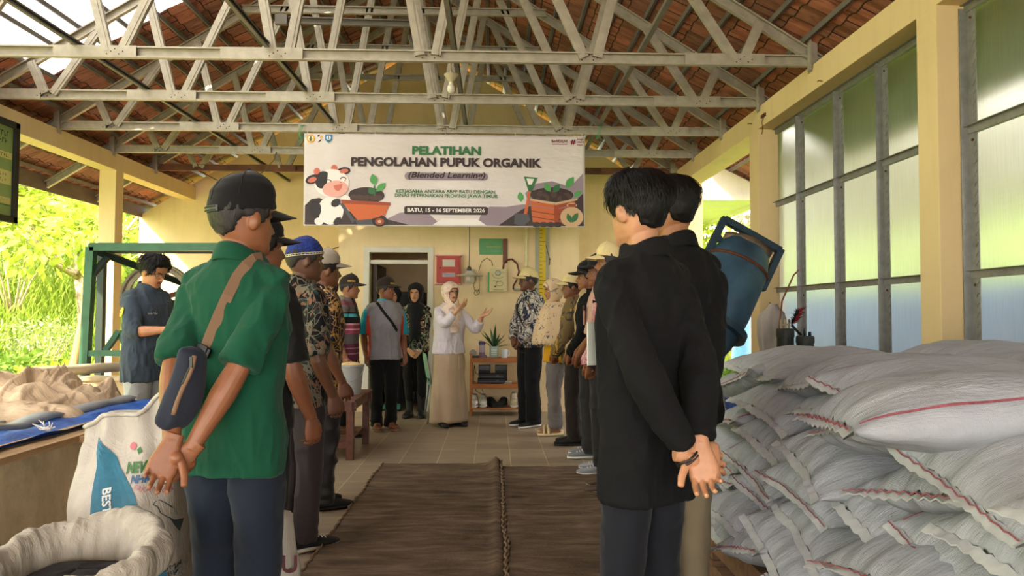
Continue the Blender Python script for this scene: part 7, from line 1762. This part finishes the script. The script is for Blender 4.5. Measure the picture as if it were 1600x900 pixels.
mb = MB(); top = rgs[-1]; mb.tube([p + Vector((0, 0, .004)) for p in top] + [top[0] + Vector((0, 0, .004))], .009, 8, cap=False); mb.build('rolled_edge', m_fs, root, True)
from mathutils.bvhtree import BVHTree
bv = BVHTree.FromPolygons([v.co for v in me.vertices], [list(p.vertices) for p in me.polygons])
def stick(mb, off):                                              # lay flat artwork onto the sack's near face
    out = []
    for p in mb.v:
        h_ = bv.ray_cast(Vector((p[0], -1, p[2])), Vector((0, 1, 0))); q = h_[0] if h_[0] is not None else Vector((p[0], -.10, p[2])); out.append((q.x, q.y - off, q.z))
    mb.v = out; return mb
def flat(px, py): p = at(px, py, YS - .12) - base; return Vector((p.x, 0, p.z))
mb = MB(); P = []
for i in range(31):                                              # the curving teal band
    u = i / 30; cl = interp([(0, 131), (.2, 146), (.5, 152), (.8, 158), (1, 170)], u); cr = interp([(0, 138), (.15, 174), (.4, 218), (.65, 246), (1, 258)], u); y = 690 + 215 * u
    P.append([flat(cl + (cr - cl) * k / 6, y) for k in range(7)])
mb.grid(P); stick(mb, .004).build('teal_band', m_fteal, root)
def ftext(body, px, py, wpx, mt, ang=0, size=None, bold=.0, name='lettering', off=.0055):
    mb = MB(); c = flat(px, py); k = (YS - .12) / FPX; a = R(ang); ux, uz = Vector((math.cos(a), 0, math.sin(a))), Vector((-math.sin(a), 0, math.cos(a)))
    add_text(mb, body, size or .04, c, ux, uz, width=wpx * k, bold=bold); stick(mb, off).build(name, mt, root)
ftext('NEW', 211, 733, 38, m_fgreen, 5, .050, .0025); ftext('NHK3', 222, 749, 34, m_fblue, 4, .036, .0015); ftext('PAKAN KO', 236, 766, 46, m_fpink, -14, .026); ftext('BEST FEED', 178, 800, 78, M('white sack print', '#d6d9d4', .6, var=0), -78, .040, .001, off=.007); ftext('UMUR M', 272, 889, 36, m_fink, 8, .024); ftext('BERAT', 272, 899, 26, m_fink, 8, .022)
mb = MB(); mb.prism([flat(194 + 6 * math.cos(a), 702 + 6 * math.sin(a)) for a in [2 * math.pi * i / 14 for i in range(14)]], (0, 0, 0), (0, .0005, 0)); stick(mb, .003).build('red_dot', m_fpink, root)
mb = MB(); mb.prism([flat(207, 702), flat(212, 710), flat(206, 714), flat(202, 707)], (0, 0, 0), (0, .0005, 0)); stick(mb, .003).build('green_mark', m_fgreen, root)
mb = MB(); q = [(243, 783), (240, 788), (246, 792), (250, 802), (258, 812), (268, 822), (277, 833), (275, 858)]; q2 = [(246, 782), (254, 788), (262, 798), (270, 796), (274, 806)]
for w_ in (q, q2):
    for a, b in zip(w_, w_[1:]):
        A, Bp = flat(*a), flat(*b); d = (Bp - A).normalized(); s = Vector((-d.z, 0, d.x)) * .0014; mb.add([A - s, A + s, Bp + s, Bp - s], [(0, 1, 2, 3)])
stick(mb, .003).build('hen_outline', m_fink, root)
# small white sack standing between the men's legs
root = empty('printed_sack', (at(441, 860, 2.62).x - .02, 2.62, 0), 0, 'white woven sack with brown letters SU beside the trousers of the man in green', 'sack')
mb = MB(); mb.rings([[Vector((.085 * (1 - .4 * sstep(.6, 1, v)) * math.cos(a), .06 * math.sin(a), .52 * v)) * (1 + .0) + Vector((.010 * noise.noise(Vector((math.cos(a) * 2, math.sin(a) * 2, v * 6))), 0, 0)) for a in [2 * math.pi * j / 28 for j in range(28)]] for v in [i / 20 for i in range(21)]]); mb.build('sack_body', m_fs, root, True)
mb = MB(); add_text(mb, 'SU', .085, (.045, -.062, .36), (1, 0, 0), (0, 0, 1), bold=.002, align='CENTER'); mb.build('lettering', M('brown sack print', '#5a3030', .7, var=.1), root)
# open sack with a rolled rim in the foreground
c = at(120, 880, 1.95); oc = Vector((c.x, 1.95, 0)); zr = at(132, 874, 1.95).z
root = empty('open_sack', oc, 0, 'open beige woven sack with a thick rolled rim in the bottom left corner', 'sack')
m_os = weave('beige woven sack', '#a79f90', .08, 300); mb = MB(); N_ = 60; RG = []
for r_, z in ((.03, 0), (.17, .01), (.195, .10), (.20, .3), (.19, zr - .12), (.185, zr - .05), (.215, zr - .06), (.240, zr - .02), (.235, zr + .02), (.205, zr + .035), (.175, zr + .015), (.165, zr - .03), (.165, zr - .10), (.16, zr - .14)):
    row = []
    for j in range(N_):
        a = 2 * math.pi * j / N_; q = Vector((math.cos(a) * 2.2, math.sin(a) * 2.2, z * 5)); n1 = noise.noise(q); n2 = 1 - 2 * abs(noise.noise(q * 2.7 + Vector((4, 0, 0))))
        rr = r_ * (1 + .09 * n1) + .012 * n2 * (r_ > .1) + .016 * noise.noise(Vector((math.cos(a) * 5, math.sin(a) * 5, z * 9))) * sstep(zr - .3, zr - .02, z); zz = z + (.035 * noise.noise(Vector((math.cos(a), math.sin(a), 3))) + .014 * n2 + .045 * math.sin(a)) * sstep(zr - .15, zr, z)
        row.append(Vector((rr * math.cos(a) * .88, rr * math.sin(a) * .85, max(0, zz))))
    RG.append(row)
mb.rings(RG, cap=False); mb.add(RG[0], [tuple(range(N_))]); me = eval_mesh(mb.mesh('sack_body'), [('SUBSURF', dict(levels=2))]); wrinkle(me, [(.007, (18, 18, 12), 4, True), (.004, (40, 40, 30), 7, True)]); shade(me); me.materials.append(m_os); link('sack_body', me, root)
mb = MB(); mb.rings([[Vector((r_ * math.cos(a) * .88, r_ * math.sin(a) * .85, z + .015 * noise.noise(Vector((a, r_ * 9, 0))))) for a in [2 * math.pi * j / 36 for j in range(36)]] for r_, z in ((.175, zr - .05), (.12, zr - .035), (.06, zr - .03), (.005, zr - .028))]); me = mb.mesh('dark_compost'); shade(me); me.materials.append(M('dark compost', '#1d1a18', .95, var=.4, vs=50, bump=.7, bs=120)); fix_normals(me); link('dark_compost', me, root)

# ---- the sling bag on the green shirt
bagm = cloth('navy sling bag nylon', '#252b38', .7, .1); m_strap = M('tan webbing', '#7a5f48', .8, var=.1, bump=.3, bs=300)
Rg = gman.M
root = empty('sling_bag', gman.root.location, gman.root.rotation_euler.z, 'navy sling bag with tan zip hanging at the back of the man in green polo', 'bag')
def gp(px, py, Y): return gman.Mi @ at(px, py, Y)
mb = MB(); P = []
outl = [(288, 538, 319, 548), (283, 560, 318, 575), (276, 580, 317, 600), (268, 602, 313, 625), (260, 625, 302, 648), (253, 645, 286, 668), (249, 658, 270, 676)]
for xl_, yl_, xr_, yr_ in outl:
    a, b = gp(xl_, yl_, 2.03), gp(xr_, yr_, 2.055); row = []
    m_ = (a + b) / 2; nrm = Vector((0, -1, 0)); hw = (b - a) / 2
    for q in [2 * math.pi * i / 24 for i in range(24)]:
        row.append(m_ + hw * math.copysign(abs(math.cos(q)) ** .7, math.cos(q)) + nrm * (.036 * math.copysign(abs(math.sin(q)) ** .8, math.sin(q))))
    P.append(row)
mb.rings(P); me = eval_mesh(mb.mesh('bag_body'), [('SUBSURF', dict(levels=2))]); wrinkle(me, [(.004, (16, 16, 9), 6, True)]); shade(me); me.materials.append(bagm); link('bag_body', me, root)
mb = MB(); z_ = [gp(px, py, 1.99) for px, py in ((304, 556), (301, 572), (294, 590), (285, 608), (277, 628), (271, 648))]
mb.tube(sum([[z_[i].lerp(z_[i+1], u) for u in (0, .5)] for i in range(5)], []) + [z_[-1]], .0065, 8); mb.build('tan_zip', m_strap, root, True)
mb = MB(); mb.box(gp(299, 566, 1.985), (.010, .006, .030)); mb.tube([gp(296, 575, 1.985), gp(285, 600, 1.985)], .003, 6); mb.build('zip_pull', m_dk, root)
strap = [gp(px, py, Y) for px, py, Y in ((408, 404, 2.14), (398, 406, 2.10), (385, 416, 2.07), (372, 432, 2.055), (356, 462, 2.045), (342, 495, 2.04), (330, 525, 2.035), (322, 548, 2.03))]
pts = [(gman.Mi @ CAM_LOC, p - gman.Mi @ CAM_LOC) for p in strap]
q = gman.on_shirt(gshirt, pts, .006); mid = [a for a, _ in q]
mb = MB(); P = []
for i, (p, nn) in enumerate(q):
    d = (mid[min(i+1, len(q)-1)] - mid[max(i-1, 0)]).normalized(); s = (p - gman.Mi @ CAM_LOC).normalized().cross(d).normalized() * .016; P.append([p - s, p + s])
mb.grid(P); me = eval_mesh(mb.mesh('strap'), [('SOLIDIFY', dict(thickness=.004, offset=0)), ('SUBSURF', dict(levels=1, subdivision_type='SIMPLE'))]); me.materials.append(m_strap); link('strap', me, root)
mb = MB(); c = (mid[-1] + mid[-2] * .0); c = mid[-1] + Vector((0, -.006, 0)); rt_ = Matrix.Rotation(R(25), 3, 'Y'); mb.box(c, (.050, .012, .032), rt_, 0, .004); mb.box(c + rt_ @ Vector((0, -.006, 0)), (.030, .008, .040), rt_, 0, .003); mb.build('buckle', m_gloss, root)
# ---------------------------------------------------------------- the training banner on the third truss
YBN = 7.47
A, Bc = at(475.5, 208.5, YBN), at(914, 209, YBN); Z0 = at(690, 354, YBN).z; Z1 = A.z
BW, BH = Bc.x - A.x, Z1 - Z0
root = empty('banner', (A.x, YBN, Z0), 0, 'large white printed banner with a cow and wheelbarrow hanging from the truss', 'banner')
def wob(x, z): return .010 * math.sin(x * 3.1 + 1) * (1 - z / BH) + .006 * math.sin(x * 9 + z * 3) * (.3 + .7 * (1 - z / BH)) + .004 * noise.noise(Vector((x * 4, z * 5, 2)))
def bl(x, z, d): return Vector((x, wob(x, z) - d, z))
def bend(mb, d=None):                                            # artwork follows the cloth
    mb.v = [(p[0], wob(p[0], p[2]) + p[1], p[2]) for p in mb.v]; return mb
def B2(px, py):                                                  # photo pixel on the banner -> banner x, z
    return (px - 475.5) / (914 - 475.5) * BW, (354 - py - .0) / (354 - 208.7) * BH
m_ban = NT('white banner vinyl'); v = m_ban.coord('Object'); m_ban.col(m_ban.ramp(m_ban.noise(v, 1.2, 3), [(.3, srgb('#cdc3c0')), (.7, srgb('#e0d9d6'))])); m_ban.set(Roughness=.45); m_ban.bump(m_ban.noise(m_ban.coord('Object', (1, 1, 2.2)), 3.5, 4, .6), .35, .05)
P = [[bl(BW * i / 90, BH * j / 30, 0) for j in range(31)] for i in range(91)]
mb = MB(); mb.grid(P); me = eval_mesh(mb.mesh('cloth'), [('SOLIDIFY', dict(thickness=.003, offset=-1))]); fix_normals(me); shade(me); me.materials.append(m_ban.mat); link('cloth', me, root)
def poly(mb, pts, d, m=0, n=0):
    """A filled shape from photo pixels, refined so that it follows the cloth."""
    q = [B2(*p) for p in pts]; bm = bmesh.new(); vs = [bm.verts.new((x, -d - .004, z)) for x, z in q]; f = bm.faces.new(vs); bmesh.ops.triangulate(bm, faces=[f])
    for _ in range(n * 3): bmesh.ops.subdivide_edges(bm, edges=[e for e in bm.edges if e.calc_length() > .06], cuts=1); bmesh.ops.triangulate(bm, faces=bm.faces)
    bm.verts.index_update(); mb.add([v.co.copy() for v in bm.verts], [[v.index for v in f.verts] for f in bm.faces], m); bm.free()
def ell(cx, cy, rx, ry, a0=0, n=28, rot=0):
    c, s = math.cos(rot), math.sin(rot); return [(cx + rx * math.cos(t) * c - ry * math.sin(t) * s, cy + rx * math.cos(t) * s + ry * math.sin(t) * c) for t in [a0 + 2 * math.pi * i / n for i in range(n)]]
pm = lambda n_, h_: M('banner ink ' + n_, h_, .5, var=0)
k_lil, k_brown, k_dbrown, k_green, k_dgreen, k_or, k_dor, k_pink, k_dpink, k_black, k_white, k_grey, k_sand, k_red, k_blue, k_yel = [pm(n_, h_) for n_, h_ in (('lilac', '#94838f'), ('brown', '#32221f'), ('soil', '#4a332a'), ('green', '#4f9a52'), ('deep green', '#2b6a3a'), ('orange', '#c9622f'), ('deep orange', '#9c4420'), ('pink', '#e2a79c'), ('deep pink', '#cd6f5d'), ('black', '#1d1718'), ('white', '#ece6e2'), ('grey', '#4a4a50'), ('sand', '#cdaa82'), ('maroon', '#7a2430'), ('blue', '#2f7aa8'), ('yellow', '#d9a52a'))]
MT = [k_lil, k_brown, k_dbrown, k_green, k_dgreen, k_or, k_dor, k_pink, k_dpink, k_black, k_white, k_grey, k_sand, k_red, k_blue, k_yel]
LIL, BRN, SOIL, GRN, DGR, ORG, DOR, PNK, DPK, BLK, WHT, GRY, SND, RED, BLU, YEL = range(16)
mb = MB()                                                        # hills along the bottom edge
poly(mb, [(585, 352), (600, 345), (625, 333), (650, 330), (672, 336), (690, 352)], .003, LIL, 2); poly(mb, [(745, 352), (752, 332), (765, 322), (790, 322), (815, 318), (840, 318), (880, 295), (895, 285), (905, 275), (911, 268), (912, 352)], .003, LIL, 2)
poly(mb, [(820, 300), (838, 285), (862, 281), (885, 288), (900, 300), (880, 330), (830, 330)], .0035, LIL, 1)
poly(mb, [(478, 352), (478, 322), (488, 312), (500, 310), (515, 322), (540, 330), (570, 334), (600, 342), (640, 352)], .004, BRN, 2); poly(mb, [(778, 352), (800, 338), (815, 326), (830, 320), (850, 325), (880, 330), (911, 300), (912, 352)], .004, BRN, 2)
poly(mb, [(676, 352), (690, 342), (745, 342), (760, 352)], .0035, WHT, 1)
bend(mb).build('hill_print', MT, root, fix=False)
mb = MB()                                                        # the cow
poly(mb, ell(518, 330, 20, 22), .006, WHT); poly(mb, ell(494, 328, 9, 14), .007, BLK); poly(mb, ell(527, 343, 7, 10), .0065, BLK); poly(mb, ell(500, 347, 7, 6), .007, WHT); poly(mb, ell(526, 318, 8, 6, rot=-.5), .0072, BLK); poly(mb, ell(541, 311, 7, 5), .0075, WHT)
poly(mb, ell(519, 287, 27, 22), .008, WHT); poly(mb, ell(505, 282, 11, 14, rot=.3), .009, BLK); poly(mb, ell(490, 281, 12, 7, rot=-.35), .0085, BLK); poly(mb, ell(489, 282, 7, 4, rot=-.35), .0095, DPK); poly(mb, ell(537, 268, 11, 6, rot=-.2), .0075, BLK); poly(mb, ell(538, 268, 7, 3.5, rot=-.2), .0095, DPK)
poly(mb, ell(496, 269, 5, 6), .0075, DPK); poly(mb, ell(523, 264, 5, 6), .0075, DPK); poly(mb, ell(525, 296, 20, 13, rot=-.1), .010, PNK)
for cx, cy in ((514, 285), (537, 281)): 
    for i in range(6): a, b = math.pi * (1 + i / 6), math.pi * (1 + (i + 1) / 6); poly(mb, [(cx + 5 * math.cos(a), cy + 4 * math.sin(a)), (cx + 5 * math.cos(b), cy + 4 * math.sin(b)), (cx + 3.4 * math.cos(b), cy + 2.6 * math.sin(b)), (cx + 3.4 * math.cos(a), cy + 2.6 * math.sin(a))], .011, BLK)
poly(mb, [(522, 291), (536, 288), (535, 295), (530, 300), (525, 298)], .011, DPK); poly(mb, ell(533, 286, 1.3, 1), .011, DPK); poly(mb, ell(540, 283, 1.3, 1), .011, DPK)
bend(mb).build('cow_picture', MT, root, fix=False)
def leaf(mb, x0, y0, x1, y1, w, d, m=GRN):
    dx, dy = x1 - x0, y1 - y0; L = math.hypot(dx, dy); nx, ny = -dy / L, dx / L; up = [(x0 + dx * u + nx * w * math.sin(math.pi * u), y0 + dy * u + ny * w * math.sin(math.pi * u)) for u in [i / 8 for i in range(9)]]
    dn = [(x0 + dx * u - nx * w * math.sin(math.pi * u), y0 + dy * u - ny * w * math.sin(math.pi * u)) for u in [i / 8 for i in range(7, 0, -1)]]; poly(mb, up + dn, d, m); poly(mb, up[:9] + [(x1, y1), (x0 + dx * .5, y0 + dy * .5)], d + .001, DGR) if False else None
mb = MB()                                                        # wheelbarrow heaped with soil, and its seedling
poly(mb, ell(573, 306, 28, 13), .006, BRN)
for i in range(16): poly(mb, ell(552 + (i * 17) % 44, 302 + (i * 7) % 14, 5, 4.4, n=14), .007 + i * .00003, SOIL if i % 2 else BRN)
poly(mb, [(534, 315), (610, 318), (600, 342), (560, 345)], .009, ORG); poly(mb, [(534, 313), (611, 317), (610, 322), (535, 319)], .010, DOR); poly(mb, [(556, 325), (604, 327), (598, 341), (562, 343)], .0095, DOR) if False else None
poly(mb, [(531, 318), (538, 319), (556, 346), (552, 350)], .008, GRY); poly(mb, [(555, 344), (585, 344), (592, 352), (560, 352)], .008, GRY); poly(mb, ell(594, 346, 12, 9), .0105, BLK); poly(mb, ell(594, 347, 7, 5.4), .0115, DOR); poly(mb, ell(594, 347, 3, 2.4), .012, SND)
leaf(mb, 586, 290, 582, 272, 6, .010); leaf(mb, 588, 300, 603, 286, 5, .010); leaf(mb, 584, 304, 577, 294, 5, .0105, DGR); poly(mb, [(584, 290), (586, 290), (587, 306), (585, 306)], .009, DGR)
bend(mb).build('wheelbarrow_picture', MT, root, fix=False)
mb = MB()                                                        # crate of soil, spade, tied bag
poly(mb, ell(862, 303, 34, 12), .006, BRN); [poly(mb, ell(834 + (i * 17) % 56, 300 + (i * 5) % 12, 5, 4.4, n=14), .007 + i * .00003, SOIL if i % 2 else BRN) for i in range(18)]
for i in range(4): poly(mb, [(828 + i, 311 + i * 9), (868, 317 + i * 9), (868, 325 + i * 9), (829 + i, 319 + i * 9)], .009, ORG); poly(mb, [(869, 317 + i * 9), (899, 310 + i * 9), (897, 318 + i * 9), (869, 325 + i * 9)], .009, DOR)
poly(mb, [(865, 316), (873, 316), (872, 352), (866, 352)], .010, DOR); poly(mb, [(828, 309), (868, 315), (902, 308), (902, 311), (868, 319), (828, 312)], .0105, SND)
leaf(mb, 860, 298, 850, 284, 5, .010); leaf(mb, 864, 299, 874, 286, 5, .010, DGR); leaf(mb, 884, 292, 896, 274, 6, .010); leaf(mb, 896, 306, 908, 296, 4, .0108); leaf(mb, 814, 314, 812, 298, 5, .0045)
poly(mb, [(825, 296), (829, 297), (823, 335), (818, 334)], .011, ORG); poly(mb, [(804, 332), (826, 334), (828, 343), (818, 352), (803, 349)], .0112, GRY); 
poly(mb, [(818, 274), (839, 276), (833, 292), (830, 298), (825, 297), (823, 290)], .0112, DGR); poly(mb, [(822, 277), (834, 278), (830, 287), (825, 287)], .0118, WHT)
poly(mb, ell(893, 338, 18, 16), .0115, SND); poly(mb, ell(893, 319, 8, 4), .0116, SND); poly(mb, [(887, 317), (900, 317), (899, 322), (888, 322)], .012, DOR); leaf(mb, 892, 347, 886, 332, 4, .0125, DGR); leaf(mb, 893, 347, 903, 331, 4.5, .0125, DGR)
[poly(mb, ell(838 + i * 11, 350, 7, 4), .0118, BRN) for i in range(4)]
bend(mb).build('crate_picture', MT, root, fix=False)
def text(body, cx, cy, wpx, mat, size, bold=0., shear=0., d=.015, name='lettering'):
    mb = MB(); x, z = B2(cx, cy); add_text(mb, body, size, (x, -d, z), (1, 0, 0), (0, 0, 1), width=wpx / (914 - 475.5) * BW, bold=bold, shear=shear); return bend(mb).build(name, mat, root)
text('PELATIHAN', 697, 235, 107, k_dgreen, .118, .006); text('PENGOLAHAN PUPUK ORGANIK', 696, 253.5, 297, k_brown, .124, .006); 
mb = MB(); x0, z0 = B2(632, 275); pts = ell(638, 275, 6, 6, math.pi / 2, 16)[:9] + ell(756, 275, 6, 6, -math.pi / 2, 16)[:9]; poly(mb, pts, .004, LIL, 1); pts = [(632, 324), (635, 322.5), (759, 322.5), (762, 324), (762, 334), (759, 335.5), (635, 335.5), (632, 334)]; poly(mb, pts, .005, BRN, 1); bend(mb).build('text_ground', MT, root, fix=False)
text('(Blended Learning)', 697, 273.5, 120, k_brown, .085, .002, .22); text('KERJASAMA ANTARA BBPP BATU DENGAN', 696, 299.5, 154, k_dgreen, .05, .001); text('DINAS PETERNAKAN PROVINSI JAWA TIMUR', 697, 306, 160, k_dgreen, .05, .001); text('BATU, 15 - 16 SEPTEMBER 2026', 697, 329, 120, k_white, .055, .0015, 0, .018)
text('BerAKHLAK', 874, 217.5, 26, k_red, .045, .001); text('bangga\nmelayani\nbangsa', 906, 218.5, 11, k_red, .03, .0005); text('#', 895, 218.5, 8, k_red, .07, .003)
mb = MB(); poly(mb, [(862, 221.5), (886, 221.5), (886, 222.5), (862, 222.5)], .006, RED); poly(mb, ell(486, 217, 6.5, 6.5), .006, YEL); poly(mb, ell(486, 217, 4.2, 4.2), .007, WHT); poly(mb, ell(486, 217.6, 3, 2.6), .008, YEL); poly(mb, [(485, 213), (487, 213), (487.4, 221), (484.6, 221)], .0085, DGR); bend(mb).build('emblem', MT, root, fix=False); mb = MB()
leaf(mb, 496, 214, 500, 211, 1.4, .006, BLK); leaf(mb, 500, 217, 504, 212, 1.4, .006, YEL); leaf(mb, 497, 223, 503, 218, 1, .006, BLK); bend(mb).build('emblem', MT, root, fix=False); mb = MB(); poly(mb, [(508, 210.5), (519, 210.5), (519, 219), (513.5, 224), (508, 219)], .006, BLU); poly(mb, ell(513.5, 215.5, 3.4, 3.4), .007, WHT); poly(mb, [(511, 219), (516, 219), (516.5, 221), (510.5, 221)], .008, DGR); poly(mb, [(513, 211.5), (514, 211.5), (515, 218), (512, 218)], .0085, BLU)
bend(mb).build('emblem', MT, root, fix=False)
mb = MB()
for x in (.03, BW * .25, BW * .5, BW * .75, BW - .03): mb.tube([bl(x, BH - .02, .004), Vector((x, .03, BH + .03)), Vector((x, .10, BH + .06))], .004, 6)
mb.build('tie_cord', M('white cord', '#cfc9bd', .8, var=0), root, True)
mb = MB()
for x, z in ((.02, .03), (.02, BH - .03), (BW - .02, .03), (BW - .02, BH - .03)): mb.tube([bl(x + .010 * math.cos(a), z + .010 * math.sin(a), .003) for a in [2 * math.pi * i / 12 for i in range(13)]], .0025, 6, cap=False)
mb.build('eyelet', m_alu, root, True)
